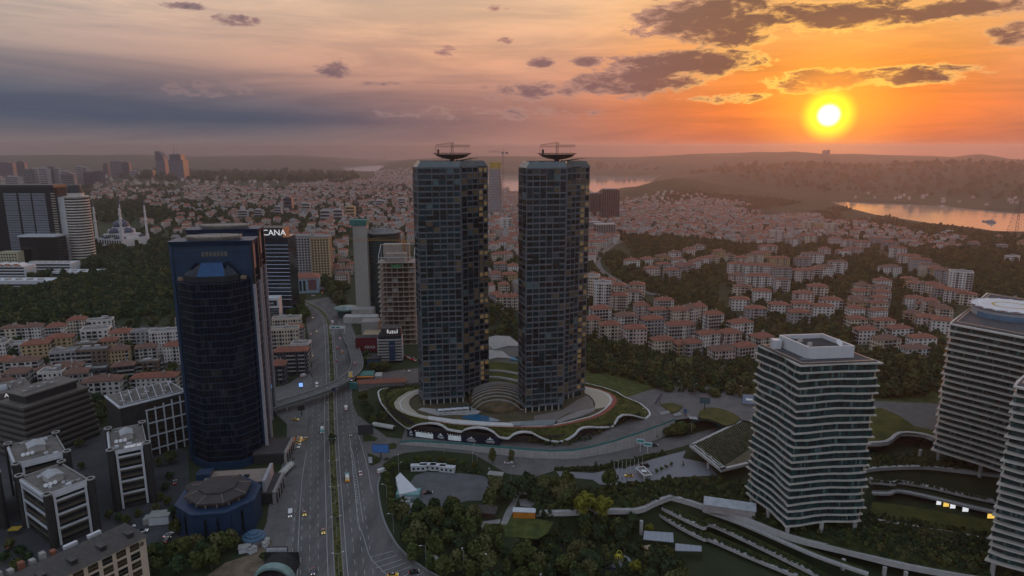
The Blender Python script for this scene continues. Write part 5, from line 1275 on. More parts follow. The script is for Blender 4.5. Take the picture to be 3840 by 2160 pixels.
def woodland(name, X, Y, Z, size, label=None):
 me = bpy.data.meshes.new(name); me.from_pydata(np.stack([X, Y, Z], 1).tolist(), [], [])
 a = me.attributes.new('size', 'FLOAT', 'POINT'); a.data.foreach_set('value', np.asarray(size, np.float32))
 o = put(name, me); md = o.modifiers.new('scatter', 'NODES'); md.node_group = SG
 tag(o, label, 'woodland', kind='stuff'); return o
BLOCKED = []      # plan circles that stay free of scattered trees: (x, y, r)
def free(X, Y):
 ok = np.ones(len(X), bool)
 for x, y, r_ in BLOCKED: ok &= (X - x) ** 2 + (Y - y) ** 2 > r_ * r_
 return ok

# ------------------------------------------------------------------ apartment houses
WALLS = {'white': mat('wall_white', (.55, .515, .48), .85, var=.12, scale=.15), 'cream': mat('wall_cream', (.50, .43, .34), .85, var=.14, scale=.15), 'pink': mat('wall_pink', (.50, .41, .37), .85, var=.14, scale=.15),
   'grey': mat('wall_grey', (.30, .29, .285), .85, var=.15, scale=.15), 'ochre': mat('wall_ochre', (.40, .29, .16), .85, var=.14, scale=.15), 'dark': mat('wall_dark', (.075, .078, .085), .7, var=.2, scale=.15), 'brown': mat('wall_brown', (.16, .115, .085), .8, var=.2, scale=.15)}
tile_r = mat('roof_tile_red', (.235, .085, .050), .85, var=.35, scale=.4, col2=(.15, .060, .042), bump=.4, bscale=4)
tile_b = mat('roof_tile_brown', (.17, .085, .058), .85, var=.35, scale=.4, col2=(.105, .060, .046))
flat_r = mat('roof_flat_grey', (.17, .165, .16), .9, var=.3, scale=.3)
hwin = glass('house_window', (.020, .022, .025), .2, spec=.5)
balc = mat('balcony_rail', (.36, .34, .32), .7, var=.2)
HM = {}
def house_meshes(w, d, st, wall, roof, seed):
 """meshes of a block with its front on -y, centred in plan, ground at z = 0 (walls run 6 m down into the slope)"""
 key = (w, d, st, wall, roof, seed)
 if key in HM: return HM[key]
 r_ = random.Random(str(key)); h = st * 3.0 + .6; x, y = w / 2, d / 2
 mb = MB(); mb.box(-x, x, -y, y, -6, h); wl = mb.mesh('wall', WALLS[wall])
 wn = MB(); bl = MB()
 for side in range(4):
  L = w if side % 2 == 0 else d; A = [Vector((-x, -y)), Vector((x, -y)), Vector((x, y)), Vector((-x, y))][side]; dd = [Vector((1, 0)), Vector((0, 1)), Vector((-1, 0)), Vector((0, -1))][side]
  n = max(2, int(L / 3.1)); bw = L / n; cols = [r_.random() for _ in range(n)]
  for f in range(st):
   z = f * 3.0 + 1.0
   for k in range(n):
    if cols[k] < .30 and side != 2:
     lbox(wn, A, dd, k * bw + .25, (k + 1) * bw - .25, 0, .06, z - .6, z + 1.7)
     if f: lbox(bl, A, dd, k * bw + .1, (k + 1) * bw - .1, .0, 1.15, z - .95, z - .72); lbox(bl, A, dd, k * bw + .1, (k + 1) * bw - .1, 1.05, 1.15, z - .72, z + .1)
    else:
     a = bw * (.24 if cols[k] < .7 else .32); lbox(wn, A, dd, k * bw + a, (k + 1) * bw - a, 0, .05, z, z + 1.55)
 wins = wn.mesh('window_set', hwin); bals = bl.mesh('balcony_set', balc) if bl.v else None
 rf = MB(); e = .7
 if roof in ('red', 'brown'):
  rh = min(w, d) * .17 + .6; q = min(w, d) / 2
  if w >= d: rp = [(-x + q * .9, 0, h + rh), (x - q * .9, 0, h + rh)]
  else: rp = [(0, -y + q * .9, h + rh), (0, y - q * .9, h + rh)]
  b = [(-x - e, -y - e, h), (x + e, -y - e, h), (x + e, y + e, h), (-x - e, y + e, h)]; vs = b + rp
  fs = [(0, 1, 5, 4), (1, 2, 5), (2, 3, 4, 5), (3, 0, 4)] if w >= d else [(0, 1, 4), (1, 2, 5, 4), (2, 3, 5), (3, 0, 4, 5)]
  rf.add(vs, fs + [(3, 2, 1, 0)]); rf.box(-x - e, x + e, -y - e, y + e, h - .25, h - .01)
  rm = rf.mesh('roof', tile_r if roof == 'red' else tile_b)
 else:
  rf.box(-x - .2, x + .2, -y - .2, -y + .3, h, h + .9); rf.box(-x - .2, x + .2, y - .3, y + .2, h, h + .9); rf.box(-x - .2, -x + .3, -y + .3, y - .3, h, h + .9); rf.box(x - .3, x + .2, -y + .3, y - .3, h, h + .9)
  rf.cur = 1; rf.box(-x, x, -y, y, h, h + .15); rm = rf.mesh('roof', [WALLS[wall], flat_r])
 ch = []
 for k in range(3 if roof in ('red', 'brown') else 2):
  c = MB(); cx, cy = r_.uniform(-x * .55, x * .55), r_.uniform(-y * .45, y * .45)
  if roof in ('red', 'brown'): c.box(cx - .45, cx + .45, cy - .4, cy + .4, h + .3, h + rh + .9); ch.append(('chimney', c.mesh('chimney', balc)))
  else: s = r_.uniform(1.2, 2.6); c.box(cx - s, cx + s, cy - s * .8, cy + s * .8, h + .1, h + r_.uniform(1.6, 3)); ch.append(('roof_hut', c.mesh('roof_hut', WALLS['grey'])))
 HM[key] = (wl, wins, bals, rm, ch, h); return HM[key]
HOUSES = []
def house(p, w, d, st, wall, roof, rz, label, group, seed=0, sc=(1, 1, 1), name='apartment_house'):
 wl, wins, bals, rm, ch, h = house_meshes(w, d, st, wall, roof, seed)
 o = empty(name, p, rz, label=label, cat='house' if st < 4 else 'apartment block', group=group); o.scale = sc
 put('wall', wl, o); stuff(put('window_set', wins, o)); r_ = put('roof', rm, o)
 if bals: stuff(put('balcony_set', bals, o))
 for nm, m in ch[:2]: put(nm, m, r_)
 HOUSES.append((p[0], p[1], max(w * sc[0], d * sc[1]) * .62)); return o
WN = {'white': 'white', 'cream': 'cream', 'pink': 'pale pink', 'grey': 'grey', 'ochre': 'ochre', 'dark': 'dark', 'brown': 'brown'}
RN = {'red': 'red tiled roof', 'brown': 'brown tiled roof', 'flat': 'flat roof'}
SIZES = [(13, 12, 3), (17, 14, 4), (20, 14, 5), (30, 13, 5), (36, 13, 6), (22, 18, 9), (26, 20, 13)]
def hlabel(wall, st, roof, where): return '%s %s-storey block, %s, %s' % (WN[wall], {3: 'three', 4: 'four', 5: 'five', 6: 'six', 7: 'seven', 9: 'nine', 13: 'thirteen'}.get(st, str(st)), RN[roof], where)
def hrow(f, pts, where, tilt=0.0, pal=('white', 'cream', 'pink', 'white', 'ochre', 'grey'), roofs=('red', 'red', 'brown'), s_=2.0125, st=None):
 """houses at zone pixels (x, y of the foot, width in pixels [, storeys [, turn]])"""
 for it in pts:
  x, y, wpx = it[:3]; u, v = f(x, y); p = ground(u / 1.490683, v / 1.490683)
  dist = (p - Vector((0, 0, CAM_H))).length; wm = wpx / s_ * dist / FPX * .84
  stn = it[3] if len(it) > 3 and it[3] else st
  c = min([q for q in SIZES if stn is None or q[2] == stn] or SIZES, key=lambda q: abs(q[0] - wm))
  turn = it[4] if len(it) > 4 else tilt + random.uniform(-.08, .08)
  wall = random.choice(pal); roof = random.choice(roofs) if c[2] < 9 else 'flat'; k = min(1.35, max(.72, wm / c[0]))
  house(p, c[0], c[1], c[2], wall, roof, turn, hlabel(wall, c[2], roof, where), 'houses ' + where, seed=random.randrange(2), sc=(k, random.uniform(.75, .95), random.uniform(1.02, 1.2)))
def zf(x0, y0, s=2.0125): return lambda x, y: (x0 + x / s, y0 + y / s)
f6 = zf(2560, 720); f5 = zf(1280, 720); f4 = zf(0, 720); f1 = zf(0, 1440)
# east slope: single blocks near the ravine
hrow(f6, [(40, 990, 130), (110, 975, 120), (225, 1050, 150), (10, 1130, 90), (425, 1115, 190), (180, 1195, 180), (345, 1185, 170), (60, 1280, 140), (285, 1325, 190), (455, 1300, 180), (585, 1215, 160)], 'by the ravine behind the podium', tilt=.30, st=5)
hrow(f6, [(425, 890, 150), (540, 965, 160), (715, 930, 145), (865, 1000, 160), (890, 930, 150), (1050, 945, 160), (905, 835, 155), (1010, 790, 150), (1110, 900, 180), (445, 790, 150), (590, 830, 140)], 'on the terraces above the ravine', tilt=-.12, st=4)
hrow(f6, [(1345, 770, 110), (1335, 825, 120), (1315, 870, 120), (1300, 915, 120), (1292, 965, 120), (1300, 1050, 140)], 'in the stepped western column of the hillside', tilt=.1, st=4, roofs=('red', 'brown'))
hrow(f6, [(1500, 735, 115), (1490, 785, 120), (1490, 835, 120), (1478, 880, 125), (1462, 925, 130), (1462, 975, 130), (1500, 1060, 160)], 'in the stepped eastern column of the hillside', tilt=.1, st=4, roofs=('red', 'brown'))
hrow(f6, [(1370, 1140, 165), (1620, 1125, 185), (1520, 1215, 190), (1790, 1195, 200), (1740, 1280, 210)], 'above the wooded bank behind the plant-screen tower', tilt=.15, st=4, pal=('cream', 'white'), roofs=('brown', 'red'))
hrow(f6, [(1470, 400, 120, 5), (1560, 440, 120, 5), (1620, 490, 120, 6), (1700, 560, 160, 6), (1780, 600, 150, 6), (1850, 640, 140, 6), (1910, 655, 120, 5), (1990, 690, 170, 6), (2080, 760, 150, 9)], 'in the long upper row of the east hillside', tilt=-.55)
hrow(f6, [(1700, 720, 110, 4), (1760, 760, 120, 4), (1830, 785, 120, 5), (1890, 800, 120, 5), (1960, 820, 130, 5), (2050, 840, 150, 5), (2130, 850, 130, 4)], 'in the long lower row of the east hillside', tilt=-.5)
hrow(f6, [(1740, 895, 130, 5), (1810, 920, 100, 4), (1855, 935, 100, 5), (1900, 950, 90, 4), (1960, 970, 110, 4), (1740, 1000, 140, 4), (1840, 1030, 160, 4), (1950, 1060, 150, 4)], 'beside the helipad tower roof', tilt=-.4)
hrow(f6, [(120, 455, 110), (50, 485, 110), (270, 500, 115), (215, 540, 115), (155, 555, 115), (95, 575, 110), (40, 610, 110), (-10, 630, 110), (350, 540, 80)], 'in the stepped rows beside the curving road', tilt=.35, st=4)
hrow(f6, [(700, 395, 130, 9), (830, 410, 120, 5), (930, 390, 190, 6), (940, 300, 160, 9), (1020, 310, 150, 9), (1110, 320, 140, 9), (1145, 405, 100, 5), (1250, 430, 120, 6), (1345, 440, 120, 6), (640, 470, 150, 5), (590, 520, 150, 5), (440, 570, 100, 5), (540, 560, 110, 6), (720, 570, 170, 5)], 'on the crest of the hillside', tilt=.05, pal=('pink', 'cream', 'white', 'ochre'))
hrow(f6, [(970, 560, 170, 6), (900, 580, 130, 5), (1065, 490, 80, 5), (1160, 620, 140, 6), (1060, 645, 140, 5), (900, 680, 160, 5), (1000, 660, 130, 5), (1210, 500, 120, 5), (1270, 490, 120, 5), (1310, 470, 110, 4), (400, 640, 120, 6), (520, 655, 130, 6), (620, 660, 130, 6), (740, 680, 150, 6), (570, 725, 220, 5), (740, 760, 120, 5), (400, 700, 110, 4), (1555, 640, 160, 5)], 'in the dense middle of the hillside', tilt=.0, pal=('white', 'pink', 'white', 'grey'))
hrow(f6, [(2190, 425, 150, 4), (2400, 440, 130, 4), (2380, 360, 90, 3), (2010, 320, 80, 3), (1500, 220, 130, 3), (1410, 220, 90, 3), (2480, 540, 120, 4), (2560, 420, 90, 4), (2500, 870, 160, 3)], 'standing in the woods of the upper hillside', tilt=.2, roofs=('flat', 'red'))
# streets between and east of the twin towers
hrow(f5, [(1190, 525, 130), (1250, 520, 100), (1200, 610, 110), (1300, 620, 100), (1165, 690, 90), (1270, 695, 130), (1225, 770, 90), (1170, 850, 110), (1230, 880, 150), (1300, 880, 100), (1150, 450, 100), (1220, 430, 110), (1290, 440, 100), (1240, 310, 90, 9), (1300, 330, 80, 5)], 'seen between the twin towers', tilt=.2, st=4)
hrow(f5, [(1900, 700, 110, 4), (1960, 735, 130, 4), (2020, 740, 110, 4), (1890, 830, 110, 9), (1965, 890, 150, 9), (2070, 900, 160, 6), (2200, 840, 150, 4), (2230, 780, 130, 4), (2090, 780, 120, 4)], 'beside the twin towers on the street above', tilt=-.15, pal=('white', 'cream', 'ochre', 'white'))
hrow(f5, [(1950, 1000, 170), (2140, 1050, 180), (2380, 1000, 160), (2430, 920, 150), (2340, 1085, 190), (2540, 1010, 150), (1890, 1080, 90), (2020, 1130, 180), (2210, 1160, 190), (2415, 1250, 190), (2510, 1140, 150), (2570, 1270, 100), (2260, 960, 120)], 'in the red-roofed quarter above the wooded ravine', tilt=.18, st=5)
hrow(f5, [(2190, 580, 150), (2310, 560, 130), (2420, 540, 120), (2520, 510, 130), (2340, 640, 130), (2430, 610, 130), (2490, 660, 150), (2560, 610, 100), (2540, 570, 110)], 'in the wooded bend of the curving road', tilt=.25, st=4)
hrow(f5, [(1900, 440, 120, 5), (1970, 410, 120, 5), (2040, 395, 90, 5), (1890, 480, 90, 4), (2260, 170, 110, 5), (2400, 170, 120, 5), (2480, 190, 130, 5), (2420, 260, 90, 5), (2540, 100, 100, 5), (2330, 200, 120, 5)], 'beyond the dark slab pair', tilt=.1, pal=('cream', 'white', 'pink'))
# western quarter: mixed low blocks behind the blue towers
W_ = 'in the western quarter below the cemetery woods'
hrow(f4, [(100, 1105, 170, 3), (270, 1140, 120, 5), (440, 1140, 120, 5), (600, 1080, 120, 5), (935, 1155, 160, 4), (290, 1250, 170, 4), (470, 1205, 170, 4), (1115, 1275, 150, 4), (200, 1390, 220, 4), (45, 1385, 120, 4), (1325, 1290, 70, 5), (915, 1325, 140, 5), (830, 1200, 120, 3)], W_, tilt=.3, pal=('white', 'cream', 'ochre', 'grey'), roofs=('red', 'brown', 'red'), st=4)
hrow(f4, [(770, 1065, 170, 4), (740, 1150, 210, 4), (1100, 1150, 170, 4), (1270, 1210, 160, 6), (665, 1225, 170, 3), (525, 1350, 200, 5), (725, 1345, 210, 5), (370, 1430, 170, 3), (530, 1449, 200, 4), (730, 1430, 190, 3), (945, 1400, 150, 3), (1135, 1365, 150, 3), (120, 1230, 150, 3), (20, 1250, 80, 4)], W_, tilt=.3, pal=('grey', 'white', 'dark', 'white', 'brown'), roofs=('flat', 'flat', 'brown'))
hrow(f1, [(1190, 90, 330, 5)], 'with rows of small windows behind the white-gridded office', tilt=.12, pal=('white',), roofs=('red',))
hrow(f1, [(800, 140, 260, 5), (420, 30, 160, 4), (150, 40, 150, 4), (80, 60, 100, 3), (600, 50, 150, 4)], 'behind the terraced office', tilt=.3, pal=('grey', 'white'), roofs=('flat', 'brown'))
# strip along the west side of the boulevard beyond the overpass
fA = zf(1000, 960, 4.025); B_ = 'along the boulevard west kerb beyond the overpass'
hrow(fA, [(330, 1260, 420, 6), (420, 1330, 330, 5), (280, 1449, 390, 6)], B_, tilt=.12, s_=4.025, pal=('grey', 'cream', 'cream'), roofs=('red', 'flat', 'red'))
hrow(fA, [(1150, 450, 220, 5), (1180, 330, 240, 4), (1300, 260, 200, 4), (1060, 240, 160, 3), (1180, 180, 220, 3), (960, 120, 160, 3)], 'behind the boulevard fork', tilt=.1, s_=4.025, pal=('cream', 'grey', 'pink'), roofs=('red', 'brown'))
hrow(fA, [(360, 200, 120, 5), (430, 150, 110, 5), (350, 290, 110, 5), (960, 40, 160, 4), (1060, 100, 130, 3)], 'behind the neon-striped tower', tilt=.1, s_=4.025)

hrow(zf(960, 1260, 4.025), [(350, 690, 230, 4), (560, 560, 230, 6), (700, 400, 150, 5)], 'between the rear blue tower and the boulevard', tilt=.1, s_=4.025, pal=('dark', 'cream', 'white'), roofs=('flat', 'red', 'flat'))
# ------------------------------------------------------------------ distant houses: too many to count, one mass
def distant_houses(polys, spacing, seed, name, hmin=9, hmax=18, drop=.25):
 r_ = random.Random(seed); bufs = {k: MB() for k in ('w', 'p', 'r', 'g')}; wn = MB()
 for pl, dens in polys:
  X, Y, Z = grounds([a for a, b in pl], [b for a, b in pl]); P = list(zip(X, Y))
  cx = sum(X) / len(X); cy = sum(Y) / len(Y); rr = math.hypot(cx, cy); sp = spacing * max(1, rr / 2600) / dens ** .5
  gx, gy = fill(P, sp, .42, seed)
  gz_ = land(gx, gy)
  for x, y, z in zip(gx, gy, gz_):
   if z < -115 or r_.random() < drop: continue
   if any((x - a) ** 2 + (y - b) ** 2 < (c + 9) ** 2 for a, b, c in HOUSES if abs(a - x) < 60 and abs(b - y) < 60): continue
   if any((x - a) ** 2 + (y - b) ** 2 < c ** 2 for a, b, c in BLOCKED): continue
   w, d, h = r_.uniform(9, 18), r_.uniform(9, 13), r_.uniform(hmin, hmax)
   an = r_.choice((0.1, .3, -.2, 1.2)) + r_.uniform(-.15, .15); ca, sa = math.cos(an), math.sin(an)
   q = [(x + ca * a - sa * b, y + sa * a + ca * b) for a, b in ((-w / 2, -d / 2), (w / 2, -d / 2), (w / 2, d / 2), (-w / 2, d / 2))]
   mb = bufs[r_.choice('wwwp')]; mb.prism(q, z - 5, z + h, top=False, bottom=False)
   t = bufs[r_.choice('rrrg')]; rh = 3.4
   a_, b_ = ((q[0][0] + q[3][0]) / 2 * .72 + x * .28, (q[0][1] + q[3][1]) / 2 * .72 + y * .28), ((q[1][0] + q[2][0]) / 2 * .72 + x * .28, (q[1][1] + q[2][1]) / 2 * .72 + y * .28)
   t.add([(*p, z + h) for p in q] + [(*a_, z + h + rh), (*b_, z + h + rh)], [(0, 1, 5, 4), (1, 2, 5), (2, 3, 4, 5), (3, 0, 4)])
   if rr < 2600:
    for i in range(2):
     A, dd, L, _ = edge_frame(q[i], q[(i + 1) % 4] if i == 0 else q[(i + 1) % 4])
     for f in range(int(h / 3)):
      for k in range(int(L / 3.4)): lbox(wn, A, dd, k * 3.4 + 1.0, k * 3.4 + 2.5, 0, .06, z + f * 3 + 1, z + f * 3 + 2.5)
 me = MB(); order = [('w', mat('far_wall', (.42, .36, .32), .85, var=.25, scale=.02)), ('p', mat('far_wall_dim', (.30, .25, .22), .85, var=.25, scale=.02)), ('r', tile_r), ('g', flat_r)]
 for i, (k, m) in enumerate(order): me.cur = i; me.add(bufs[k].v, bufs[k].f)
 me.cur = 4; me.add(wn.v, wn.f)
 o = me.build(name, [m for k, m in order] + [hwin]); tag(o, kind='stuff', cat='houses', label='mass of distant red-roofed houses'); return o

# ------------------------------------------------------------------ offices on the west side
frame_w = mat('white_frame', (.47, .48, .50), .7, var=.15, scale=.3)
dark_brick = mat('dark_cladding', (.030, .027, .026), .7, var=.3, scale=.4)
band_d = mat('brown_spandrel', (.085, .070, .048), .75, var=.25, scale=.5)
roofgrey = mat('roof_membrane', (.14, .125, .11), .9, var=.3, scale=.25)
def frame_of(a, b, c):
 """local frame for a block: origin a (front-left), x towards b (front-right), y towards c (back-left); returns matrix, width, depth"""
 ex = Vector((b[0] - a[0], b[1] - a[1], 0)); w = ex.length; ex.normalize(); d = Vector((c[0] - a[0], c[1] - a[1], 0)).length; return math.atan2(ex.y, ex.x), w, d
def office_block(a, b, dep, h, nf, label, sign=None, extra=None, group='white-framed bronze-glass offices', cat='office'):
 """office with white frame round bands of bronze glass, round corner shafts, cluttered flat roof"""
 rz, w, d = frame_of(a, b, a); d = dep; root = empty('office_block', (a[0], a[1], 0), rz, label=label, cat=cat, group=group); fh = h / nf
 mb = MB(); mb.box(0, w, 0, d, -1, h); mb.build('core', dark_brick, root)
 for side in range(2):
  L = w if side == 0 else d
  T = Matrix.Identity(4) if side == 0 else Matrix.Translation((0, d, 0)) @ Matrix.Rotation(R(-90), 4, 'Z')
  x0, x1 = (2.6, L - 2.6)
  for k in range(nf):
   z = 2.2 + k * fh * .96
   mb = MB(); mb.box(x0 + .6, x1 - .6, -.12, .02, z, z + fh * .36, T); mb.build('window_band', gl_dark, root)
   mb = MB(); mb.box(x0 + .6, x1 - .6, -.16, .02, z + fh * .38, z + fh * .66, T); mb.build('bronze_band', band_d, root)
   if k % 2 == 1: mb = MB(); mb.box(x0, x1, -.5, .02, z + fh * .68, z + fh * .94, T); mb.build('white_band', frame_w, root)
  for xx in (x0 - .5, x1 - .5):
   mb = MB(); mb.box(xx, xx + 1.0, -.55, .03, .5, h - .6, T); mb.build('white_pier', frame_w, root)
  mb = MB(); mb.box(x0 - .6, x1 + .6, -.8, .04, h - .8, h + .7, T); mb.build('white_head', frame_w, root)
 for (cx, cy) in ((0, 0), (w, 0), (w, d), (0, d)):
  mb = MB(); mb.lathe([(1.7, -1), (1.7, h + 2.0), (1.2, h + 2.0), (1.2, h + 1.0)], (cx, cy, 0), 14); mb.build('corner_shaft', dark_brick, root)
  mb = MB(); mb.lathe([(1.95, h + 1.7), (1.95, h + 2.3), (1.3, h + 2.3), (1.3, h + 1.7)], (cx, cy, 0), 14); mb.build('shaft_rim', conc, root)
 mb = MB(); mb.box(.6, w - .6, .6, d - .6, h - .1, h + .25); mb.build('roof_deck', roofgrey, root)
 for bx in ((0, w, -.1, .4), (0, w, d - .4, d + .1)): mb = MB(); mb.box(*bx, h, h + 1.1); mb.build('parapet', conc, root)
 for bx in ((-.1, .4, .4, d - .4), (w - .4, w + .1, .4, d - .4)): mb = MB(); mb.box(*bx, h, h + 1.1); mb.build('parapet', conc, root)
 r_ = random.Random(int(w * 7 + h)); hutw = w * .34
 mb = MB(); mb.box(w * .32, w * .32 + hutw, d * .42, d * .66, h + .2, h + 3.4); mb.build('roof_hut', conc_l, root)
 mb = MB(); mb.add([(w * .30, d * .40, h + 3.4), (w * .34 + hutw, d * .40, h + 3.4), (w * .34 + hutw, d * .68, h + 3.4), (w * .30, d * .68, h + 3.4), (w * .32 + hutw / 2, d * .40, h + 4.6), (w * .32 + hutw / 2, d * .68, h + 4.6)], [(0, 1, 4), (1, 2, 5, 4), (2, 3, 5), (3, 0, 4, 5), (3, 2, 1, 0)]); mb.build('hut_roof', mat('sheet_metal', (.30, .31, .32), .6, var=.15), root)
 for k in range(10):
  x, y = r_.uniform(2, w - 3), r_.choice((r_.uniform(1.5, d * .33), r_.uniform(d * .78, d - 2))); s = r_.uniform(.4, 1.1)
  mb = MB(); mb.box(x - s, x + s, y - s * .7, y + s * .7, h + .2, h + .2 + s * 1.3); mb.build('roof_unit', frame_w if k % 2 else conc, root)
 for k in range(3):
  mb = MB(); mb.lathe([(.1, 0), (.85, .35), (.95, .5)], (0, 0, 0), 10); o = mb.build('satellite_dish', white_m, root); o.location = (w * .2 + k * 1.9, d * .35, h + 1.3); o.rotation_euler = (R(55), 0, R(-20))
 if sign: text(sign, 1.5, letter_w, root, face_matrix((w * .62, -.7, h + 1.9), (1, 0)), align='CENTER'); MB().box(w * .36, w * .93, -.65, -.45, h + .9, h + 2.9).build('sign_board', frame_w, root)
 else: MB().box(w * .08, w * .9, -.6, -.35, h + .7, h + 2.3).build('sign_board', frame_w, root)
 HOUSES.append((*(Vector((a[0], a[1])) + Vector((math.cos(rz), math.sin(rz))) * w / 2), w)); return root
def ab(f, x0, y0, x1, y1, dz=0.0): return f(x0, y0, dz), f(x1, y1, dz)
a, b = ab(r1, 415, 1240, 735, 1105); office_block(a, b, 31, 25, 7, 'white-framed bronze-glass office with gabled roof hut, the one behind the beige dormered building')
a, b = ab(r1, 890, 955, 1160, 890); office_block(a, b, 31, 31, 9, 'tallest white-framed bronze-glass office with a sign board on its roof edge', sign='INVEST AZ')
a, b = ab(r1, 185, 1010, 560, 900); office_block(a, b, 31, 27, 8, 'white-framed bronze-glass office standing behind the gabled-hut one')
a, b = ab(r1, -180, 1150, 40, 1085); office_block(a, b, 31, 27, 8, 'white-framed bronze-glass office at the edge of the yard')
# gridded dark office behind
a, b = r1(1150, 545), r1(1400, 470); rz, w, d = frame_of(a, b, a); root = empty('gridded_office', (a.x, a.y, 0), rz, label='dark office with a white square grid front and tangled metal frames on its roof', cat='office'); h = 34; d = 26
MB().box(-14, w + 3, 0, d, -1, h).build('core', dark_brick, root)
for k in range(5): MB().box(-.5 + w * k / 4 - .35, -.5 + w * k / 4 + .35, -.7, .02, 0, h - 5 + k).build('white_pier', frame_w, root)
for k in range(4): MB().box(-1, w + 2, -.75, .03, 4 + k * 8.2, 4.7 + k * 8.2).build('white_beam', frame_w, root)
for k in range(10): MB().box(-.6, w + 2.6, -.12, .0, 1.4 + k * 3.2, 3.0 + k * 3.2).build('window_band', gl_brown, root)
MB().box(-14.5, w + 3.5, -.6, d + .4, h, h + .9).build('roof_edge', frame_w, root); MB().box(-13.5, w + 2.5, .6, d - .6, h + .9, h + 1.1).build('roof_deck', roofgrey, root)
for k in range(7):
 x = -11 + k * 4.4; mb = MB(); mb.bar((x, 2, h + 1), (x + 1.5, d * .5, h + 5.5), .25); mb.bar((x + 1.5, d * .5, h + 5.5), (x + 3, d - 2, h + 1), .25); mb.bar((x, 2, h + 1), (x + 5, 3, h + 1.2), .2); mb.build('roof_frame', frame_w, root)
for k in range(9): MB().box(-12 + k * 3.8, -9.6 + k * 3.8, 4 + (k % 3) * 6, 7 + (k % 3) * 6, h + 1, h + 2.4 + (k % 2)).build('roof_unit', conc, root)
# terraced dark office
a, b = r1(420, 500), r1(710, 385); rz, w, d = frame_of(a, b, a); root = empty('terraced_office', (a.x, a.y, 0), rz, label='dark terraced office whose stacked floors step back in pale bands', cat='office')
for k in range(9):
 g = max(0, 3.2 - k * .4) if k < 8 else 0; z = k * 3.6
 MB().box(-g - 14, w + g * .6, -g, 24, z - (1 if k == 0 else 0), z + 2.2).build('window_band', dark_brick, root); MB().box(-g - 14.8, w + g * .6 + .6, -g - .8, 24.6, z + 2.2, z + 3.6).build('pale_band', mat('umber_band', (.10, .085, .072), .8, var=.2), root)
MB().box(-10, w - 4, 4, 20, 32.4, 37).build('penthouse', dark_brick, root); MB().box(-11, w - 3, 3, 21, 37, 37.8).build('roof_slab', mat('umber_roof', (.13, .11, .095), .85), root)
for k in range(5): MB().box(-8 + k * 4, -6 + k * 4, 8, 10.5, 37.8, 39.2 + (k % 2)).build('roof_unit', conc, root)
# sign-bearing banded office
a, b = r1(-60, 430), r1(290, 345); rz, w, d = frame_of(a, b, a); root = empty('banded_office', (a.x, a.y, 0), rz, label='brown banded office with white letters on its upper band', cat='office')
for k in range(7):
 z = k * 3.7; MB().box(0, w, 0, 24, z - (1 if k == 0 else 0), z + 2.0).build('window_band', gl_brown, root); MB().box(-.5, w + .5, -.5, 24.5, z + 2.0, z + 3.7).build('brown_band', mat('brown_band', (.125, .098, .068), .8, var=.2), root)
MB().box(-.8, w + .8, -.9, 24.8, 25.9, 29.2).build('upper_band', MATS['umber_roof'], root); text('AYGAZ', 3.4, letter_w, root, face_matrix((w * .62, -.95, 27.4), (1, 0)))
mb = MB()
for k in range(12):
 a0, a1 = math.pi * k / 12, math.pi * (k + 1) / 12; mb.add([(2, 8 + 3.5 * math.cos(a0), 29.2 + 3 * math.sin(a0)), (w - 12, 8 + 3.5 * math.cos(a0), 29.2 + 3 * math.sin(a0)), (w - 12, 8 + 3.5 * math.cos(a1), 29.2 + 3 * math.sin(a1)), (2, 8 + 3.5 * math.cos(a1), 29.2 + 3 * math.sin(a1))], [(0, 1, 2, 3)])
mb.build('barrel_roof', MATS['sheet_metal'], root)
for k in range(6): MB().box(w - 11 + k * 1.7, w - 10 + k * 1.7, 4 + k % 3 * 5, 7 + k % 3 * 5, 29.2, 31 + k % 2).build('roof_unit', conc, root)
# beige building with dormers, foreground corner
ba, bb = r1(560, 1640, 0), r1(1128, 1540, 0); rz = math.atan2(r1(1098, 1150, 22).y - r1(540, 1420, 22).y, r1(1098, 1150, 22).x - r1(540, 1420, 22).x)
c1 = r1(1097, 1152, 22.0); root = empty('dormered_building', (c1.x, c1.y, 0), rz, label='beige building with grey pitched roof, dormers and grid of tall windows', cat='building'); L = 70; dp = 17; hz_ = 22.0
beige = mat('beige_render', (.46, .37, .285), .85, var=.1, scale=.2)
MB().box(-L, 0, 0, dp, -1, hz_).build('wall', beige, root)
mb = MB(); mb.add([(-L - .5, -.9, hz_), (.8, -.9, hz_), (.8, dp + .6, hz_), (-L - .5, dp + .6, hz_), (-L, dp / 2, hz_ + 5.2), (-3, dp / 2, hz_ + 5.2)], [(0, 1, 5, 4), (1, 2, 5), (2, 3, 4, 5), (3, 0, 4), (3, 2, 1, 0)]); rf = mb.build('roof', mat('slate_roof', (.075, .068, .062), .85, var=.25, scale=.6), root)
for k in range(12):
 x = -4.8 - k * 5.4
 for f in range(5):
  z = 2.2 + f * 4.0; MB().box(x - 1.9, x + 1.9, -.06, .04, z, z + 2.9).build('window', gl_brown if (k + f) % 3 else gl_dark, root)
  MB().box(x - 1.95, x + 1.95, -.12, .0, z + 1.2, z + 1.45).build('window_rail', MATS['brown_band'], root)
 if k % 2 == 0:
  d_ = MB().box(x - 1.1, x + 1.1, 1.6, 4.5, hz_ + .6, hz_ + 3.3).build('dormer', dark_brick, rf); MB().box(x - 1.4, x + 1.4, 1.3, 5.2, hz_ + 3.3, hz_ + 3.6).build('dormer_roof', MATS['slate_roof'], rf)
for k in range(4):
 y = 3.2 + k * 4.0
 for f in range(5): MB().box(-.04, .06, y - 1.2, y + 1.2, 2.2 + f * 4, 5.1 + f * 4).build('side_window', gl_dark, root)
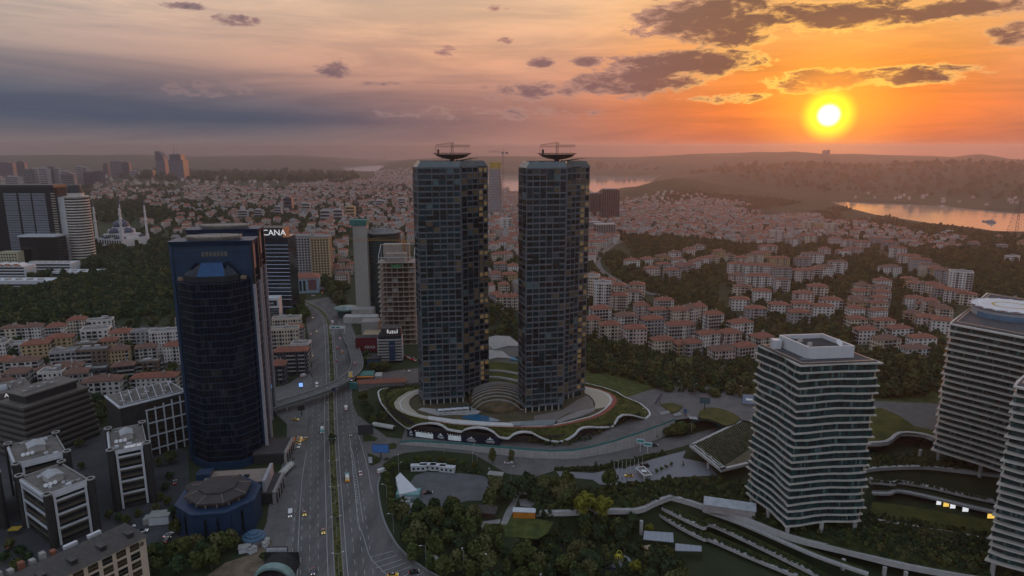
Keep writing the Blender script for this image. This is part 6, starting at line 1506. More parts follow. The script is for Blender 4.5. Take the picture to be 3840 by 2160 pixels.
for k in range(9): MB().box(-30 - k * 3.6, -28.2 - k * 3.6, dp * .62, dp * .62 + 2.4, hz_ + 3.4, hz_ + 5.6 + k % 2).build('roof_unit', conc if k % 3 else tile_r, rf)
for k in range(2): MB().box(-16 - k * 9, -11 - k * 9, dp * .7, dp * .7 + 1.5, hz_ + 3.2, hz_ + 4.6).build('skylight', frame_w, rf)
mb = MB(); mb.lathe([(1.0, 0), (1.0, .06)], (0, 0, 0), 14); o = mb.build('crest', MATS['brown_band'], root); o.rotation_euler = (R(90), 0, 0); o.location = (-1.8, -.0, hz_ - 2.4)
# octagonal blue hall
oc = r1(1655, 1075, 0); root = empty('octagonal_hall', (oc.x, oc.y + 3, 0), R(8), label='low octagonal blue-panelled hall with dark stepped roof beside the blue tower', cat='hall')
mb = MB(); mb.lathe([(19, -1), (19, 14), (19.6, 14.4), (19.6, 15.2), (18, 15.4)], (0, 0, 0), 8, rot=R(22.5)); mb.build('blue_wall', mat('hall_blue', (.013, .032, .070), .5, var=.25, scale=.3), root)
mb = MB(); mb.lathe([(18, 14.2), (13.5, 14.2)], (0, 0, 0), 8, rot=R(22.5)); mb.build('terrace', paving_l, root)
mb = MB(); mb.lathe([(13.2, 14), (13.2, 17.5)], (0, 0, 0), 8, rot=R(22.5)); mb.build('glazed_ring', gl_brown, root)
for k in range(16): a_ = R(22.5 * k + 11); MB().box(13.0 * math.cos(a_) - .35, 13.0 * math.cos(a_) + .35, 13.0 * math.sin(a_) - .35, 13.0 * math.sin(a_) + .35, 14.2, 17.6).build('post', mat('tan_post', (.22, .17, .13), .8), root)
mb = MB(); mb.lathe([(15, 17.3), (15, 18.1), (9, 19.6), (9, 20.4), (5, 21.2), (.01, 21.4)], (0, 0, 0), 8, rot=R(22.5)); rf = mb.build('roof', mat('hall_roof', (.050, .043, .042), .85, var=.25, scale=.3), root)
for k in range(8): a_ = R(22.5 + 45 * k); mb = MB(); mb.bar((15 * math.cos(a_), 15 * math.sin(a_), 18.2), (9 * math.cos(a_), 9 * math.sin(a_), 19.7), .18); mb.build('roof_hip', MATS['tan_post'], rf)
for k in range(7): a_ = R(-150 + 18 * k); x, y = 17.6 * math.cos(a_), 17.6 * math.sin(a_); MB().box(x - .5, x + .5, y - .5, y + .5, 2, 12.5).build('slot_window', gl_dark, root)
mb = MB(); mb.lathe([(5, 14.3), (5, 16.2), (4.6, 16.4), (.01, 16.4)], (-13, 9, 0), 18); mb.build('round_drum', MATS['hall_roof'], root)
o2 = empty('link_block', (oc.x - 2, oc.y + 27, 0), R(8), label='flat tan-roofed link block between the octagonal hall and the blue tower', cat='building')
MB().box(-16, 15, -6, 10, -1, 11).build('wall', MATS['hall_blue'], o2); MB().box(-15.5, 14.5, -5.5, 9.5, 11, 11.4).build('roof_deck', mat('tan_deck', (.22, .175, .145), .85, var=.2), o2); MB().box(15, 16.6, -8, 12, -1, 13).build('fin_wall', fin_m, o2); MB().box(-20, -13, 2, 9, -1, 13.5).build('stair_core', MATS['hall_blue'], o2)
for k in range(4): MB().box(-8 + k * 4, -5.4 + k * 4, -1, 2.4, 11.4, 12.0).build('skylight', gl_dark, o2)
# flat entrance blocks along the pavement
for k, (x0, y0, x1, y1, lab) in enumerate(((2000, 590, 2110, 430, 'dark flat-roofed entrance block of the rear blue tower'), (1890, 850, 2030, 760, 'dark flat-roofed entrance block of the front blue tower'))):
 p = r1((x0 + x1) / 2, (y0 + y1) / 2 + 40, 0); root = empty('entrance_block', (p.x, p.y, 0), R(6), label=lab, cat='building', group='entrance blocks of the blue towers')
 MB().box(-8, 9, -9, 12, -1, 5.5).build('wall', dark_brick, root); MB().box(-8.5, 9.6, -9.6, 12.6, 5.5, 6.6).build('roof', mat('roof_bitumen', (.055, .050, .050), .9), root); MB().box(9, 10.4, -9.6, 12, 0, 6.9).build('edge_wall', conc, root)
 for q in range(4): MB().box(10.6, 11.1, -8 + q * 5, -7.4 + q * 5, 0, 5.5).build('post', steel_d, root)
# round blue pavilion, stalls
p = r1(1920, 1190, 0); root = empty('round_pavilion', p, label='small round blue-roofed pavilion with stepped dome by the octagonal hall', cat='pavilion')
mb = MB(); mb.lathe([(4.6, 0), (4.6, 2.6)], (0, 0, 0), 18); mb.build('wall', conc, root); mb = MB(); mb.lathe([(5.4, 2.5), (5.2, 3.2), (3.9, 3.6), (3.8, 4.2), (2.4, 4.6), (2.3, 5.1), (.01, 5.6)], (0, 0, 0), 20); mb.build('roof', mat('pavilion_blue', (.05, .10, .16), .5), root)
for k, (x, y, s) in enumerate(((1850, 1260, 2.6), (1905, 1270, 1.8), (1990, 1180, 1.2), (2020, 1205, 1.3), (2000, 1230, 1.2))):
 root = empty('storage_stall', r1(x, y, 0), R(20 + 30 * k), label=['largest pale storage stall below the round pavilion', 'small pale stall beside the largest one', 'white crate-like stall nearest the round pavilion', 'white crate-like stall against the kerb', 'white crate-like stall between the other two'][k], cat='stall', group='stalls by the pavilion')
 MB().box(-s, s, -s * .7, s * .7, 0, 2.2).build('body', frame_w, root); MB().box(-s - .2, s + .2, -s * .8, s * .8, 2.2, 2.5).build('roof', conc, root)
# small hut in the yard, yellow skip
root = empty('yard_hut', r1(1215, 1040, 0), R(10), label='pale two-part hut in the yard between the offices and the octagonal hall', cat='hut')
MB().box(-4.5, 4.5, -3, 3, 0, 4.2).build('wall', frame_w, root); MB().box(-4.8, 4.8, -3.3, 3.3, 4.2, 4.6).build('roof', conc, root); MB().box(-7.5, -4.5, -2, 3, 0, 3).build('side_shed', conc, root)
root = empty('yard_awning', r1(120, 1130, 0), R(8), label='small yellow awning in the dark yard beside the white-framed offices', cat='awning')
MB().box(-2.4, 2.4, -1.8, 1.8, 2.6, 2.9).build('canopy', mat('yellow_sheet', (.42, .27, .03), .7), root)
for sx in (-2.1, 2.1): MB().box(sx - .1, sx + .1, -1.5, -1.3, 0, 2.6).build('post', steel_d, root)
yard = [r1(x, y) for x, y in ((740, 1100), (1180, 930), (1380, 800), (1440, 560), (1400, 480), (1180, 540), (1100, 920), (700, 1080), (880, 1280), (1060, 1340), (1400, 1200), (1380, 1000))]
sheet('yard', [r1(x, y) for x, y in ((-100, 1449), (-100, 380), (760, 330), (1420, 500), (1430, 800), (1400, 1180), (1100, 1360), (900, 1449))], mat('yard_asphalt', (.050, .050, .052), .9, var=.3, scale=.12), z=.06)
sheet('street', [r4(x, y) for x, y in ((0, 1449), (0, 1020), (1340, 1010), (1400, 1449))], mat('quarter_ground', (.070, .065, .058), .95, var=.4, scale=.06), z=.03)
sheet('bare_earth', [r1(x, y) for x, y in ((1560, 1449), (1700, 1350), (1880, 1290), (2000, 1160), (2060, 1180), (2030, 1300), (1980, 1449))], soil, z=.075)
# tunnel mouth at the kerb
tp = r1(2085, 1449, 0); root = empty('underpass_portal', (tp.x, tp.y - 2, 0), R(0), label='arched teal underpass mouth beside the boulevard, below a white billboard', cat='tunnel'); mb = MB(); m2 = MB(); n = 14
for k in range(n):
 a0, a1 = math.pi * k / n, math.pi * (k + 1) / n; q = lambda a, r_, h_, y: (r_ * math.cos(a), y, h_ * math.sin(a))
 mb.add([q(a0, 7.6, 6.2, -3), q(a1, 7.6, 6.2, -3), q(a1, 8.6, 7.2, -3), q(a0, 8.6, 7.2, -3), q(a1, 8.6, 7.2, 1), q(a0, 8.6, 7.2, 1)], [(0, 1, 2, 3), (3, 2, 4, 5)]); m2.add([q(a0, 7.6, 6.2, -2.9), q(a1, 7.6, 6.2, -2.9), q(a1, 7.6, 6.2, 10), q(a0, 7.6, 6.2, 10)], [(0, 1, 2, 3)])
m2.quad((-7.6, 10, 0), (7.6, 10, 0), (7.6, 10, 6.2), (-7.6, 10, 6.2));
mb.build('arch_rim', mat('portal_teal', (.16, .24, .22), .6), root); m2.build('vault', MATS['tunnel_dark'], root)

# ------------------------------------------------------------------ neon-striped tower with sign
a, b = at(1010, 1222, 0), at(1088, 1222, 0)
p = at(1046, 1200, 0); root = empty('striped_tower', (p.x, p.y, 0), R(0), label='dark glass tower with thin light strips on every floor and a lettered roof sign', cat='tower'); w = 36; h = up(1046, 890, p.y)
MB().box(-22, 15, 0, 26, -1, h).build('glass_core', glass('glass_night', (.010, .020, .032), .08), root)
for k in range(19):
 z = 6 + k * (h - 10) / 19
 if k in (1, 3): continue
 MB().box(-22.1, 15.1, -.35, .02, z, z + .22).build('light_strip', mat('strip_light', (.35, .40, .48), .4, emit=((.45, .58, .85), .26)), root)
mb = MB()
for k in range(24): mb.box(-22 + k * 1.55 - .05, -22 + k * 1.55 + .05, -.1, .01, 1, h)
stuff(mb.build('mullion', win_frame, root))
MB().box(-20, 10, .5, 22, h, h + 9).build('sign_storey', dark_panel, root); text('CANA', 8.6, letter_w, root, face_matrix((1.2, .4, h + 4.6), (1, 0)), extrude=.2)
MB().box(-20.6, 10.6, -.1, 22.6, h + 9, h + 9.7).build('roof_edge', steel_d, root)
# bank office in front of it
p = at(1018, 1224, 0); root = empty('bank_office', (p.x, p.y, 0), R(6), label='slim white office with dark window bands and a dark sign beside the striped tower', cat='office'); h = up(1018, 1118, p.y)
MB().box(-12, 9, 0, 14, -1, h).build('wall', frame_w, root)
for k in range(8): MB().box(-8, 8.6, -.08, .02, 2 + k * (h - 12) / 8, 3.8 + k * (h - 12) / 8).build('window_band', gl_dark, root)
MB().box(-6, 7, -.3, .0, h - 8, h - 2.5).build('sign_board', dark_panel, root); text('bank', 3.6, letter_dim, root, face_matrix((.5, -.35, h - 5.2), (1, 0)))
# blue office with poster at the fork
p = at(1148, 1100, 0); root = empty('poster_office', (p.x, p.y, 0), R(12), label='pale blue office with red dome-like roof and big poster at the boulevard fork', cat='office')
MB().box(-28, 16, 0, 26, -1, 19).build('wall', mat('wall_skyblue', (.26, .33, .40), .7, var=.15), root); mb = MB(); mb.add([(-29, -1, 19), (17, -1, 19), (17, 27, 19), (-29, 27, 19), (-16, 13, 24), (6, 13, 24)], [(0, 1, 5, 4), (1, 2, 5), (2, 3, 4, 5), (3, 0, 4), (3, 2, 1, 0)]); mb.build('roof', tile_r, root)
MB().box(3, 13, -.3, 0, 4, 17).build('poster', mat('poster_red', (.18, .07, .05), .6, col2=(.06, .05, .09), scale=.25), root)
for k in range(6): MB().box(-26 + k * 4.6, -23 + k * 4.6, -.1, .02, 3, 16).build('window', gl_teal, root)
# beige pair of office slabs
p = at(1172, 1040, 0)
for k, (dx, dy, w_, m_, lab) in enumerate(((-32, 6, 32, WALLS['grey'], 'grey-brown office slab with square windows beside the beige one'), (0, 0, 26, WALLS['ochre'], 'beige office slab with square windows at the end of the boulevard'))):
 root = empty('office_slab', (p.x + dx, p.y + dy, 0), R(8), label=lab, cat='office', group='paired office slabs'); h = 56
 MB().box(0, w_, 0, 26, -1, h).build('wall', m_, root); mb = MB()
 for f in range(14):
  for c in range(int(w_ / 4)): mb.box(1 + c * 4, 3.6 + c * 4, -.1, .02, 3 + f * 3.7, 5.4 + f * 3.7)
  for c in range(6): mb.box(w_ - .02, w_ + .1, 1 + c * 4, 3.6 + c * 4, 3 + f * 3.7, 5.4 + f * 3.7)
 stuff(mb.build('window_set', hwin, root)); MB().box(-.5, w_ + .5, -.5, 26.5, h, h + 1).build('roof', flat_r, root)
# ------------------------------------------------------------------ concrete slab and round green glass tower
p = at(1370, 1190, 0); y0 = p.y; root = empty('drum_tower', (p.x, p.y, 0), label='round green-glass tower behind a tall bare concrete slab with green crown', cat='tower')
h = up(1370, 845, y0); x0, x1 = at(1338, 1190, 0).x - p.x, at(1388, 1190, 0).x - p.x
MB().box(x0, x1, 0, 12, -1, h).build('concrete_slab', mat('slab_concrete', (.27, .25, .22), .85, var=.12, scale=.08, stretch=(1, 1, .2)), root)
MB().box(x0 - 3, x1 + .5, -1, 13, h, h + 5.5).build('green_crown', mat('green_net', (.03, .13, .11), .8), root)
gh = up(1440, 872, y0 + 20); gc = (at(1432, 1190, 0).x - p.x, 22); mb = MB(); mb.lathe([(19, -1), (19, gh)], (*gc, 0), 28, 1.0, .9); mb.build('glass_drum', gl_green, root)
for k in range(24): mb = MB(); mb.lathe([(19.15, 3 + k * gh / 24.6), (19.15, 3.9 + k * gh / 24.6)], (*gc, 0), 28, 1.0, .9); mb.build('floor_ring', dark_panel, root)
for k in range(28): a_ = 2 * math.pi * k / 28; MB().bar((gc[0] + 19.1 * math.cos(a_), gc[1] + 17.2 * math.sin(a_), 0), (gc[0] + 19.1 * math.cos(a_), gc[1] + 17.2 * math.sin(a_), gh), .12, 3).build('mullion', win_frame, root)
mb = MB(); mb.lathe([(20, gh), (20, gh + 1.2), (15, gh + 1.4), (12, gh + 5), (.01, gh + 6)], (*gc, 0), 24); mb.build('roof', flat_r, root)
for k in range(6): MB().box(gc[0] - 12 + k * 4, gc[0] - 9.6 + k * 4, gc[1] - 6, gc[1] - 3, gh + 1, gh + 6 + k % 3).build('roof_unit', MATS['umber_roof'], root)
MB().box(x0 - 2, x1 + 6, -14, 0, -1, 12).build('podium', conc, root); MB().box(x0 - 8, x1 + 12, -26, -14, -1, 7).build('podium_low', conc_l, root)
mb = MB(); mb.lathe([(13, 8), (13, 9.5), (11, 9.6), (.01, 11)], (x0 - 12, 6, 0), 24); mb.build('round_canopy', mat('canopy_teal', (.10, .20, .18), .4), root); mb = MB(); mb.lathe([(10, -1), (10, 8)], (x0 - 12, 6, 0), 24); mb.build('canopy_drum', gl_green, root)
for k in range(9): a_ = R(190 + k * 20); MB().bar((x0 - 12 + 2 * math.cos(a_), 6 + 2 * math.sin(a_), 11), (x0 - 12 + 12.6 * math.cos(a_), 6 + 12.6 * math.sin(a_), 9.8), .35, 3).build('canopy_rib', frame_w, root)
# ------------------------------------------------------------------ bare concrete frame under construction with tower crane
p = at(1500, 1290, 0); root = empty('unfinished_building', (p.x, p.y, 0), R(4), label='unfinished concrete frame building with open floors and rooftop walls', cat='building')
h = up(1500, 985, p.y); nf = 17; fh = h / nf; xl, xr = at(1437, 1290, 0).x - p.x, at(1562, 1290, 0).x - p.x
raw = mat('raw_concrete', (.30, .245, .205), .9, var=.25, scale=.3); r_ = random.Random(5)
for k in range(nf + 1):
 e = r_.uniform(0, 1.3); MB().box(xl - 1.6 - e, xr + 1.0 + r_.uniform(0, .6), -1.2 - r_.uniform(0, .8), 22, k * fh - .32, k * fh + .1).build('floor_slab', raw, root)
 if k < nf:
  for c in range(7): x = lerp(xl, xr - .7, c / 6); MB().box(x, x + .75, 0, .75, k * fh, (k + 1) * fh - .3).build('column', raw, root)
  MB().box(xl + 2, xr - 2, 8, 9, k * fh, (k + 1) * fh - .3).build('inner_wall', mat('block_infill', (.17, .125, .10), .9, var=.35, scale=.35), root)
  c = r_.randrange(6); MB().box(lerp(xl, xr, c / 6) + .8, lerp(xl, xr, (c + 1) / 6) - .2, .2, .6, k * fh + .1, (k + 1) * fh - .4).build('infill_panel', conc if k % 2 else MATS['block_infill'], root)
for bx in ((xl + 5, xr - 7, 2, 12, 0, 8), (xl + 2, xr - 5, 12, 21, 0, 15)): MB().box(bx[0], bx[1], bx[2], bx[3], h + bx[4], h + bx[5]).build('roof_core', raw, root)
mb = MB()
for x in (xl - 1, xl + 8, xr - 8, xr): mb.bar((x, -1, h), (x, -1, h + 5), .25); mb.bar((x, 20, h), (x, 20, h + 14), .25)
mb.bar((xl - 1, -1, h + 5), (xr, -1, h + 5), .3); mb.bar((xl - 1, 20, h + 14), (xr, 20, h + 14), .3); mb.bar((xl - 1, -1, h + 5), (xl - 1, 20, h + 14), .25); mb.bar((xr, -1, h + 5), (xr, 20, h + 14), .25); mb.build('roof_frame', frame_w, root)
MB().box(xl + 10, xl + 19, -1.0, 1, h - 1.2 * fh, h - .4 * fh).build('safety_net', mat('green_sheet', (.03, .16, .06), .8), root)
MB().box(xl - 16, xl + 4, -12, 10, -1, 12).build('podium', raw, root); MB().box(xl - 16.5, xl + 4.5, -12.5, 10.5, 12, 13).build('podium_roof', mat('timber_form', (.33, .25, .16), .9), root); MB().box(xl - 20, xl - 4, 6, 20, -1, 20).build('podium_rear', conc, root)
def tower_crane(p, h, jib, back, rz, col, label, lw=1.0):
 root = empty('tower_crane', p, rz, label=label, cat='crane', group='tower cranes'); mb = MB(); s = lw
 for sx in (-s, s):
  for sy in (-s, s): mb.bar((sx, sy, 0), (sx, sy, h), .14 * lw + .05, 3)
 n = int(h / (3 * s))
 for k in range(n):
  z0, z1 = h * k / n, h * (k + 1) / n; mb.bar((-s, -s, z0), (s, -s, z1), .1 * lw + .04, 3); mb.bar((s, -s, z0), (-s, -s, z1), .1 * lw + .04, 3); mb.bar((s, -s, z0), (s, s, z1), .1, 3)
 mb.build('mast', col, root); mb = MB(); n = int(jib / (2.6 * s))
 for k in range(n):
  x0, x1 = jib * k / n, jib * (k + 1) / n; mb.bar((x0, -.6 * s, h), (x1, -.6 * s, h), .12 * lw, 3); mb.bar((x0, .6 * s, h), (x1, .6 * s, h), .12 * lw, 3); mb.bar((x0, 0, h + 1.5 * s), (x1, 0, h + 1.5 * s), .12 * lw, 3); mb.bar((x0, -.6 * s, h), ((x0 + x1) / 2, 0, h + 1.5 * s), .08 * lw, 3); mb.bar(((x0 + x1) / 2, 0, h + 1.5 * s), (x1, -.6 * s, h), .08 * lw, 3)
 mb.build('jib', col, root); mb = MB(); mb.bar((0, 0, h), (-back, 0, h), .35 * lw, 4); mb.box(-back, -back + 3 * lw, -lw, lw, h - 2.4 * lw, h); mb.build('counter_jib', col, root)
 mb = MB(); mb.bar((0, 0, h), (0, 0, h + 5 * lw), .3 * lw, 4); mb.bar((0, 0, h + 5 * lw), (jib * .7, 0, h + 1.5 * s), .08 * lw, 3); mb.bar((0, 0, h + 5 * lw), (-back, 0, h), .08 * lw, 3); mb.build('apex', col, root); MB().box(-.2, 2.2 * lw, -1.6 * lw, -.6 * lw, h - 2.2 * lw, h).build('cab', col, root); return root
q = at(1517, 1300, 0); tower_crane((q.x, p.y + 10, 0), up(1517, 903, p.y + 10), 46, 12, R(176), mat('crane_orange', (.40, .19, .05), .6), 'orange tower crane rising through the unfinished concrete building', 1.0)
# banner-clad small office
p = at(1470, 1360, 0); root = empty('banner_office', (p.x, p.y, 0), R(6), label='white-banded office with blue vertical banner and lit roof lettering', cat='office'); h = up(1470, 1262, p.y); xl, xr = at(1422, 1360, 0).x - p.x, at(1508, 1360, 0).x - p.x
MB().box(xl, xr, 0, 15, -1, h).build('core', glass('glass_slateblue', (.015, .028, .040), .12), root)
for k in range(8): MB().box(xl - .8, xr + .5, -.9, 15.3, 2 + k * (h - 3) / 8, 3.3 + k * (h - 3) / 8).build('white_band', conc_l, root)
MB().box(xl + 9, xl + 14, -1.3, -.9, 2.5, h - 4).build('banner', mat('banner_blue', (.02, .05, .11), .6), root); MB().box(xl + 2.5, xr - .2, .3, 13, h, h + 7).build('sign_storey', mat('sign_taupe', (.055, .048, .045), .7), root)
text('fuzul', 5.0, letter_w, root, face_matrix((lerp(xl, xr, .62), .25, h + 4.2), (1, 0)), extrude=.15); text('fuzul', 2.6, letter_w, root, face_matrix((xl + 2.4, 7, h + 4.4), (0, -1)), extrude=.15)
for k, (tx, sz, zz_) in enumerate((('fuzul', 1.5, .66),)): text(tx, sz, letter_dim, root, face_matrix((xl + 11.5, -1.32, h * zz_), (1, 0)))
MB().box(xl - 9, xl + 2, -8, 6, -1, 6).build('annex', mat('annex_blue', (.05, .09, .15), .6), root); MB().box(xl - 9.4, xl + 2.4, -8.4, 6.4, 6, 6.6).build('annex_roof', dark_panel, root)
# red poster building
p = at(1377, 1322, 0); root = empty('poster_building', (p.x, p.y, 0), R(4), label='low building wrapped in a dark red poster with pale lettering', cat='building'); h = up(1377, 1270, p.y)
MB().box(-10, 10, 0, 14, -1, h).build('wall', dark_panel, root); MB().box(-9.6, 9.6, -.3, .0, 1, h + .8).build('poster', mat('poster_crimson', (.12, .012, .016), .6, var=.3), root); text('ARASI', 3.6, letter_dim, root, face_matrix((2.5, -.32, 5), (1, 0)))
# filling station with green canopy
p = zB(1615, 690, 0); root = empty('filling_station', (p.x, p.y + 3, 0), R(6), label='filling station with teal canopy roof and yellow price column under the ramp bend', cat='filling station')
MB().box(-9, 8, -5, 7, 4.6, 5.6).build('canopy', mat('station_green', (.04, .15, .12), .6), root); MB().box(-9.1, 8.1, -5.15, -5.0, 4.4, 5.0).build('canopy_trim', mat('station_orange', (.55, .16, .03), .5, emit=((1, .35, .05), .15)), root)
for sx in (-7, 6):
 for sy in (-3, 5): MB().box(sx - .25, sx + .25, sy - .25, sy + .25, 0, 4.6).build('post', frame_w, root)
MB().box(9, 14, -3, 6, 0, 4.2).build('kiosk', conc_l, root)
MB().box(-10.2, -7.2, -9.2, -8.6, 0, 7.5).build('price_column', mat('station_yellow', (.50, .30, .03), .5, emit=((1, .6, .05), .12)), root); MB().box(-9.8, -7.6, -9.3, -9.15, 1, 4).build('price_panel', frame_w, root)
o = MB().lathe([(1.0, 0), (1.0, .08)], (0, 0, 0), 14).build('shell_emblem', MATS['station_yellow'], root); o.rotation_euler = (R(90), 0, 0); o.location = (-8.7, -9.25, 9.2); MB().box(-10.4, -7.0, -9.15, -8.7, 7.6, 10.8).build('emblem_board', frame_w, root)
sheet('forecourt', [zB(x, y) for x, y in ((1540, 600), (1750, 560), (2480, 480), (2480, 700), (1800, 780), (1560, 840), (1500, 740))], mat('forecourt', (.115, .095, .088), .9, var=.25), z=.07)
root = empty('tiled_shed', zB(1850, 740, 0), R(8), label='long low red-roofed shed beside the filling station', cat='shed'); MB().box(-16, 20, -4, 5, -1, 3).build('wall', conc, root); mb = MB(); mb.add([(-17, -5, 3), (21, -5, 3), (21, 6, 3), (-17, 6, 3), (-15, .5, 4.8), (19, .5, 4.8)], [(0, 1, 5, 4), (1, 2, 5), (2, 3, 4, 5), (3, 0, 4)]); mb.build('roof', tile_r, root)
# white works buildings seen between the towers
for k, (x, y, w_, d_, h_, lab) in enumerate(((1260, 1250, 26, 34, 9, 'large white works hall between the twin towers'), (1175, 1325, 24, 22, 7, 'smaller white works hall with vaulted roof between the twin towers'), (1280, 1310, 12, 8, 4, 'blue-topped container between the white works halls'))):
 u, v = 1280 + x / 2.0125, 720 + y / 2.0125; q = at(u, v, 0); root = empty('works_hall', (q.x, q.y, 0), R(20), label=lab, cat='hall', group='works halls between the towers')
 MB().box(-w_ / 2, w_ / 2, 0, d_, -2, h_).build('wall', conc_l, root); mb = MB(); mb.add([(-w_ / 2 - .4, -.4, h_), (w_ / 2 + .4, -.4, h_), (w_ / 2 + .4, d_, h_), (-w_ / 2 - .4, d_, h_), (0, -.4, h_ + 2), (0, d_, h_ + 2)], [(0, 1, 4), (1, 2, 5, 4), (2, 3, 5), (3, 0, 4, 5)]); mb.build('roof', conc if k < 2 else mat('container_blue', (.06, .20, .33), .6), root)

# ------------------------------------------------------------------ far-left mall towers and mosque
p = at(200, 1003, 0); Yb = p.y
def xat(u, y, v=1003): d_ = ray(u, v); return d_[0] / d_[1] * y
yb = at(120, 985, 0).y; root = empty('slab_tower', (xat(120, yb), yb, 0), label='tall dark slab tower with three pale window strips and flat dark top', cat='tower'); ox = xat(120, yb); h = up(120, 705, yb); X = lambda u: xat(u, yb) - ox
MB().box(X(-60), X(225), 10, 40, -1, h).build('glass_core', glass('glass_abyss', (.012, .016, .020), .12), root)
for (u0, u1) in ((36, 84), (92, 136), (142, 190)):
 for k in range(26): z = 8 + k * (h - 16) / 26; MB().box(X(u0), X(u1), 9.6, 10.1, z, z + (h - 16) / 26 * .80).build('window_strip', mat('strip_grey', (.155, .165, .19), .5, var=.2), root)
MB().box(X(-60), X(225), 9, 41, h, h + 4).build('top_band', dark_panel, root)
for k in range(26): z = 8 + k * (h - 16) / 26; MB().box(X(212), X(226), 8.6, 10.0, z + 2, z + 3.4).build('balcony_strip', mat('pale_gold', (.36, .31, .24), .7), root)
MB().box(X(112), X(250), -14, 8, -1, up(120, 885, yb)).build('black_box', glass('glass_pit', (.008, .010, .012), .1), root); MB().box(X(108), X(246), -15, 9, up(120, 885, yb), up(120, 879, yb)).build('box_roof', frame_w, root)
yb = at(295, 980, 0).y; ox = xat(292, yb); h = up(292, 745, yb); X = lambda u: xat(u, yb, 980) - ox; rad = (X(340) - X(255)) / 2
root = empty('round_tower', (ox, yb + rad, 0), label='white round-fronted tower with dark window rings and a dark crown', cat='tower')
mb = MB(); mb.lathe([(rad - .6, -1), (rad - .6, h)], (0, 0, 0), 32); mb.build('glass_drum', gl_dark, root); nf = 23
for k in range(nf + 1): z = k * h / nf; mb = MB(); mb.lathe([(rad, z - .1), (rad, z + h / nf * .46), (rad - .7, z + h / nf * .46)], (0, 0, 0), 32); mb.build('white_ring', mat('ring_cream', (.50, .45, .40), .7), root)
MB().box(-rad - 3, -rad * .45, -rad * .8, rad, -1, h + 2).build('side_wall', mat('ring_white', (.48, .48, .48), .7), root)
mb = MB(); mb.lathe([(rad, h), (rad, h + 3), (rad * .66, h + 3), (rad * .66, h + 8)], (0, 0, 0), 32); mb.build('upper_drum', MATS['ring_cream'], root); mb = MB(); mb.lathe([(rad * .62, h + 8), (rad * .55, h + 12), (rad * .40, h + 20), (rad * .30, h + 20.5), (.3, h + 21), (.2, h + 25)], (0, 0, 0), 12); mb.build('crown', dark_panel, root)
# white mall terraces at its foot
for k, (u0, u1, v, h_, lab) in enumerate(((-80, 100, 1045, 17, 'white mall terrace with arched awnings beside the slab tower'), (100, 270, 1020, 13, 'long white mall deck in front of the black box'), (-80, 190, 1075, 8, 'lowest white mall terrace above the cemetery woods'), (190, 400, 1035, 6, 'white mall ramp at the foot of the round tower'))):
 y = at(100, v, 0).y; x0, x1 = xat(u0, y, v), xat(u1, y, v); root = empty('mall_terrace', (x0, y, 0), label=lab, cat='mall', group='white mall terraces'); w_ = x1 - x0
 MB().box(0, w_, 0, 22, -1, h_).build('wall', frame_w, root)
 for q in range(max(1, int(h_ / 4.2))): MB().box(2, w_ - 2, -.1, .02, 1 + q * 4.2, 3.2 + q * 4.2).build('window_band', gl_dark, root)
 if k == 0:
  for q in range(5):
   mb = MB(); n = 8
   for j in range(n): a0, a1 = math.pi * j / n, math.pi * (j + 1) / n; x = 8 + q * (w_ - 8) / 5; mb.add([(x + 6.5 * math.cos(a0), 0, h_ + 4 * math.sin(a0)), (x + 6.5 * math.cos(a1), 0, h_ + 4 * math.sin(a1)), (x + 6.5 * math.cos(a1), 14, h_ + 4 * math.sin(a1)), (x + 6.5 * math.cos(a0), 14, h_ + 4 * math.sin(a0))], [(0, 1, 2, 3)])
   mb.build('arched_awning', white_m, root)
 else:
  for q in range(6): MB().box(3 + q * w_ / 6.5, 3 + q * w_ / 6.5 + 6, 4, 9, h_, h_ + 2).build('roof_unit', conc_l, root)
y = at(35, 1000, 0).y; root = empty('cream_block', (xat(5, y, 1000), y, 0), label='small cream block with square windows at the foot of the slab tower', cat='building'); MB().box(0, xat(72, y, 1000) - xat(5, y, 1000), 0, 14, -1, up(35, 945, y)).build('wall', mat('cream_wall', (.42, .38, .26), .8), root)
for f in range(4):
 for c in range(6): MB().box(2 + c * 4.2, 4 + c * 4.2, -.1, .02, 4 + f * 4.5, 6.4 + f * 4.5).build('window', gl_dark, root)
# mosque
marble = mat('mosque_marble', (.56, .54, .53), .7, var=.08); lead = mat('dome_lead', (.055, .065, .10), .5, var=.15)
y = at(440, 925, 0).y; ox = xat(440, y, 925); sc_ = 1.0; root = empty('mosque', (ox, y + 20, 0), R(-20), label='white domed mosque with grey-blue domes, arched walls and four minarets', cat='mosque')
MB().box(-31, 31, -26, 26, -2, 15).build('base_hall', marble, root); MB().box(-24, 24, -20, 20, 15, 22).build('upper_hall', marble, root); MB().box(-17, 17, -15, 15, 22, 30).build('drum_base', marble, root)
def dome(x, y_, z, r_, par, m=lead): mb = MB(); mb.lathe([(r_ * math.cos(R(a)), r_ * .92 * math.sin(R(a))) for a in range(0, 90, 12)] + [(.01, r_ * .92)], (x, y_, z), 20); return mb.build('dome', m, par, smooth=True)
mb = MB(); mb.lathe([(14.5, 30), (14.5, 35)], (0, 0, 0), 24); mb.build('main_drum', marble, root); dm = dome(0, 0, 35, 14, root); mb = MB(); mb.lathe([(.8, 47.5), (.5, 50), (.1, 53)], (0, 0, 0), 8); mb.build('finial', mat('gilt', (.5, .3, .06), .4, metal=.6), dm)
for (x, y_) in ((0, -15), (0, 15), (-15, 0), (15, 0)): mb = MB(); mb.lathe([(10.4, 22), (10.4, 24.5)], (x, y_, 0), 20); mb.build('half_drum', marble, root); dome(x, y_, 24.5, 10, root)
for (x, y_) in ((-24, -19), (24, -19), (-24, 19), (24, 19), (-12, -22), (12, -22)): dome(x, y_, 15, 5, root)
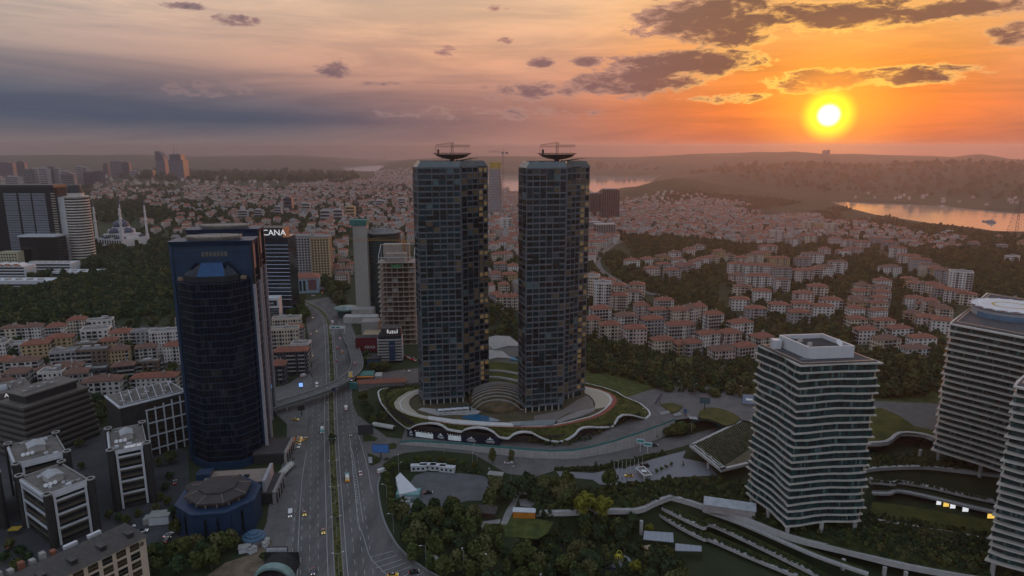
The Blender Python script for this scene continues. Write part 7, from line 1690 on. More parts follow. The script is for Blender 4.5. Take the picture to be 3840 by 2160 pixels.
for k in range(9): MB().box(-26 + k * 6, -22.8 + k * 6, -26.15, -25.9, 4, 12).build('arched_window', gl_dark, root)
for k in range(7): MB().box(-17 + k * 5, -14.6 + k * 5, -20.15, -19.9, 16.5, 21).build('arched_window', gl_dark, root)
for (x, y_) in ((-31, -27), (31, -27), (31, 27), (-31, 27)):
 mb = MB(); mb.lathe([(3.0, -2), (3.0, 14), (2.2, 17), (1.9, 36), (2.9, 37.5), (2.9, 39), (1.7, 39.3), (1.6, 49), (2.5, 50.4), (2.5, 51.8), (1.4, 52), (1.35, 60), (1.5, 60.2)], (x, y_, 0), 12); mb.v = [(a, b, c * 1.2) for a, b, c in mb.v]; mi = mb.build('minaret', marble, root)
 mb = MB(); mb.lathe([(1.5, 72.2), (.1, 86), (.05, 88)], (x, y_, 0), 12); mb.build('spire', lead, mi)

# ------------------------------------------------------------------ skyline
sky_w = mat('far_tower_pale', (.30, .29, .29), .8, var=.2, scale=.02); sky_d = mat('far_tower_dark', (.05, .06, .08), .5, var=.2, scale=.02); sky_g = mat('far_tower_grey', (.15, .15, .16), .7, var=.2, scale=.02)
far = [(0, 30, 410, 445, 'd'), (48, 64, 408, 450, 'd'), (62, 80, 428, 470, 'g'), (82, 100, 425, 470, 'w'), (104, 122, 424, 472, 'w'), (126, 140, 420, 470, 'g'), (140, 152, 424, 470, 'w'), (160, 176, 432, 470, 'w'), (196, 210, 420, 465, 'w'), (208, 222, 422, 465, 'w'), (215, 236, 434, 466, 'd'), (236, 256, 432, 466, 'd'), (262, 273, 412, 442, 'd'),
  (284, 310, 407, 448, 'g'), (311, 327, 409, 448, 'd'), (330, 348, 430, 452, 'w'), (362, 384, 428, 448, 'd'), (20, 45, 445, 475, 'w'), (160, 185, 438, 474, 'g'), (715, 735, 498, 535, 'd'), (808, 830, 530, 565, 'w'), (840, 862, 528, 562, 'w'), (870, 892, 520, 552, 'o'), (893, 905, 510, 548, 'd'), (600, 622, 530, 556, 'w'), (640, 660, 528, 552, 'w'), (760, 780, 512, 540, 'w'), (690, 708, 520, 546, 'w'), (945, 968, 505, 528, 'w'), (1002, 1020, 500, 525, 'w')]
for k, (u0, u1, v0, v1, c) in enumerate(far):
 g = ground((u0 + u1) / 2, v1); w_ = (u1 - u0) * 1.4907 * g.length / FPX; h = up((u0 + u1) * .745, v0 * 1.4907, g.y) - g.z
 m_ = {'w': sky_w, 'd': sky_d, 'g': sky_g, 'o': WALLS['ochre']}[c]; nm = {'w': 'pale', 'd': 'dark', 'g': 'grey', 'o': 'ochre'}[c]
 where = 'of the far skyline beyond the mall towers' if u1 < 400 else 'in the plain behind the striped tower'
 root = empty('highrise', g, R(random.uniform(-15, 15)), label='%s %s high-rise block %s' % (['slim', 'broad'][w_ > 55], nm, where), cat='high-rise', group=nm + ' high-rises ' + where)
 MB().box(-w_ / 2, w_ / 2, 0, w_ * .6, -4, h).build('shaft', m_, root); mb = MB(); n = max(4, int(h / 9))
 for f in range(n): mb.box(-w_ * .46, w_ * .46, -.5, .02, h * (f + .3) / n, h * (f + .8) / n)
 stuff(mb.build('window_set', hwin, root)); MB().box(-w_ * .3, w_ * .2, w_ * .1, w_ * .5, h, h + h * .05 + 2).build('roof_plant', m_, root)
# two landmark skyscrapers
g = ground(407, 449); y = g.y; k_ = g.length / FPX * 1.4907; root = empty('curved_skyscraper', g, label='slender dark skyscraper with curved pointed top on the far skyline', cat='skyscraper')
H = up(407 * 1.4907, 380 * 1.4907, y) - g.z; w_ = 20 * k_; mb = MB(); prof = [(-w_ / 2, 0), (w_ / 2, 0), (w_ / 2, H * .62), (w_ * .38, H * .80), (w_ * .12, H * .94), (-w_ * .2, H), (-w_ / 2, H * .985)]
mb.add([(x, 0, z) for x, z in prof] + [(x, w_ * .8, z) for x, z in prof], [tuple(range(7)), tuple(range(13, 6, -1))] + [(i, i + 7, (i + 1) % 7 + 7, (i + 1) % 7) for i in range(7)]); mb.build('shaft', sky_d, root)
for f in range(12): MB().box(-w_ * .46, w_ * .40, -.6, .0, H * .05 * (f + 1), H * .05 * (f + 1) + H * .018).build('floor_band', sky_g, root)
g = ground(446, 452); root = empty('spired_skyscraper', g, label='dark skyscraper with stepped shoulders and twin masts on the far skyline', cat='skyscraper'); H = up(446 * 1.4907, 388 * 1.4907, g.y) - g.z; w_ = 30 * k_
MB().box(-w_ / 2, w_ / 2, 0, w_ * .8, -4, H * .78).build('shaft', sky_d, root); MB().box(-w_ * .40, w_ * .36, w_ * .05, w_ * .7, H * .78, H).build('upper_shaft', sky_d, root); MB().bar((-w_ * .2, w_ * .3, H), (-w_ * .2, w_ * .3, H * 1.33), 2.2, 4, .6).build('mast', sky_d, root); MB().bar((w_ * .05, w_ * .3, H), (w_ * .05, w_ * .3, H * 1.22), 1.6, 4, .5).build('mast', sky_d, root)
for f in range(12): MB().box(-w_ * .48, w_ * .48, -.6, .0, H * .06 * (f + 1), H * .06 * (f + 1) + H * .02).build('floor_band', sky_g, root)
# round tower under construction between the twins
g = ground(1246, 545); H = up(1246 * 1.4907, 408 * 1.4907, g.y) - g.z; k_ = g.length / FPX * 1.4907; root = empty('unfinished_tower', g, label='tapering round tower under construction with yellow top shroud, behind the twin towers', cat='tower'); r0 = 17 * k_
mb = MB(); mb.lathe([(r0, -5), (r0, H * .55), (r0 * .82, H * .9)], (0, r0, 0), 20); mb.build('shaft', sky_g, root)
for f in range(30): z = H * .90 * f / 30; rr = r0 * (1.03 if z < H * .55 else 1.03 - .18 * (z - H * .55) / (H * .35)); mb = MB(); mb.lathe([(rr, z), (rr, z + H * .010)], (0, r0, 0), 20); mb.build('floor_ring', sky_w, root)
mb = MB(); mb.lathe([(r0 * .86, H * .88), (r0 * .82, H), (.01, H)], (0, r0, 0), 20); mb.build('shroud', mat('yellow_shroud', (.36, .24, .04), .8), root)
tower_crane((g.x + 20 * k_, g.y + 5, g.z), up(1262 * 1.4907, 383 * 1.4907, g.y) - g.z, 38 * k_, 12 * k_, R(178), sky_g, 'pale tower crane standing beside the tapering round tower', 2.2)
# dark slab pair east of the twins
for k, (u0, u1, v0, v1, lab) in enumerate(((1513, 1557, 478, 556, 'taller dark glass slab of a pair beyond the twin towers'), (1483, 1512, 488, 545, 'shorter dark glass slab beside the taller one beyond the twin towers'))):
 g = ground((u0 + u1) / 2, v1); w_ = (u1 - u0) * 1.4907 * g.length / FPX; H = up((u0 + u1) * .745, v0 * 1.4907, g.y) - g.z; root = empty('glass_slab', g, R(4), label=lab, cat='tower', group='dark slab pair'); MB().box(-w_ / 2, w_ / 2, 0, w_ * .7, -4, H).build('shaft', gl_dark, root)
 for f in range(20): MB().box(-w_ * .49, w_ * .49, -.3, .02, H * f / 20 + 1, H * f / 20 + 1.8).build('floor_band', dark_panel, root)
 for q in range(9): MB().box(-w_ / 2 + w_ * q / 8 - .4, -w_ / 2 + w_ * q / 8 + .4, -.5, .01, 0, H).build('fin', sky_g, root)
 MB().box(-w_ * .4, w_ * .4, w_ * .1, w_ * .6, H, H + 3).build('roof_plant', sky_g, root)
for k, (u0, u1, v0, v1, lab) in enumerate(((1500, 1548, 566, 600, 'pale vertical-ribbed office in front of the dark slab pair'), (1484, 1512, 560, 585, 'pale banded office beside the ribbed one'))):
 g = ground((u0 + u1) / 2, v1); w_ = (u1 - u0) * 1.4907 * g.length / FPX; H = up((u0 + u1) * .745, v0 * 1.4907, g.y) - g.z; root = empty('ribbed_office', g, R(8), label=lab, cat='office', group='pale offices by the slab pair'); MB().box(-w_ / 2, w_ / 2, 0, w_ * .6, -4, H).build('shaft', hwin, root)
 for q in range(12): MB().box(-w_ / 2 + w_ * q / 11 - .6, -w_ / 2 + w_ * q / 11 + .6, -.6, .01, 0, H).build('rib', sky_w, root)
 MB().box(-w_ * .52, w_ * .52, -1, w_ * .62, H, H + 2).build('roof', sky_w, root)
# lattice pylon, bridge towers, twin towers and masts on the ridge
def lattice(p, h, w0, w1, label, grp=None, arms=True):
 root = empty('lattice_pylon', p, label=label, cat='pylon', group=grp); mb = MB(); n = 9; t_ = h / 150
 for sx in (-1, 1):
  for sy in (-1, 1): mb.bar((sx * w0, sy * w0, 0), (sx * w1, sy * w1, h), .5 * t_ + .2, 3)
 mb.build('leg_frame', steel_d, root); mb = MB()
 for k in range(n):
  a, b = k / n, (k + 1) / n; wa, wb = lerp(w0, w1, a), lerp(w0, w1, b); za, zb = h * a, h * b
  for s in (-1, 1): mb.bar((-wa, s * wa, za), (wb, s * wb, zb), .3 * t_ + .1, 3); mb.bar((wa, s * wa, za), (-wb, s * wb, zb), .3 * t_ + .1, 3); mb.bar((-wb, s * wb, zb), (wb, s * wb, zb), .3 * t_ + .1, 3)
 stuff(mb.build('bracing', steel_d, root))
 if arms:
  for k, z in enumerate((.74, .84, .94)): mb = MB(); mb.bar((-w0 * .9, 0, h * z), (w0 * .9, 0, h * z), .5 * t_ + .2, 3); mb.build('cross_arm', steel_d, root)
 return root
g = ground(2556, 588); lattice(g, up(2556 * 1.4907, 505 * 1.4907, g.y) - g.z, 18, 3, 'tall lattice power pylon above the strait shore')
for (u, v) in ((1956, 471), (1969, 471)): g = ground(u, v); lattice(g, up(u * 1.4907, 440 * 1.4907, g.y) - g.z, 6, 5, 'hazy bridge pylon on the far shore of the strait', 'bridge pylons', arms=False)
for (u, v, t_) in ((968, 408, 388),): g = ground(u, v); lattice(g, up(u * 1.4907, t_ * 1.4907, g.y) - g.z, 14, 2, 'thin mast on the far ridge beyond the water inlet', arms=False)
for (u0, lab) in ((2074, 'hazy tower on the far ridge, shorter of a pair'), (2084, 'hazy tower on the far ridge, taller of a pair')):
 g = ground(u0, 389); k_ = g.length / FPX * 1.4907; H = (9 if u0 == 2074 else 10) * k_; root = empty('ridge_tower', g, label=lab, cat='tower', group='paired ridge towers'); MB().box(-3.2 * k_, 3.2 * k_, 0, 5 * k_, -60, H).build('shaft', sky_d, root); MB().box(-2 * k_, 2 * k_, k_, 3 * k_, H, H + 1.2 * k_).build('cap', sky_d, root)
# ship on the strait
g = D(2488, 560, SEA); root = empty('ship', (g.x, g.y, SEA + 1), R(100), label='pale ship on the strait beside the lattice pylon', cat='ship'); root.scale = (.6, .6, .6); MB().prism([(-45, -9), (40, -9), (56, 0), (40, 9), (-45, 9)], 0, 9).build('hull', sky_g, root); MB().box(-35, 10, -7, 7, 9, 18).build('superstructure', sky_w, root); MB().box(-25, -18, -3, 3, 18, 26).build('funnel', sky_w, root)

# ------------------------------------------------------------------ elevated ramp over the boulevard
pal_teal = mat('ramp_parapet', (.20, .23, .22), .7, var=.2)
ctrl = [(*((1000 + x / 4.025), (960 + y / 4.025)), z) for x, y, z in ((1150, 980, .2), (1200, 1120, .9), (1260, 1290, 2.0))] + [(960 + x / 4.025, 1260 + y / 4.025, z) for x, y, z in ((1455, 130, 3.4), (1500, 270, 4.8), (1532, 400, 6.0), (1500, 525, 6.4), (1370, 640, 6.5), (1200, 735, 6.5), (1000, 818, 6.4), (800, 885, 6.1), (560, 962, 5.6), (330, 1035, 5.0), (200, 1078, 4.6), (60, 1130, 4.2))]
VL = smooth_line([at(u, v, z) for u, v, z in ctrl], 5); root = empty('elevated_ramp', (VL[0].x, VL[0].y, 0), label='curved elevated road ramp with pale teal parapets bridging the boulevard', cat='bridge'); off = Vector((-VL[0].x, -VL[0].y, 0)); WID = 9.4
def radd(mb, nm, m): o = mb.build(nm, m); o.parent = root; o.location = off; return o
o = ribbon('deck_surface', VL, WID, asphalt2, 0, root, .9, zs=[p.z for p in VL]); o.location = off
o = ribbon('deck_girder', VL, WID - 1.2, conc, 0, root, 1.0, zs=[p.z - .95 for p in VL]); o.location = off
for sd in (-1, 1):
 ln = offset(VL, sd * WID / 2); pp = [Vector((a.x, a.y, b.z)) for a, b in zip(ln, VL)]
 mb = MB()
 for a, b in zip(pp, pp[1:]):
  for e in (0,):
   mb.add([a + Vector((0, 0, -1.2)), b + Vector((0, 0, -1.2)), b + Vector((0, 0, 1.0)), a + Vector((0, 0, 1.0))], [(0, 1, 2, 3)])
 radd(mb, 'parapet', pal_teal); mb = MB()
 for a, b in zip(pp, pp[1:]): mb.bar(a + Vector((0, 0, 1.05)), b + Vector((0, 0, 1.05)), .14, 4)
 radd(mb, 'handrail', conc_l)
for i in range(26, len(VL), 8):
 p = VL[i]
 if i in (50,): continue
 for s_ in (-2.2, 2.2): radd(MB().lathe([(.6, -.2), (.6, p.z - 1.8)], (p.x + s_, p.y, 0), 10), 'column', conc_l)
p = zB(1470, 800, 0); radd(MB().box(p.x - 3, p.x + 3, p.y - 1, p.y + 1.2, 0, 5.2), 'pier_wall', teal_m)
a, b = zB(1115, 850, 6.5), zB(1405, 712, 6.5); lnb = offset(VL, -WID / 2)
best = sorted(range(len(VL)), key=lambda i: (Vector(lnb[i]) - Vector(a[:2])).length)[0]; best2 = sorted(range(len(VL)), key=lambda i: (Vector(lnb[i]) - Vector(b[:2])).length)[0]
sgn = -1
cand = [offset(VL, WID / 2 * s_) for s_ in (-1, 1)]
front_ = min(cand, key=lambda L_: sum(q.y for q in L_)); i0 = min(range(len(VL)), key=lambda i: abs(front_[i].x - a.x)); i1 = min(range(len(VL)), key=lambda i: abs(front_[i].x - b.x))
A, B = Vector((*front_[i0], VL[i0].z)), Vector((*front_[i1], VL[i1].z)); d = (B - A); L_ = d.xy.length; root2 = empty('advertising_banner', A + Vector((0, -.25, 0)), math.atan2(d.y, d.x), label='long blue advertising banner hung on the elevated ramp parapet', cat='banner')
MB().box(0, L_, -.3, -.1, -2.0, 1.2).build('banner_sheet', mat('banner_royal', (.012, .020, .10), .5, var=.2), root2); text('yeni bir finans', 2.5, letter_w, root2, face_matrix((L_ * .5, -.3, -.35), (1, 0)))
MB().lathe([(.8, 0), (.8, .05)], (0, 0, 0), 10).build('emblem', letter_w, root2).location = (L_ * .93, -.45, -.3)

# ------------------------------------------------------------------ signs, billboards, lamps
def billboard(p, w, h, ph, rz, m, label, txt=None, posts=1, frame=steel_d, tsize=1.2, grp='billboards'):
 root = empty('billboard', p, rz, label=label, cat='billboard', group=grp)
 for k in range(posts): x = 0 if posts == 1 else lerp(-w * .35, w * .35, k / (posts - 1)); MB().box(x - .28, x + .28, -.2, .2, 0, ph + .3).build('post', frame, root)
 MB().box(-w / 2, w / 2, -.35, .35, ph, ph + h).build('panel_box', frame, root); MB().box(-w / 2 + .2, w / 2 - .2, -.42, -.34, ph + .2, ph + h - .2).build('picture', m, root)
 if txt: text(txt, tsize, letter_w, root, face_matrix((0, -.43, ph + h / 2), (1, 0)))
 return root
dark_ad = mat('ad_dark', (.035, .033, .035), .5, var=.2); blue_ad = mat('ad_blue', (.02, .05, .16), .4, col2=(.012, .02, .07), scale=.5, emit=((.1, .3, .8), .10)); white_ad = mat('ad_white', (.45, .46, .48), .5, var=.25, scale=.6); lit_ad = mat('ad_lit', (.10, .2, .6), .5, emit=((.25, .45, 1), .9))
billboard(zC(1660, 190), 9.5, 6.5, 3.2, R(8), dark_ad, 'dark unlit billboard beside the boulevard slip lane')
billboard(zC(1888, 490), 10, 5.4, 4.2, R(-4), blue_ad, 'blue illuminated billboard on one post at the slip road')
billboard(zB(690, 1195), 4.6, 3.6, 3.6, R(10), dark_ad, 'small dark billboard under the elevated ramp')
billboard(r1(2095, 1330), 9.5, 4.6, 2.0, R(2), white_ad, 'white billboard above the underpass mouth', posts=3)
billboard(zB(682, 790), 3.2, 3.4, 1.2, R(8), lit_ad, 'bright blue-white square sign on the verge by the ramp')
billboard(zC(1730, 565), 2.6, 4.2, .6, R(0), white_ad, 'small pale poster stand in the slip road planting')
billboard(zD(970, 560, PLAT) , 6.5, 4.2, 5, R(-12), mat('ad_teal', (.05, .11, .13), .4), 'dark teal billboard on a post at the roundabout lawn')
billboard(zD(1640, 475, PLAT), 9.0, 7.0, .6, R(-8), mat('ad_paleblue', (.30, .36, .45), .5, var=.15), 'pale blue billboard standing behind the roundabout', 'Gant', tsize=2.2, posts=2)
billboard(zD(680, 640, PLAT), 1.9, 2.6, 2.0, R(0), mat('sign_blue', (.03, .13, .30), .5), 'small blue road sign beside the zebra crossing')
billboard(zE(2262, 190, 0) , 3.2, 1.2, 1.0, R(80), mat('sign_red', (.40, .03, .03), .5), 'narrow red sign at the corner of the wedge roof', grp='signs')
root = empty('mesh_banner_mast', zD(300, 450, PLAT), R(50), label='slanted striped banner board on a leaning mast beside the podium ramp', cat='billboard'); MB().bar((0, 0, 0), (0, 0, 4), .25).build('post', steel_d, root); o = MB().box(-5, 5, -.2, .2, 3.5, 6.0).build('board', mat('board_plum', (.20, .17, .21), .6, col2=(.06, .04, .07), scale=.8), root); o.rotation_euler = (0, R(-28), 0)
# gantry over the eastbound lanes
pL, pR = zA(958, 1190, 0), zA(1180, 1190, 0); root = empty('sign_gantry', pL, math.atan2(pR.y - pL.y, pR.x - pL.x), label='overhead road gantry with white and green direction panels', cat='road sign'); w = (pR - pL).length
for x in (0, w): MB().box(x - .25, x + .25, -.25, .25, 0, 6.4).build('post', white_m, root)
MB().box(-.5, w + .5, -.2, .2, 6.2, 9.0).build('panel', mat('panel_white', (.62, .64, .64), .5), root)
for x in (.12, .42): MB().box(w * x, w * x + w * .24, -.26, -.2, 6.9, 8.2).build('green_field', mat('sign_green', (.02, .22, .16), .5), root)
for (x, y, w_, lab) in ((2235, 480, 5, 'blue-white direction sign on a post over the ramp road'), (2290, 505, 5, 'second white direction sign beside the ramp road')):
 root = empty('direction_sign', r2(x + 20, y + 30, 0), R(-14), label=lab, cat='road sign', group='direction signs'); MB().box(-.15, .15, -.15, .15, 0, 7).build('post', white_m, root); MB().box(-w_ / 2, w_ / 2, -.1, .1, 5.4, 8.2).build('panel', mat('panel_pale', (.42, .52, .56), .5), root); MB().box(-w_ * .4, w_ * .4, -.16, -.1, 6.2, 7.4).build('green_field', MATS['sign_green'], root)
LM = {}
lampw = mat('lamp_pole', (.24, .245, .25), .5, var=.1)
def lamp_meshes():
 mb = MB(); mb.bar((0, 0, 0), (0, 0, 10.5), .13, 6, .08); LM['pole'] = mb.mesh('pole', lampw); mb = MB(); mb.bar((0, 0, 10.4), (2.0, 0, 10.9), .07, 4); LM['arm'] = mb.mesh('arm', lampw); mb = MB(); mb.box(1.7, 2.6, -.16, .16, 10.82, 11.0); LM['head'] = mb.mesh('lamp_head', white_m)
lamp_meshes()
def lamp(p, rz, double, label, grp):
 o = empty('street_lamp', p, rz, label=label, cat='street lamp', group=grp); put('pole', LM['pole'], o)
 for s_ in ((0, math.pi) if double else (0,)): put('arm', LM['arm'], o, rz=s_); put('lamp_head', LM['head'], o, rz=s_)
for p, d in along(MED, 30.0):
 if p.y > 700 or p.y < 230: continue
 lamp((p.x, p.y, .2), math.atan2(d.y, d.x) + math.pi / 2, True, 'double-armed street lamp on the boulevard median', 'lamps of the boulevard median')
for (x, y) in ((436, 740), (432, 655), (345, 905), (395, 1130), (640, 1385), (1068, 1440), (1510, 1460), (925, 1430), (990, 640), (1025, 580), (775, 520), (1130, 790), (1280, 770)):
 p = r2(x, y, 0); lamp((p.x, p.y, land(p.x, p.y)), random.uniform(0, 6.28), False, 'single-armed street lamp along the park island kerb', 'lamps of the park island')
for (x, y) in ((560, 460, ), (805, 390), (1225, 90), (1530, 430), (615, 350), (70, 760), (775, 900)):
 p = zD(x, y, PLAT); lamp(p, random.uniform(0, 6.28), False, 'single-armed street lamp around the roundabout', 'lamps of the roundabout')
for k in range(8): o = empty('flagpole', zE(1215 + k * 61, 330 - k * 10, 0), label='white bare flagpole in the row on the taxi plaza', cat='flagpole', group='flagpoles on the taxi plaza'); MB().bar((0, 0, 0), (0, 0, 8), .12, 5, .07).build('pole', white_m, o); MB().lathe([(.3, 0), (.3, .4)], (0, 0, 0), 8).build('base', conc, o)

# ------------------------------------------------------------------ vehicles
tyre = mat('tyre', (.015, .015, .015), .9); cglass = glass('car_glass', (.012, .014, .016), .1); head_l = mat('headlamp', (.7, .7, .65), .3, emit=((1, .95, .8), 1.2)); tail_l = mat('tail_lamp', (.4, .02, .02), .3, emit=((1, .05, .03), .8))
PAINT = {n: mat('paint_' + n, c, .35, var=.06, spec=.5) for n, c in dict(white=(.58, .58, .58), yellow=(.62, .36, .02), black=(.02, .02, .022), red=(.35, .02, .03), silver=(.36, .37, .38), purple=(.10, .07, .12), teal=(.10, .28, .28), orange=(.60, .22, .03)).items()}
CM = {}
def car_mesh(kind):
 if kind in CM: return CM[kind]
 def hull(prof, w, chf=.12):
  mb = MB(); n = len(prof); vs = []
  for s_ in (-1, 1): vs += [(x, s_ * w / 2, z) for x, z in prof]
  mb.add(vs, [tuple(range(n))[::-1] if False else tuple(range(n)), tuple(range(2 * n - 1, n - 1, -1))] + [((i + 1) % n, i, i + n, (i + 1) % n + n) for i in range(n)]); return mb
 if kind == 'car': body = hull([(-2.2, .3), (2.2, .3), (2.25, .75), (1.2, .95), (-1.9, 1.0), (-2.25, .8)], 1.78); cab = hull([(1.0, .93), (.35, 1.45), (-1.1, 1.47), (-1.85, .98)], 1.55); wh = (-1.35, 1.35, .33); L = 2.2; W_ = .6
 elif kind == 'van': body = hull([(-2.7, .35), (2.6, .35), (2.7, 1.0), (2.2, 1.3), (1.7, 2.25), (-2.65, 2.35)], 1.95); cab = hull([(2.25, 1.32), (1.78, 2.1), (.9, 2.12), (.9, 1.32)], 1.99); wh = (-1.7, 1.7, .36); L = 2.66; W_ = .7
 elif kind == 'bus': body = hull([(-5.5, .4), (5.5, .4), (5.6, 1.4), (5.4, 3.0), (-5.5, 3.1)], 2.5); cab = hull([(5.2, 1.4), (5.2, 2.5), (-5.2, 2.5), (-5.2, 1.4)], 2.54); wh = (-3.4, 3.4, .48); L = 5.52; W_ = .9
 else: body = hull([(-3.6, .55), (3.6, .55), (3.6, 1.0), (-3.6, 1.0)], 2.3); cab = hull([(3.6, .9), (3.6, 1.6), (3.2, 2.5), (1.7, 2.5), (1.7, .9)], 2.25); wh = (-2.2, 2.4, .45); L = 3.6; W_ = .8
 wm = MB(); wm.lathe([(.05, -.11), (wh[2], -.11), (wh[2], .11), (.05, .11)], (0, 0, 0), 10); lm = MB(); lm.box(-.03, .06, -.18, .18, -.09, .09)
 CM[kind] = (body, cab, wm.mesh('wheel', tyre), lm.mesh('headlight', head_l), lm.mesh('tail_light', tail_l), wh, L, W_, {}); return CM[kind]
def car(p, rz, kind, colour, label, grp=None, z=0.11):
 body, cab, wm, hm_, tm, wh, L, W_, cache = car_mesh(kind)
 if colour not in cache: cache[colour] = body.mesh('body', PAINT[colour])
 if 'cab' not in cache: cache['cab'] = cab.mesh('cabin', cglass)
 if kind == 'truck' and 'cabc' not in cache: cache['cabc'] = cab.mesh('cabin', PAINT[colour])
 o = empty({'car': 'parked_car' if grp and 'parked' in grp else 'car', 'van': 'van', 'bus': 'bus', 'truck': 'truck'}[kind], (p[0], p[1], p[2] + z), rz, label=label, cat={'car': 'car', 'van': 'van', 'bus': 'bus', 'truck': 'truck'}[kind], group=grp)
 put('body', cache[colour], o); put('cabin', cache['cabc' if kind == 'truck' else 'cab'], o)
 for sx in (wh[0], wh[1]):
  for sy in (-1, 1): q = put('wheel', wm, o); q.location = (sx, sy * (.8 if kind == 'car' else 1.0), wh[2]); q.rotation_euler = (R(90), 0, 0)
 for sy in (-1, 1): q = put('headlight', hm_, o); q.location = (L, sy * W_, .72); q = put('tail_light', tm, o); q.location = (-L - .03, sy * W_, .8)
 if kind == 'car' and colour in ('yellow', 'orange') and 'taxi' in label: put('roof_sign', bpy.data.meshes.get('taxi_sign') or MB().box(-.15, .15, -.35, .35, 1.46, 1.68).mesh('taxi_sign', PAINT['white']), o)
 if kind == 'truck': MB().box(-3.5, 1.5, -1.1, 1.1, 1.0, 1.2).build('load_bed', PAINT[colour], o); MB().box(-2.6, 1.0, -.9, .9, 1.2, 2.6).build('carried_car', PAINT['white'], o)
 return o
def road_dir(p):
 k = min(range(len(MED) - 1), key=lambda i: (MED[i].xy - Vector(p[:2])).length); d = MED[k + 1] - MED[k]; return math.atan2(d.y, d.x)
def drive(f, x, y, kind, colour, label, away=True, rz=None, z=0.0, grp=None):
 p = f(x, y, z); a = road_dir(p) if rz is None else rz; return car(p, a if away else a + math.pi, kind, colour, label, grp)
drive(zC, 735, 1325, 'car', 'yellow', 'yellow taxi driving beside the white minibus on the boulevard', False); drive(r1, 2442, 1120, 'car', 'yellow', 'yellow taxi alone on the boulevard lanes above the underpass mouth', False)
drive(zC, 520, 1340, 'van', 'white', 'white minibus on the side lane by the boulevard', False); drive(zC, 1000, 75, 'truck', 'teal', 'teal-cabbed recovery truck on the boulevard', False); drive(zC, 1428, 125, 'car', 'black', 'black car beyond the merge chevrons', False)
drive(zC, 1578, 720, 'car', 'white', 'white car beside the merge chevrons', True); drive(zC, 1380, 800, 'truck', 'yellow', 'yellow recovery truck carrying a white car', True); drive(zC, 1905, 690, 'van', 'white', 'white van turning into the slip road', rz=R(40)); drive(r1, 2362, 1425, 'car', 'purple', 'dark car entering beside the underpass mouth', False)
for k, (x, y, c) in enumerate(((640, 180, 'yellow'), (640, 200, 'yellow'), (636, 220, 'orange'), (622, 242, 'yellow'), (616, 285, 'silver'), (600, 328, 'white'))):
 drive(zC, x, y, 'car', c, ['yellow taxi at the far end of the parked rank', 'yellow taxi second in the parked rank', 'orange taxi in the parked rank', 'yellow taxi between the orange one and the silver car', 'silver car parked beside the taxi rank', 'white car parked at the near end of the taxi rank'][k], rz=R(5), grp='cars parked at the taxi rank')
drive(zC, 732, 200, 'car', 'yellow', 'yellow taxi parked across the end of the taxi rank', rz=R(80)); drive(zC, 520, 578, 'car', 'black', 'dark car parked beside the vaulted shelter', rz=R(140)); drive(zB, 595, 1272, 'car', 'yellow', 'yellow taxi turning on the apron under the ramp', rz=R(-8))
drive(zB, 1360, 1105, 'van', 'white', 'white van leaving the shadow of the elevated ramp', True); drive(zB, 920, 757, 'van', 'white', 'white van about to pass under the elevated ramp', False); drive(zB, 1213, 382, 'car', 'black', 'dark car behind the red car on the boulevard', True); drive(zB, 1230, 188, 'car', 'red', 'red car on the boulevard beyond the ramp', True); drive(zB, 1303, 247, 'car', 'yellow', 'yellow taxi beside the red car', True)
drive(zB, 1265, 42, 'car', 'white', 'white car below the overhead gantry', True); drive(zB, 850, 302, 'car', 'orange', 'orange taxi by the west kerb beyond the ramp', False); drive(zB, 717, 612, 'van', 'white', 'white van on the service street', rz=R(60)); drive(zB, 2280, 542, 'car', 'white', 'white car parked near the filling station', rz=R(0)); car(zB(1495, 432, 6.0), R(105), 'car', 'purple', 'dark car driving on the elevated ramp', z=.1)
drive(zA, 697, 937, 'car', 'orange', 'orange taxi by the trees of the striped tower', False); drive(zA, 757, 1142, 'car', 'yellow', 'yellow taxi with lit headlamps on the boulevard west lanes', False); drive(zA, 665, 1182, 'car', 'red', 'dark red car by the west kerb', False); drive(zA, 995, 1012, 'van', 'white', 'white van past the overhead gantry', True)
drive(zA, 390, 685, 'bus', 'yellow', 'yellow bus at the stop below the striped tower', rz=R(150)); drive(zA, 528, 668, 'car', 'white', 'white car behind the yellow bus', rz=R(140)); drive(zA, 705, 602, 'car', 'white', 'white car in front of the poster office', rz=R(150)); drive(zA, 840, 562, 'car', 'yellow', 'yellow taxi on the fork road', rz=R(100)); drive(zA, 855, 527, 'car', 'red', 'red car on the fork road', rz=R(100))
drive(r2, 655, 828, 'car', 'black', 'dark car standing alone on the car park', rz=R(12)); drive(r2, 548, 1428, 'car', 'black', 'dark car beside the marked bays', rz=R(20)); drive(r2, 1260, 600, 'car', 'white', 'white car beside the slender lone tree', rz=R(5)); drive(zE, 1440, 352, 'car', 'yellow', 'yellow taxi with glowing tail lamp on the plaza', rz=R(178)); drive(zE, 1680, 207, 'van', 'black', 'black van on the taxi plaza', rz=R(12)); drive(zD, 215, 1102, 'car', 'black', 'black car on the ramp road by the direction signs', rz=R(14)); drive(r2, 390, 1452, 'car', 'yellow', 'yellow taxi at the mouth of the marked bays', rz=R(10))
for k, (x, y, c) in enumerate(((1078, 1118, 'white'), (982, 1090, 'silver'), (1270, 1148, 'white'), (1262, 1185, 'black'), (1320, 750, 'black'), (60, 1230, 'silver'))): drive(r1, x, y, 'car', c, ['white car in the office yard beside the dormered roof', 'silver car in the office yard', 'white car parked beside the octagonal hall', 'black car parked beside the octagonal hall', 'black car in the lane behind the offices', 'silver car in the dark yard by the yellow awning'][k], rz=R(15 + 25 * k), grp='cars parked in the office yard')
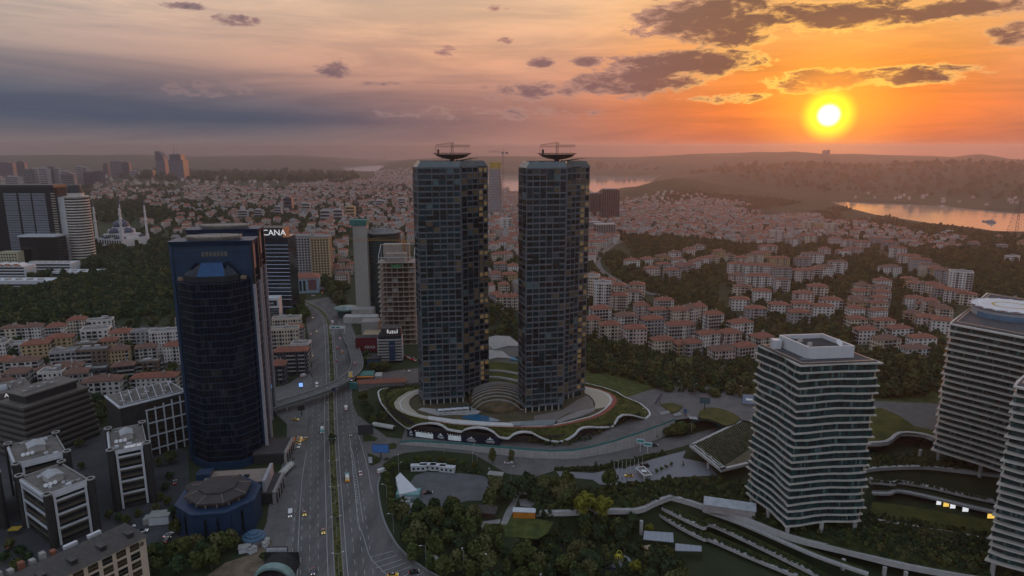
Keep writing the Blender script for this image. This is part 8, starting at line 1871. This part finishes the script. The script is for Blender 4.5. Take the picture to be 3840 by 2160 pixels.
# rows of parked cars on the hillside streets
prow = [(f6, 1265, 1190, 1370, 1225, 9), (f6, 830, 1090, 880, 1110, 5), (f5, 2200, 1215, 2480, 1290, 14), (f5, 480, 1240, 560, 1275, 7), (f6, 2190, 770, 2240, 830, 6), (f6, 250, 770, 290, 840, 6), (f6, 10, 1340, 60, 1355, 5), (f5, 1180, 1120, 1240, 1130, 4)]
for f, x0, y0, x1, y1, n in prow:
 for k in range(n):
  u, v = f(lerp(x0, x1, k / (n - 1)), lerp(y0, y1, k / (n - 1))); p = ground(u / 1.4907, v / 1.4907); c = random.choice(('white', 'white', 'silver', 'black', 'red')); car(p, R(random.uniform(60, 110)), 'car', c, '%s car parked in a row on a hillside street' % c, 'parked %s cars on the hillside streets' % c, z=.3); BLOCKED.append((p.x, p.y, 4))

# ------------------------------------------------------------------ car park, tent, stores
root = empty('event_tent', zC(2200, 860), label='large white wedge-shaped tent roof beside the car park', cat='tent'); o_ = Vector(root.location); T = [zC(2175, 690, 6), zC(2108, 765, 5), zC(2165, 1020, 3.6), zC(2440, 960, 3.6)]
mb = MB(); mb.add([p - o_ for p in T] + [Vector((p.x, p.y, 0)) - o_ for p in T], [(0, 1, 2, 3), (0, 4, 5, 1), (1, 5, 6, 2), (2, 6, 7, 3), (3, 7, 4, 0)]); mb.build('canopy', mat('tent_white', (.50, .51, .53), .7, var=.08), root); c_ = zC(2300, 1060) - o_; MB().box(c_.x - 6, c_.x + 6, c_.y - 3, c_.y + 4, 0, 3).build('annex', mat('annex_teal', (.16, .30, .29), .7), root)
for k, (x, y) in enumerate(((585, 650), (655, 642), (730, 648), (800, 660))):
 root = empty('site_container', r2(x, y), R(4 - k * 5), label=['white site container at the street-tree end of its row', 'white site container second in its row', 'white site container with windows third in its row', 'pale site container beside the planted heap'][k], cat='container', group='site containers on the car park'); MB().box(-4.4, 4.4, -1.5, 1.5, 0, 3.0).build('body', mat('container_white', (.46, .47, .48), .7), root); MB().box(-4.6, 4.6, -1.7, 1.7, 3.0, 3.3).build('roof', frame_w, root)
 for q in range(3): MB().box(-3.4 + q * 2.6, -2.2 + q * 2.6, -1.58, -1.5, 1, 2.2).build('window', gl_dark, root)
rr = random.Random(9)
for k in range(16):
 p = zC(2200 + rr.uniform(0, 200), 1090 + rr.uniform(0, 220)); root = empty('pallet_stack', p, R(rr.uniform(0, 90)), label='low stack of pallets and crates beside the tent annex', cat='pallets', group='pallet stacks by the tent'); h_ = rr.uniform(.6, 1.8); MB().box(-1.1, 1.1, -.9, .9, 0, h_).build('stack', [mat('crate_teal', (.16, .27, .26), .8), mat('crate_wood', (.26, .20, .13), .9), frame_w][k % 3], root); MB().box(-1.2, 1.2, -1, 1, h_, h_ + .12).build('top_board', conc, root)
root = empty('green_cabin', r2(1165, 715), R(-12), label='small green cabin at the edge of the car park', cat='cabin'); MB().box(-4, 4, -2, 2, 0, 3).build('wall', mat('cabin_green', (.10, .12, .05), .8), root); MB().box(-4.3, 4.3, -2.3, 2.3, 3, 3.3).build('roof', conc, root); MB().box(-.6, .6, -2.08, -2, 1, 2.2).build('window', gl_dark, root)
root = empty('orange_container', r2(1380, 1012, -1), R(-4), label='orange container with pale roof on the garden path', cat='container'); root.location.z = land(root.location.x, root.location.y); MB().box(-5.5, 5.5, -2, 2, 0, 3.4).build('body', mat('container_orange', (.42, .16, .02), .7), root); MB().box(-5.7, 5.7, -2.1, 2.1, 3.4, 3.7).build('roof', frame_w, root)
root = empty('garden_kiosk', r2(1100, 1000, -1), R(-10), label='brown wooden kiosk with hipped roof in the park', cat='kiosk'); root.location.z = land(root.location.x, root.location.y); MB().box(-4, 4, -3, 3, 0, 3).build('wall', mat('kiosk_wood', (.10, .05, .035), .8), root); mb = MB(); mb.add([(-5, -4, 3), (5, -4, 3), (5, 4, 3), (-5, 4, 3), (0, 0, 5.5)], [(0, 1, 4), (1, 2, 4), (2, 3, 4), (3, 0, 4)]); mb.build('roof', mat('kiosk_roof', (.06, .05, .045), .9), root)
# vaulted shelter on the west apron, bus shelters
for (f, x, y, L_, rz, lab) in ((zC, 445, 700, 15, R(82), 'pale vaulted canopy shelter on the west apron'), (zB, 1930, 1400, 16, R(-22), 'long glazed vaulted shelter at the podium corner'), (r2, 685, 1365, 5, R(60), 'small flat-roofed bus shelter at the park kerb')):
 root = empty('shelter', f(x, y), rz, label=lab, cat='shelter'); mb = MB(); n = 8
 for j in range(n): a0, a1 = math.pi * j / n, math.pi * (j + 1) / n; mb.add([(-L_ / 2, 2.2 * math.cos(a0), 1.8 + 1.6 * math.sin(a0)), (L_ / 2, 2.2 * math.cos(a0), 1.8 + 1.6 * math.sin(a0)), (L_ / 2, 2.2 * math.cos(a1), 1.8 + 1.6 * math.sin(a1)), (-L_ / 2, 2.2 * math.cos(a1), 1.8 + 1.6 * math.sin(a1))], [(0, 1, 2, 3)])
 mb.build('vault', mat('shelter_vault', (.36, .35, .32), .5), root)
 for k in range(4):
  for s_ in (-2.1, 2.1): x_ = lerp(-L_ / 2 + .2, L_ / 2 - .2, k / 3); MB().box(x_ - .1, x_ + .1, s_ - .1, s_ + .1, 0, 1.9).build('post', steel_d, root)
# planting beds by the slip road
for nm, pts in (('planting_bed', ((1600, 110), (1660, 95), (1840, 180), (1800, 215), (1620, 225))), ('planting_bed', ((1680, 400), (1760, 430), (1890, 485), (1860, 545), (1740, 592), (1715, 570))), ('planting_bed', ((1925, 490), (1965, 470), (2015, 475), (1990, 505), (1940, 512))), ('planting_bed', ((1960, 300), (2000, 265), (2090, 250), (2130, 280), (2110, 330), (2010, 345)))):
 structure(MB().prism([tuple(zC(x, y)[:2]) for x, y in pts], 0, .3).build(nm, plant_g))
# paths and lawn of the park
for pts in (((1335, 765), (1375, 770), (1330, 880), (1300, 960), (1250, 1060), (1200, 1060), (1240, 960), (1290, 880)), ((1050, 1040), (1200, 1020), (1200, 1070), (1100, 1060), (1050, 1110)), ((1340, 870), (1600, 850), (1620, 870), (1480, 890), (1430, 930), (1350, 920)), ((1340, 780), (1480, 800), (1470, 840), (1350, 830))): sheet('footpath', [r2(x, y) for x, y in pts], paving_l, z=.08)
sheet('lawn', [r2(x, y, -2) for x, y in ((1215, 1070), (1300, 1010), (1600, 1070), (1560, 1150), (1480, 1200), (1240, 1180))], lawn, z=.05)
for (cx, cy, rx, ry) in ((1690, 1235, 80, 60), (1990, 1350, 130, 70), (1800, 1290, 60, 30)): p = r2(cx, cy, -7.9); mb = MB(); mb.lathe([(rx / 2.0125 * .128, -.3), (rx / 2.0125 * .128, .12), (.01, .12)], (p.x, p.y, -7.95), 30, 1, ry / rx * 1.9); structure(mb.build('play_surface', mat('rubber_dark', (.018, .018, .022), .9)))
p = r2(2095, 1340, -7.9); mb = MB(); mb.lathe([(5.6, -.3), (5.6, .3), (.01, .3)], (p.x, p.y, -7.9), 30); structure(mb.build('play_island', mat('play_grey', (.22, .24, .27), .8)))
root = empty('climbing_frame', (p.x, p.y, -7.6), label='yellow tubular climbing frame on a grey play island', cat='climbing frame'); yt = mat('tube_yellow', (.52, .45, .04), .5)
for k in range(6):
 mb = MB(); a_ = k * math.pi / 6; pts = [(3.2 * math.cos(t_) * math.cos(a_), 3.2 * math.cos(t_) * math.sin(a_), 3.4 * math.sin(t_)) for t_ in np.linspace(0, math.pi, 9)]
 for a, b in zip(pts, pts[1:]): mb.bar(a, b, .12, 4)
 mb.build('arch_tube', yt, root)
mb = MB(); pts = [(1.3 * math.cos(t_), 0, 3.2 + 2.2 * math.sin(t_)) for t_ in np.linspace(-.4, math.pi + .4, 10)]
for a, b in zip(pts, pts[1:]): mb.bar(a, b, .14, 4)
mb.build('top_ring', yt, root)
root = empty('play_tower', r2(2315, 1310, -7.9), R(20), label='wooden play tower with yellow slide in the sunken playground', cat='play tower')
for sx in (-1.2, 1.2):
 for sy in (-1.2, 1.2): MB().box(sx - .12, sx + .12, sy - .12, sy + .12, 0, 5.2).build('post', MATS['crate_wood'], root)
MB().box(-1.5, 1.5, -1.5, 1.5, 2.4, 2.6).build('platform', MATS['crate_wood'], root); MB().box(-1.7, 1.7, -1.7, 1.7, 5.2, 5.4).build('roof', MATS['crate_wood'], root); o = MB().box(0, 4.2, -.5, .5, 0, .15).build('slide', yt, root); o.location = (1.4, 0, 2.4); o.rotation_euler = (0, R(32), 0)
for k, (pts, lab) in enumerate(((((1670, 1172), (2110, 1200), (2118, 1345), (1660, 1300)), 'broad grey canopy roof over the sunken garden path'), (((2145, 1360), (2540, 1400), (2540, 1480), (2140, 1470)), 'lower grey canopy roof beyond the broad one'))):
 q = [zE(x, y, -3.6) for x, y in pts]; root = empty('canopy_roof', (q[0].x, q[0].y, -8), label=lab, cat='canopy', group='grey canopies'); o_ = Vector(root.location); MB().prism([tuple((p - o_)[:2]) for p in q], 4.2, 4.5).build('roof_sheet', mat('canopy_sheet', (.24, .26, .30), .5, var=.1), root)
 for p in q: MB().box(p.x - o_.x - .15, p.x - o_.x + .15, p.y - o_.y - .15, p.y - o_.y + .15, 0, 4.2).build('post', steel_d, root)
 for j in range(5): a, b = q[0].lerp(q[1], (j + .5) / 5) - o_, q[3].lerp(q[2], (j + .5) / 5) - o_; MB().bar((a.x, a.y, 4.58), (b.x, b.y, 4.58), .08, 3).build('seam', frame_w, root)
q = [zE(x, y, 0) for x, y in ((1545, 298), (1665, 278), (1785, 400), (1670, 420))]; root = empty('stair_pavilion', q[0], label='white-framed glass stair pavilion on the taxi plaza', cat='pavilion'); o_ = Vector(q[0]); P_ = [p - o_ for p in q]
for i in range(4): a, b = P_[i], P_[(i + 1) % 4]; mb = MB(); mb.bar((a.x, a.y, 3.2), (b.x, b.y, 3.2), .35, 4); mb.build('frame_beam', white_m, root); MB().box(a.x - .2, a.x + .2, a.y - .2, a.y + .2, 0, 3.2).build('post', white_m, root)
MB().prism([tuple(p[:2]) for p in P_], 2.9, 3.1).build('glass_roof', gl_teal, root); c_ = sum(P_, Vector((0, 0, 0))) / 4; MB().box(c_.x - 1.4, c_.x + 1.4, c_.y - 1.2, c_.y + 1.2, 3.2, 3.4).build('skylight', white_m, root)
root = empty('glass_house', r3(350, 960, 1.5), R(-17), label='long gabled greenhouse-like hall on the garden deck beside the banded tower', cat='hall'); MB().box(-12, 12, -4, 4, 0, 4).build('wall', mat('house_pale', (.30, .26, .25), .7), root); mb = MB(); mb.add([(-12.4, -4.4, 4), (12.4, -4.4, 4), (12.4, 4.4, 4), (-12.4, 4.4, 4), (-12.4, 0, 6.4), (12.4, 0, 6.4)], [(0, 1, 5, 4), (2, 3, 4, 5), (1, 2, 5), (3, 0, 4)]); mb.build('roof', mat('roof_silver', (.33, .34, .36), .5), root)
# people on the plaza and pavement
skin = mat('skin', (.35, .22, .16), .6)
def person(p, rz, top, leg, label):
 root = empty('person', p, rz, label=label, cat='person'); mb = MB(); mb.lathe([(.10, 0), (.09, .45), (.13, .85), (.17, 1.0), (.16, 1.2), (.22, 1.42), (.12, 1.5), (.06, 1.55), (.10, 1.62), (.11, 1.70), (.08, 1.78), (.01, 1.8)], (0, 0, 0), 10, 1.15, .8)
 for s_ in (-1, 1): mb.bar((s_ * .24, 0, 1.4), (s_ * .29, .05, .85), .055, 6, .04); mb.bar((s_ * .10, 0, .9), (s_ * .11, .08 * s_, .02), .09, 6, .06)
 mb.build('body', mat('clothes_' + top, {'dark': (.03, .03, .035), 'blue': (.05, .07, .14), 'pale': (.35, .34, .32)}[top], .8), root)
person(zE(1340, 405), 0, 'blue', 'dark', 'person in blue walking on the taxi plaza'); person(zE(1400, 415), 1, 'dark', 'dark', 'person in dark clothes walking on the taxi plaza'); person(zC(555, 505), 0, 'dark', 'dark', 'person in dark clothes on the west apron'); person(zC(580, 512), 1, 'blue', 'dark', 'person in blue beside the dark one on the west apron'); person(zB(1360, 655, 6.5), 0, 'dark', 'dark', 'person in dark clothes riding along the elevated ramp')

# ------------------------------------------------------------------ hedges and shrubs on the decks (too many to count)
def strip_scatter(name, F, B, n, s0, s1, lo=.06, hi=.96, label='mixed low shrubs', seed=1):
 r_ = np.random.default_rng(seed)
 def par(L, t):
  d = [0]
  for a, b in zip(L, L[1:]): d.append(d[-1] + (Vector(b) - Vector(a)).length)
  d = np.array(d) / d[-1]; A = np.array([tuple(p) for p in L]); return np.stack([np.interp(t, d, A[:, k]) for k in range(3)], 1)
 t = r_.uniform(0, 1, n); s_ = r_.uniform(lo, hi, n)[:, None]; P_ = par(F, t) * (1 - s_) + par(B, t) * s_
 keep = np.array([px(p)[1] < 2250 for p in P_]) & free(P_[:, 0], P_[:, 1]); P_ = P_[keep]
 return woodland(name, P_[:, 0], P_[:, 1], P_[:, 2] - .15, r_.uniform(s0, s1, len(P_)), label)
BLOCKED_SAVE = list(BLOCKED); BLOCKED.clear()
strip_scatter('shrubbery', F6, B6, 1000, .6, 1.8, label='mixed shrubs of the long garden deck'); strip_scatter('shrubbery', F7, setback(F7, 7), 260, .5, 1.0, .1, .5, 'planter shrubs of the middle terrace', 2); strip_scatter('shrubbery', F8, setback(F8, 7), 240, .5, 1.0, .1, .5, 'planter shrubs of the lowest terrace', 3)
strip_scatter('shrubbery', F2, B2, 260, .6, 1.5, label='shrubs of the planted strip', seed=4); strip_scatter('shrubbery', F5, B5, 130, .5, 1.2, .02, .35, 'shrubs along the sunken green roof', 5); strip_scatter('shrubbery', F3, setback(F3, 4), 120, .5, .9, .1, .4, 'planter shrubs of the upper gallery', 6)
q0, q1 = zz([(1340, 1040, -5), (1700, 1130, -5.5), (2100, 1200, -6), (2420, 1260, -6)], r3), zz([(1000, 1190, -1), (1500, 1310, -3), (1900, 1390, -4), (2300, 1449, -4.5)], r3)
strip_scatter('woodland', q1, q0, 330, 1.4, 3.0, .08, .95, 'young trees on the bank below the sunken green roof', 7)
h0, h1 = [zE(x, y) for x, y in ((330, 262), (900, 262), (1300, 190), (1700, 90), (2000, 10))] , [zE(x, y) for x, y in ((330, 240), (900, 225), (1300, 150), (1700, 55), (2000, -25))]
strip_scatter('hedge', h0, h1, 420, .7, 1.1, 0, 1, 'dense clipped hedge between ramp road and taxi plaza', 8)
strip_scatter('hedge', [r2(x, y) for x, y in ((400, 660), (410, 760), (430, 880), (470, 985))], [r2(x, y) for x, y in ((440, 650), (450, 760), (470, 880), (500, 985))], 200, .7, 1.2, 0, 1, 'hedge behind the street trees', 9)
strip_scatter('hedge', [r2(x, y) for x, y in ((450, 625), (620, 605), (840, 615), (1060, 660))], [r2(x, y) for x, y in ((450, 650), (620, 628), (840, 640), (1060, 690))], 220, .6, 1.0, 0, 1, 'hedge along the car park edge', 10)
strip_scatter('shrubbery', [r2(x, y, -7.5) for x, y in ((1500, 1100), (1900, 1160), (2250, 1230), (2576, 1350))], [r2(x, y, -7.5) for x, y in ((1450, 1449), (1900, 1449), (2250, 1449), (2576, 1449))], 300, .8, 2.2, 0, 1, 'shrubs of the sunken garden', 11)
mdl = [p for p in MED if p.y < 640]; strip_scatter('hedge', [Vector((p.x - 1.2, p.y, .2)) for p in mdl], [Vector((p.x + 1.2, p.y, .2)) for p in mdl], 300, .3, .55, 0, 1, 'low planting on the boulevard median', 12)
BLOCKED.extend(BLOCKED_SAVE)
# woods on the raised bank behind podium and roundabout
def bank_wood(pts, sp, cr, seed):
 P_ = [tuple(p[:2]) for p in pts]; gx, gy = fill(P_, sp, .48, seed); r_ = np.random.default_rng(seed); ok = free(gx, gy); gx, gy = gx[ok], gy[ok]; z = np.array([max(float(land(a, b)), PLAT * max(0, min(1, (560 - b) / 60)) - .5) for a, b in zip(gx, gy)]); woodland('woodland', gx, gy, z - .4, cr * r_.uniform(.7, 1.2, len(gx)), 'dense bushy woodland on the bank behind the roundabout')
bank_wood([D(u, v, 5) for u, v in ((1485, 940), (1560, 955), (1640, 985), (1760, 1005), (1900, 1015), (1900, 870), (1700, 880), (1485, 860))], 6.6, 4.4, 31)
bank_wood([D(u, v, 5) for u, v in ((2190, 1010), (2340, 1010), (2370, 900), (2250, 870), (2180, 930))], 6.8, 4.8, 32)
DH1 = [([(1480, 545), (1600, 520), (1750, 500), (1850, 510), (1990, 535), (2090, 560), (2080, 600), (1960, 620), (1800, 610), (1650, 600), (1540, 590), (1480, 600)], 1.0), ([(2080, 560), (2300, 585), (2430, 600), (2420, 640), (2250, 625), (2080, 600)], .5),
  ([(1500, 505), (1620, 492), (1760, 492), (1850, 510), (1700, 516), (1560, 522)], .6), ([(1235, 560), (1300, 560), (1300, 640), (1235, 640)], 1.2), ([(1235, 470), (1300, 470), (1300, 560), (1235, 560)], 1.4), ([(1485, 570), (1540, 590), (1570, 600), (1520, 625), (1485, 630)], .8)]
DH2 = [([(1045, 450), (1235, 450), (1235, 760), (1045, 700)], .9), ([(1300, 480), (1485, 480), (1485, 870), (1300, 870)], .9), ([(440, 560), (720, 560), (720, 640), (440, 640)], .5), ([(460, 800), (640, 800), (640, 960), (470, 960)], .7), ([(720, 470), (1045, 440), (1045, 600), (900, 560), (720, 560)], 1.0), ([(720, 560), (890, 560), (890, 680), (820, 700), (740, 680), (720, 620)], .9), ([(985, 560), (1045, 560), (1045, 640), (985, 630)], 1.0), ([(460, 470), (800, 480), (800, 520), (600, 515), (460, 505)], 1.1), ([(380, 520), (720, 515), (720, 545), (560, 560), (380, 545)], .45), ([(230, 470), (460, 480), (440, 520), (230, 505)], .5), ([(350, 540), (480, 560), (470, 600), (360, 600)], .25)]
DH3 = [([(940, 432), (1045, 422), (1045, 462), (960, 470)], 1.0), ([(1240, 430), (1300, 442), (1300, 470), (1240, 470)], .9), ([(2100, 500), (2300, 505), (2576, 524), (2576, 500), (2300, 490), (2100, 485)], .3), ([(0, 440), (400, 440), (700, 455), (700, 475), (300, 470), (0, 475)], .5)]
# woods: plan polygons (view pixels), spacing, crown radius
WOODS = [([(1700, 440), (1900, 415), (2100, 408), (2400, 408), (2576, 420), (2576, 505), (2300, 492), (2100, 486), (1900, 465)], 75, 20, .65), ([(1450, 418), (1700, 406), (1690, 428), (1450, 428)], 120, 26, .6), ([(300, 430), (900, 440), (900, 465), (300, 455)], 75, 20, .7), ([(1045, 480), (1235, 480), (1235, 860), (1045, 860)], 12, 5, .65), ([(1300, 480), (1485, 480), (1485, 930), (1300, 930)], 12, 5, .65), ([(430, 600), (720, 600), (700, 900), (440, 900)], 11, 5, .8), ([(0, 690), (120, 680), (250, 660), (330, 640), (425, 690), (430, 735), (440, 790), (330, 800), (230, 800), (100, 812), (0, 815)], 7.0, 5.2, 1.0), ([(440, 690), (440, 650), (300, 640), (430, 655)], 8, 5, 1.0),
   ([(230, 620), (340, 580), (470, 560), (470, 600), (430, 690), (330, 650), (235, 660)], 13, 5.5, .7), ([(360, 520), (720, 520), (890, 540), (890, 590), (720, 600), (480, 570), (360, 560)], 13, 5.5, .75), ([(225, 500), (450, 500), (700, 545), (480, 560), (230, 560)], 16, 6, .7),
   ([(1480, 870), (1560, 870), (1660, 890), (1760, 910), (1890, 930), (1890, 1000), (1780, 1010), (1650, 985), (1540, 950), (1480, 945)], 7.0, 4.6, 1.0), ([(1480, 860), (1640, 880), (1900, 900), (1900, 940), (1480, 900)], 9, 4.2, .7),
   ([(1500, 640), (1570, 640), (1620, 690), (1700, 715), (1800, 720), (1830, 790), (1900, 860), (1960, 870), (1880, 890), (1790, 850), (1700, 770), (1600, 740), (1540, 690)], 8.5, 4.6, .85), ([(1560, 600), (1700, 580), (1830, 590), (1850, 650), (1830, 720), (1700, 715), (1620, 690)], 10, 4.6, .7),
   ([(2200, 620), (2400, 600), (2576, 620), (2576, 760), (2400, 760), (2380, 690), (2280, 650)], 9, 5.0, .85), ([(1640, 490), (1760, 484), (1950, 500), (2090, 518), (2200, 545), (2100, 560), (1900, 530), (1750, 505)], 13, 6.0, .85), ([(2090, 520), (2250, 552), (2400, 575), (2576, 602), (2576, 620), (2350, 600), (2200, 570)], 12, 6.5, .9),
   ([(2120, 590), (2210, 640), (2230, 720), (2180, 800), (2100, 800), (2080, 740), (2150, 700)], 8.5, 4.6, .8), ([(1840, 620), (2080, 600), (2200, 640), (2420, 740), (2380, 830), (2100, 850), (1900, 860), (1830, 740)], 9.5, 4.4, .75),
   ([(2200, 870), (2370, 850), (2360, 1010), (2200, 990)], 6.8, 5.0, 1.0), ([(2060, 850), (2200, 880), (2330, 880), (2330, 840), (2200, 820)], 8, 4.6, .85), ([(1890, 860), (2080, 850), (2200, 900), (2200, 940), (1900, 900)], 8, 4.4, .8),
   ([(0, 800), (450, 790), (460, 1000), (0, 1000)], 10.5, 4.0, .75), ([(725, 620), (890, 600), (890, 700), (800, 740), (760, 700)], 13, 4.5, .6), ([(1232, 620), (1300, 620), (1300, 880), (1232, 880)], 10, 4.6, .65), ([(1485, 600), (1500, 640), (1520, 700), (1620, 760), (1760, 850), (1640, 870), (1480, 860)], 9.5, 4.4, .7),
   ([(1660, 905), (1780, 935), (1900, 960), (1900, 1010), (1640, 990)], 7.5, 4.8, .9), ([(950, 620), (1045, 640), (1045, 700), (950, 700)], 12, 5, .5), ([(480, 480), (1045, 470), (1045, 600), (720, 600)], 13, 5.5, .75), ([(1480, 500), (1760, 478), (2090, 540), (2430, 600), (2420, 640), (1960, 620), (1480, 600)], 12, 5.2, .75), ([(0, 470), (480, 470), (480, 500), (0, 500)], 30, 7, .7), ([(1240, 880), (1305, 880), (1305, 900), (1240, 900)], 7, 4.5, .9)]
for x, y, r_ in HOUSES: BLOCKED.append((x, y, r_))
BIG = ('tower', 'building', 'office', 'hall', 'mall', 'mosque', 'high-rise', 'filling station', 'shed', 'hut', 'skyscraper', 'roof', 'pavilion')
for o in list(bpy.data.objects):
 if o.type == 'EMPTY' and o.parent is None and o.get('category') in BIG:
  pts = []
  M = Matrix.Translation(o.location) @ Matrix.Rotation(o.rotation_euler.z, 4, 'Z')
  for c in o.children:
   if c.type == 'MESH':
    L_ = Matrix.Translation(c.location) @ Matrix.Rotation(c.rotation_euler.z, 4, 'Z')
    pts += [M @ L_ @ Vector(q) for q in c.bound_box]
  if pts:
   xs = [q.x for q in pts]; ys = [q.y for q in pts]; BLOCKED.append(((min(xs) + max(xs)) / 2, (min(ys) + max(ys)) / 2, .5 * max(max(xs) - min(xs), max(ys) - min(ys)) + 2))
distant_houses(DH1, 23, 21, 'distant_houses'); distant_houses(DH2, 29, 22, 'distant_houses'); distant_houses(DH3, 34, 23, 'distant_houses', 9, 22)
woodn = 0
LINES = [smooth_line([ground(x, y) for x, y in ((1645, 585), (1560, 610), (1512, 640), (1505, 668), (1530, 695), (1600, 730), (1660, 745))])]
for i, (pl, sp, cr, dens) in enumerate(WOODS):
 X, Y, Z = grounds([a for a, b in pl], [b for a, b in pl]); gx, gy = fill(list(zip(X, Y)), sp, .48, 100 + i)
 r2_ = np.random.default_rng(200 + i); m = (r2_.uniform(size=len(gx)) < dens) & free(gx, gy); gx, gy = gx[m], gy[m]
 ok = np.ones(len(gx), bool)
 for ln in LINES:
  for p in ln: ok &= (gx - p.x) ** 2 + (gy - p.y) ** 2 > 81
 gx, gy = gx[ok], gy[ok]; z = land(gx, gy); k = z > -116; gx, gy, z = gx[k], gy[k], z[k]
 pl_ok = ~pip(gx, gy, [tuple(p[:2]) for p in main_road]); gx, gy, z = gx[pl_ok], gy[pl_ok], z[pl_ok]; woodn += len(gx)
 if len(gx): woodland('woodland', gx, gy, z - .3, cr * r2_.uniform(.7, 1.25, len(gx)), 'dense dark green woodland')
print('WOOD', woodn, 'HOUSES', len(HOUSES))
ribbon('road', LINES[0], 9, asphalt2, 0, zs=[land(p.x, p.y) + 1.2 for p in LINES[0]], thick=2)
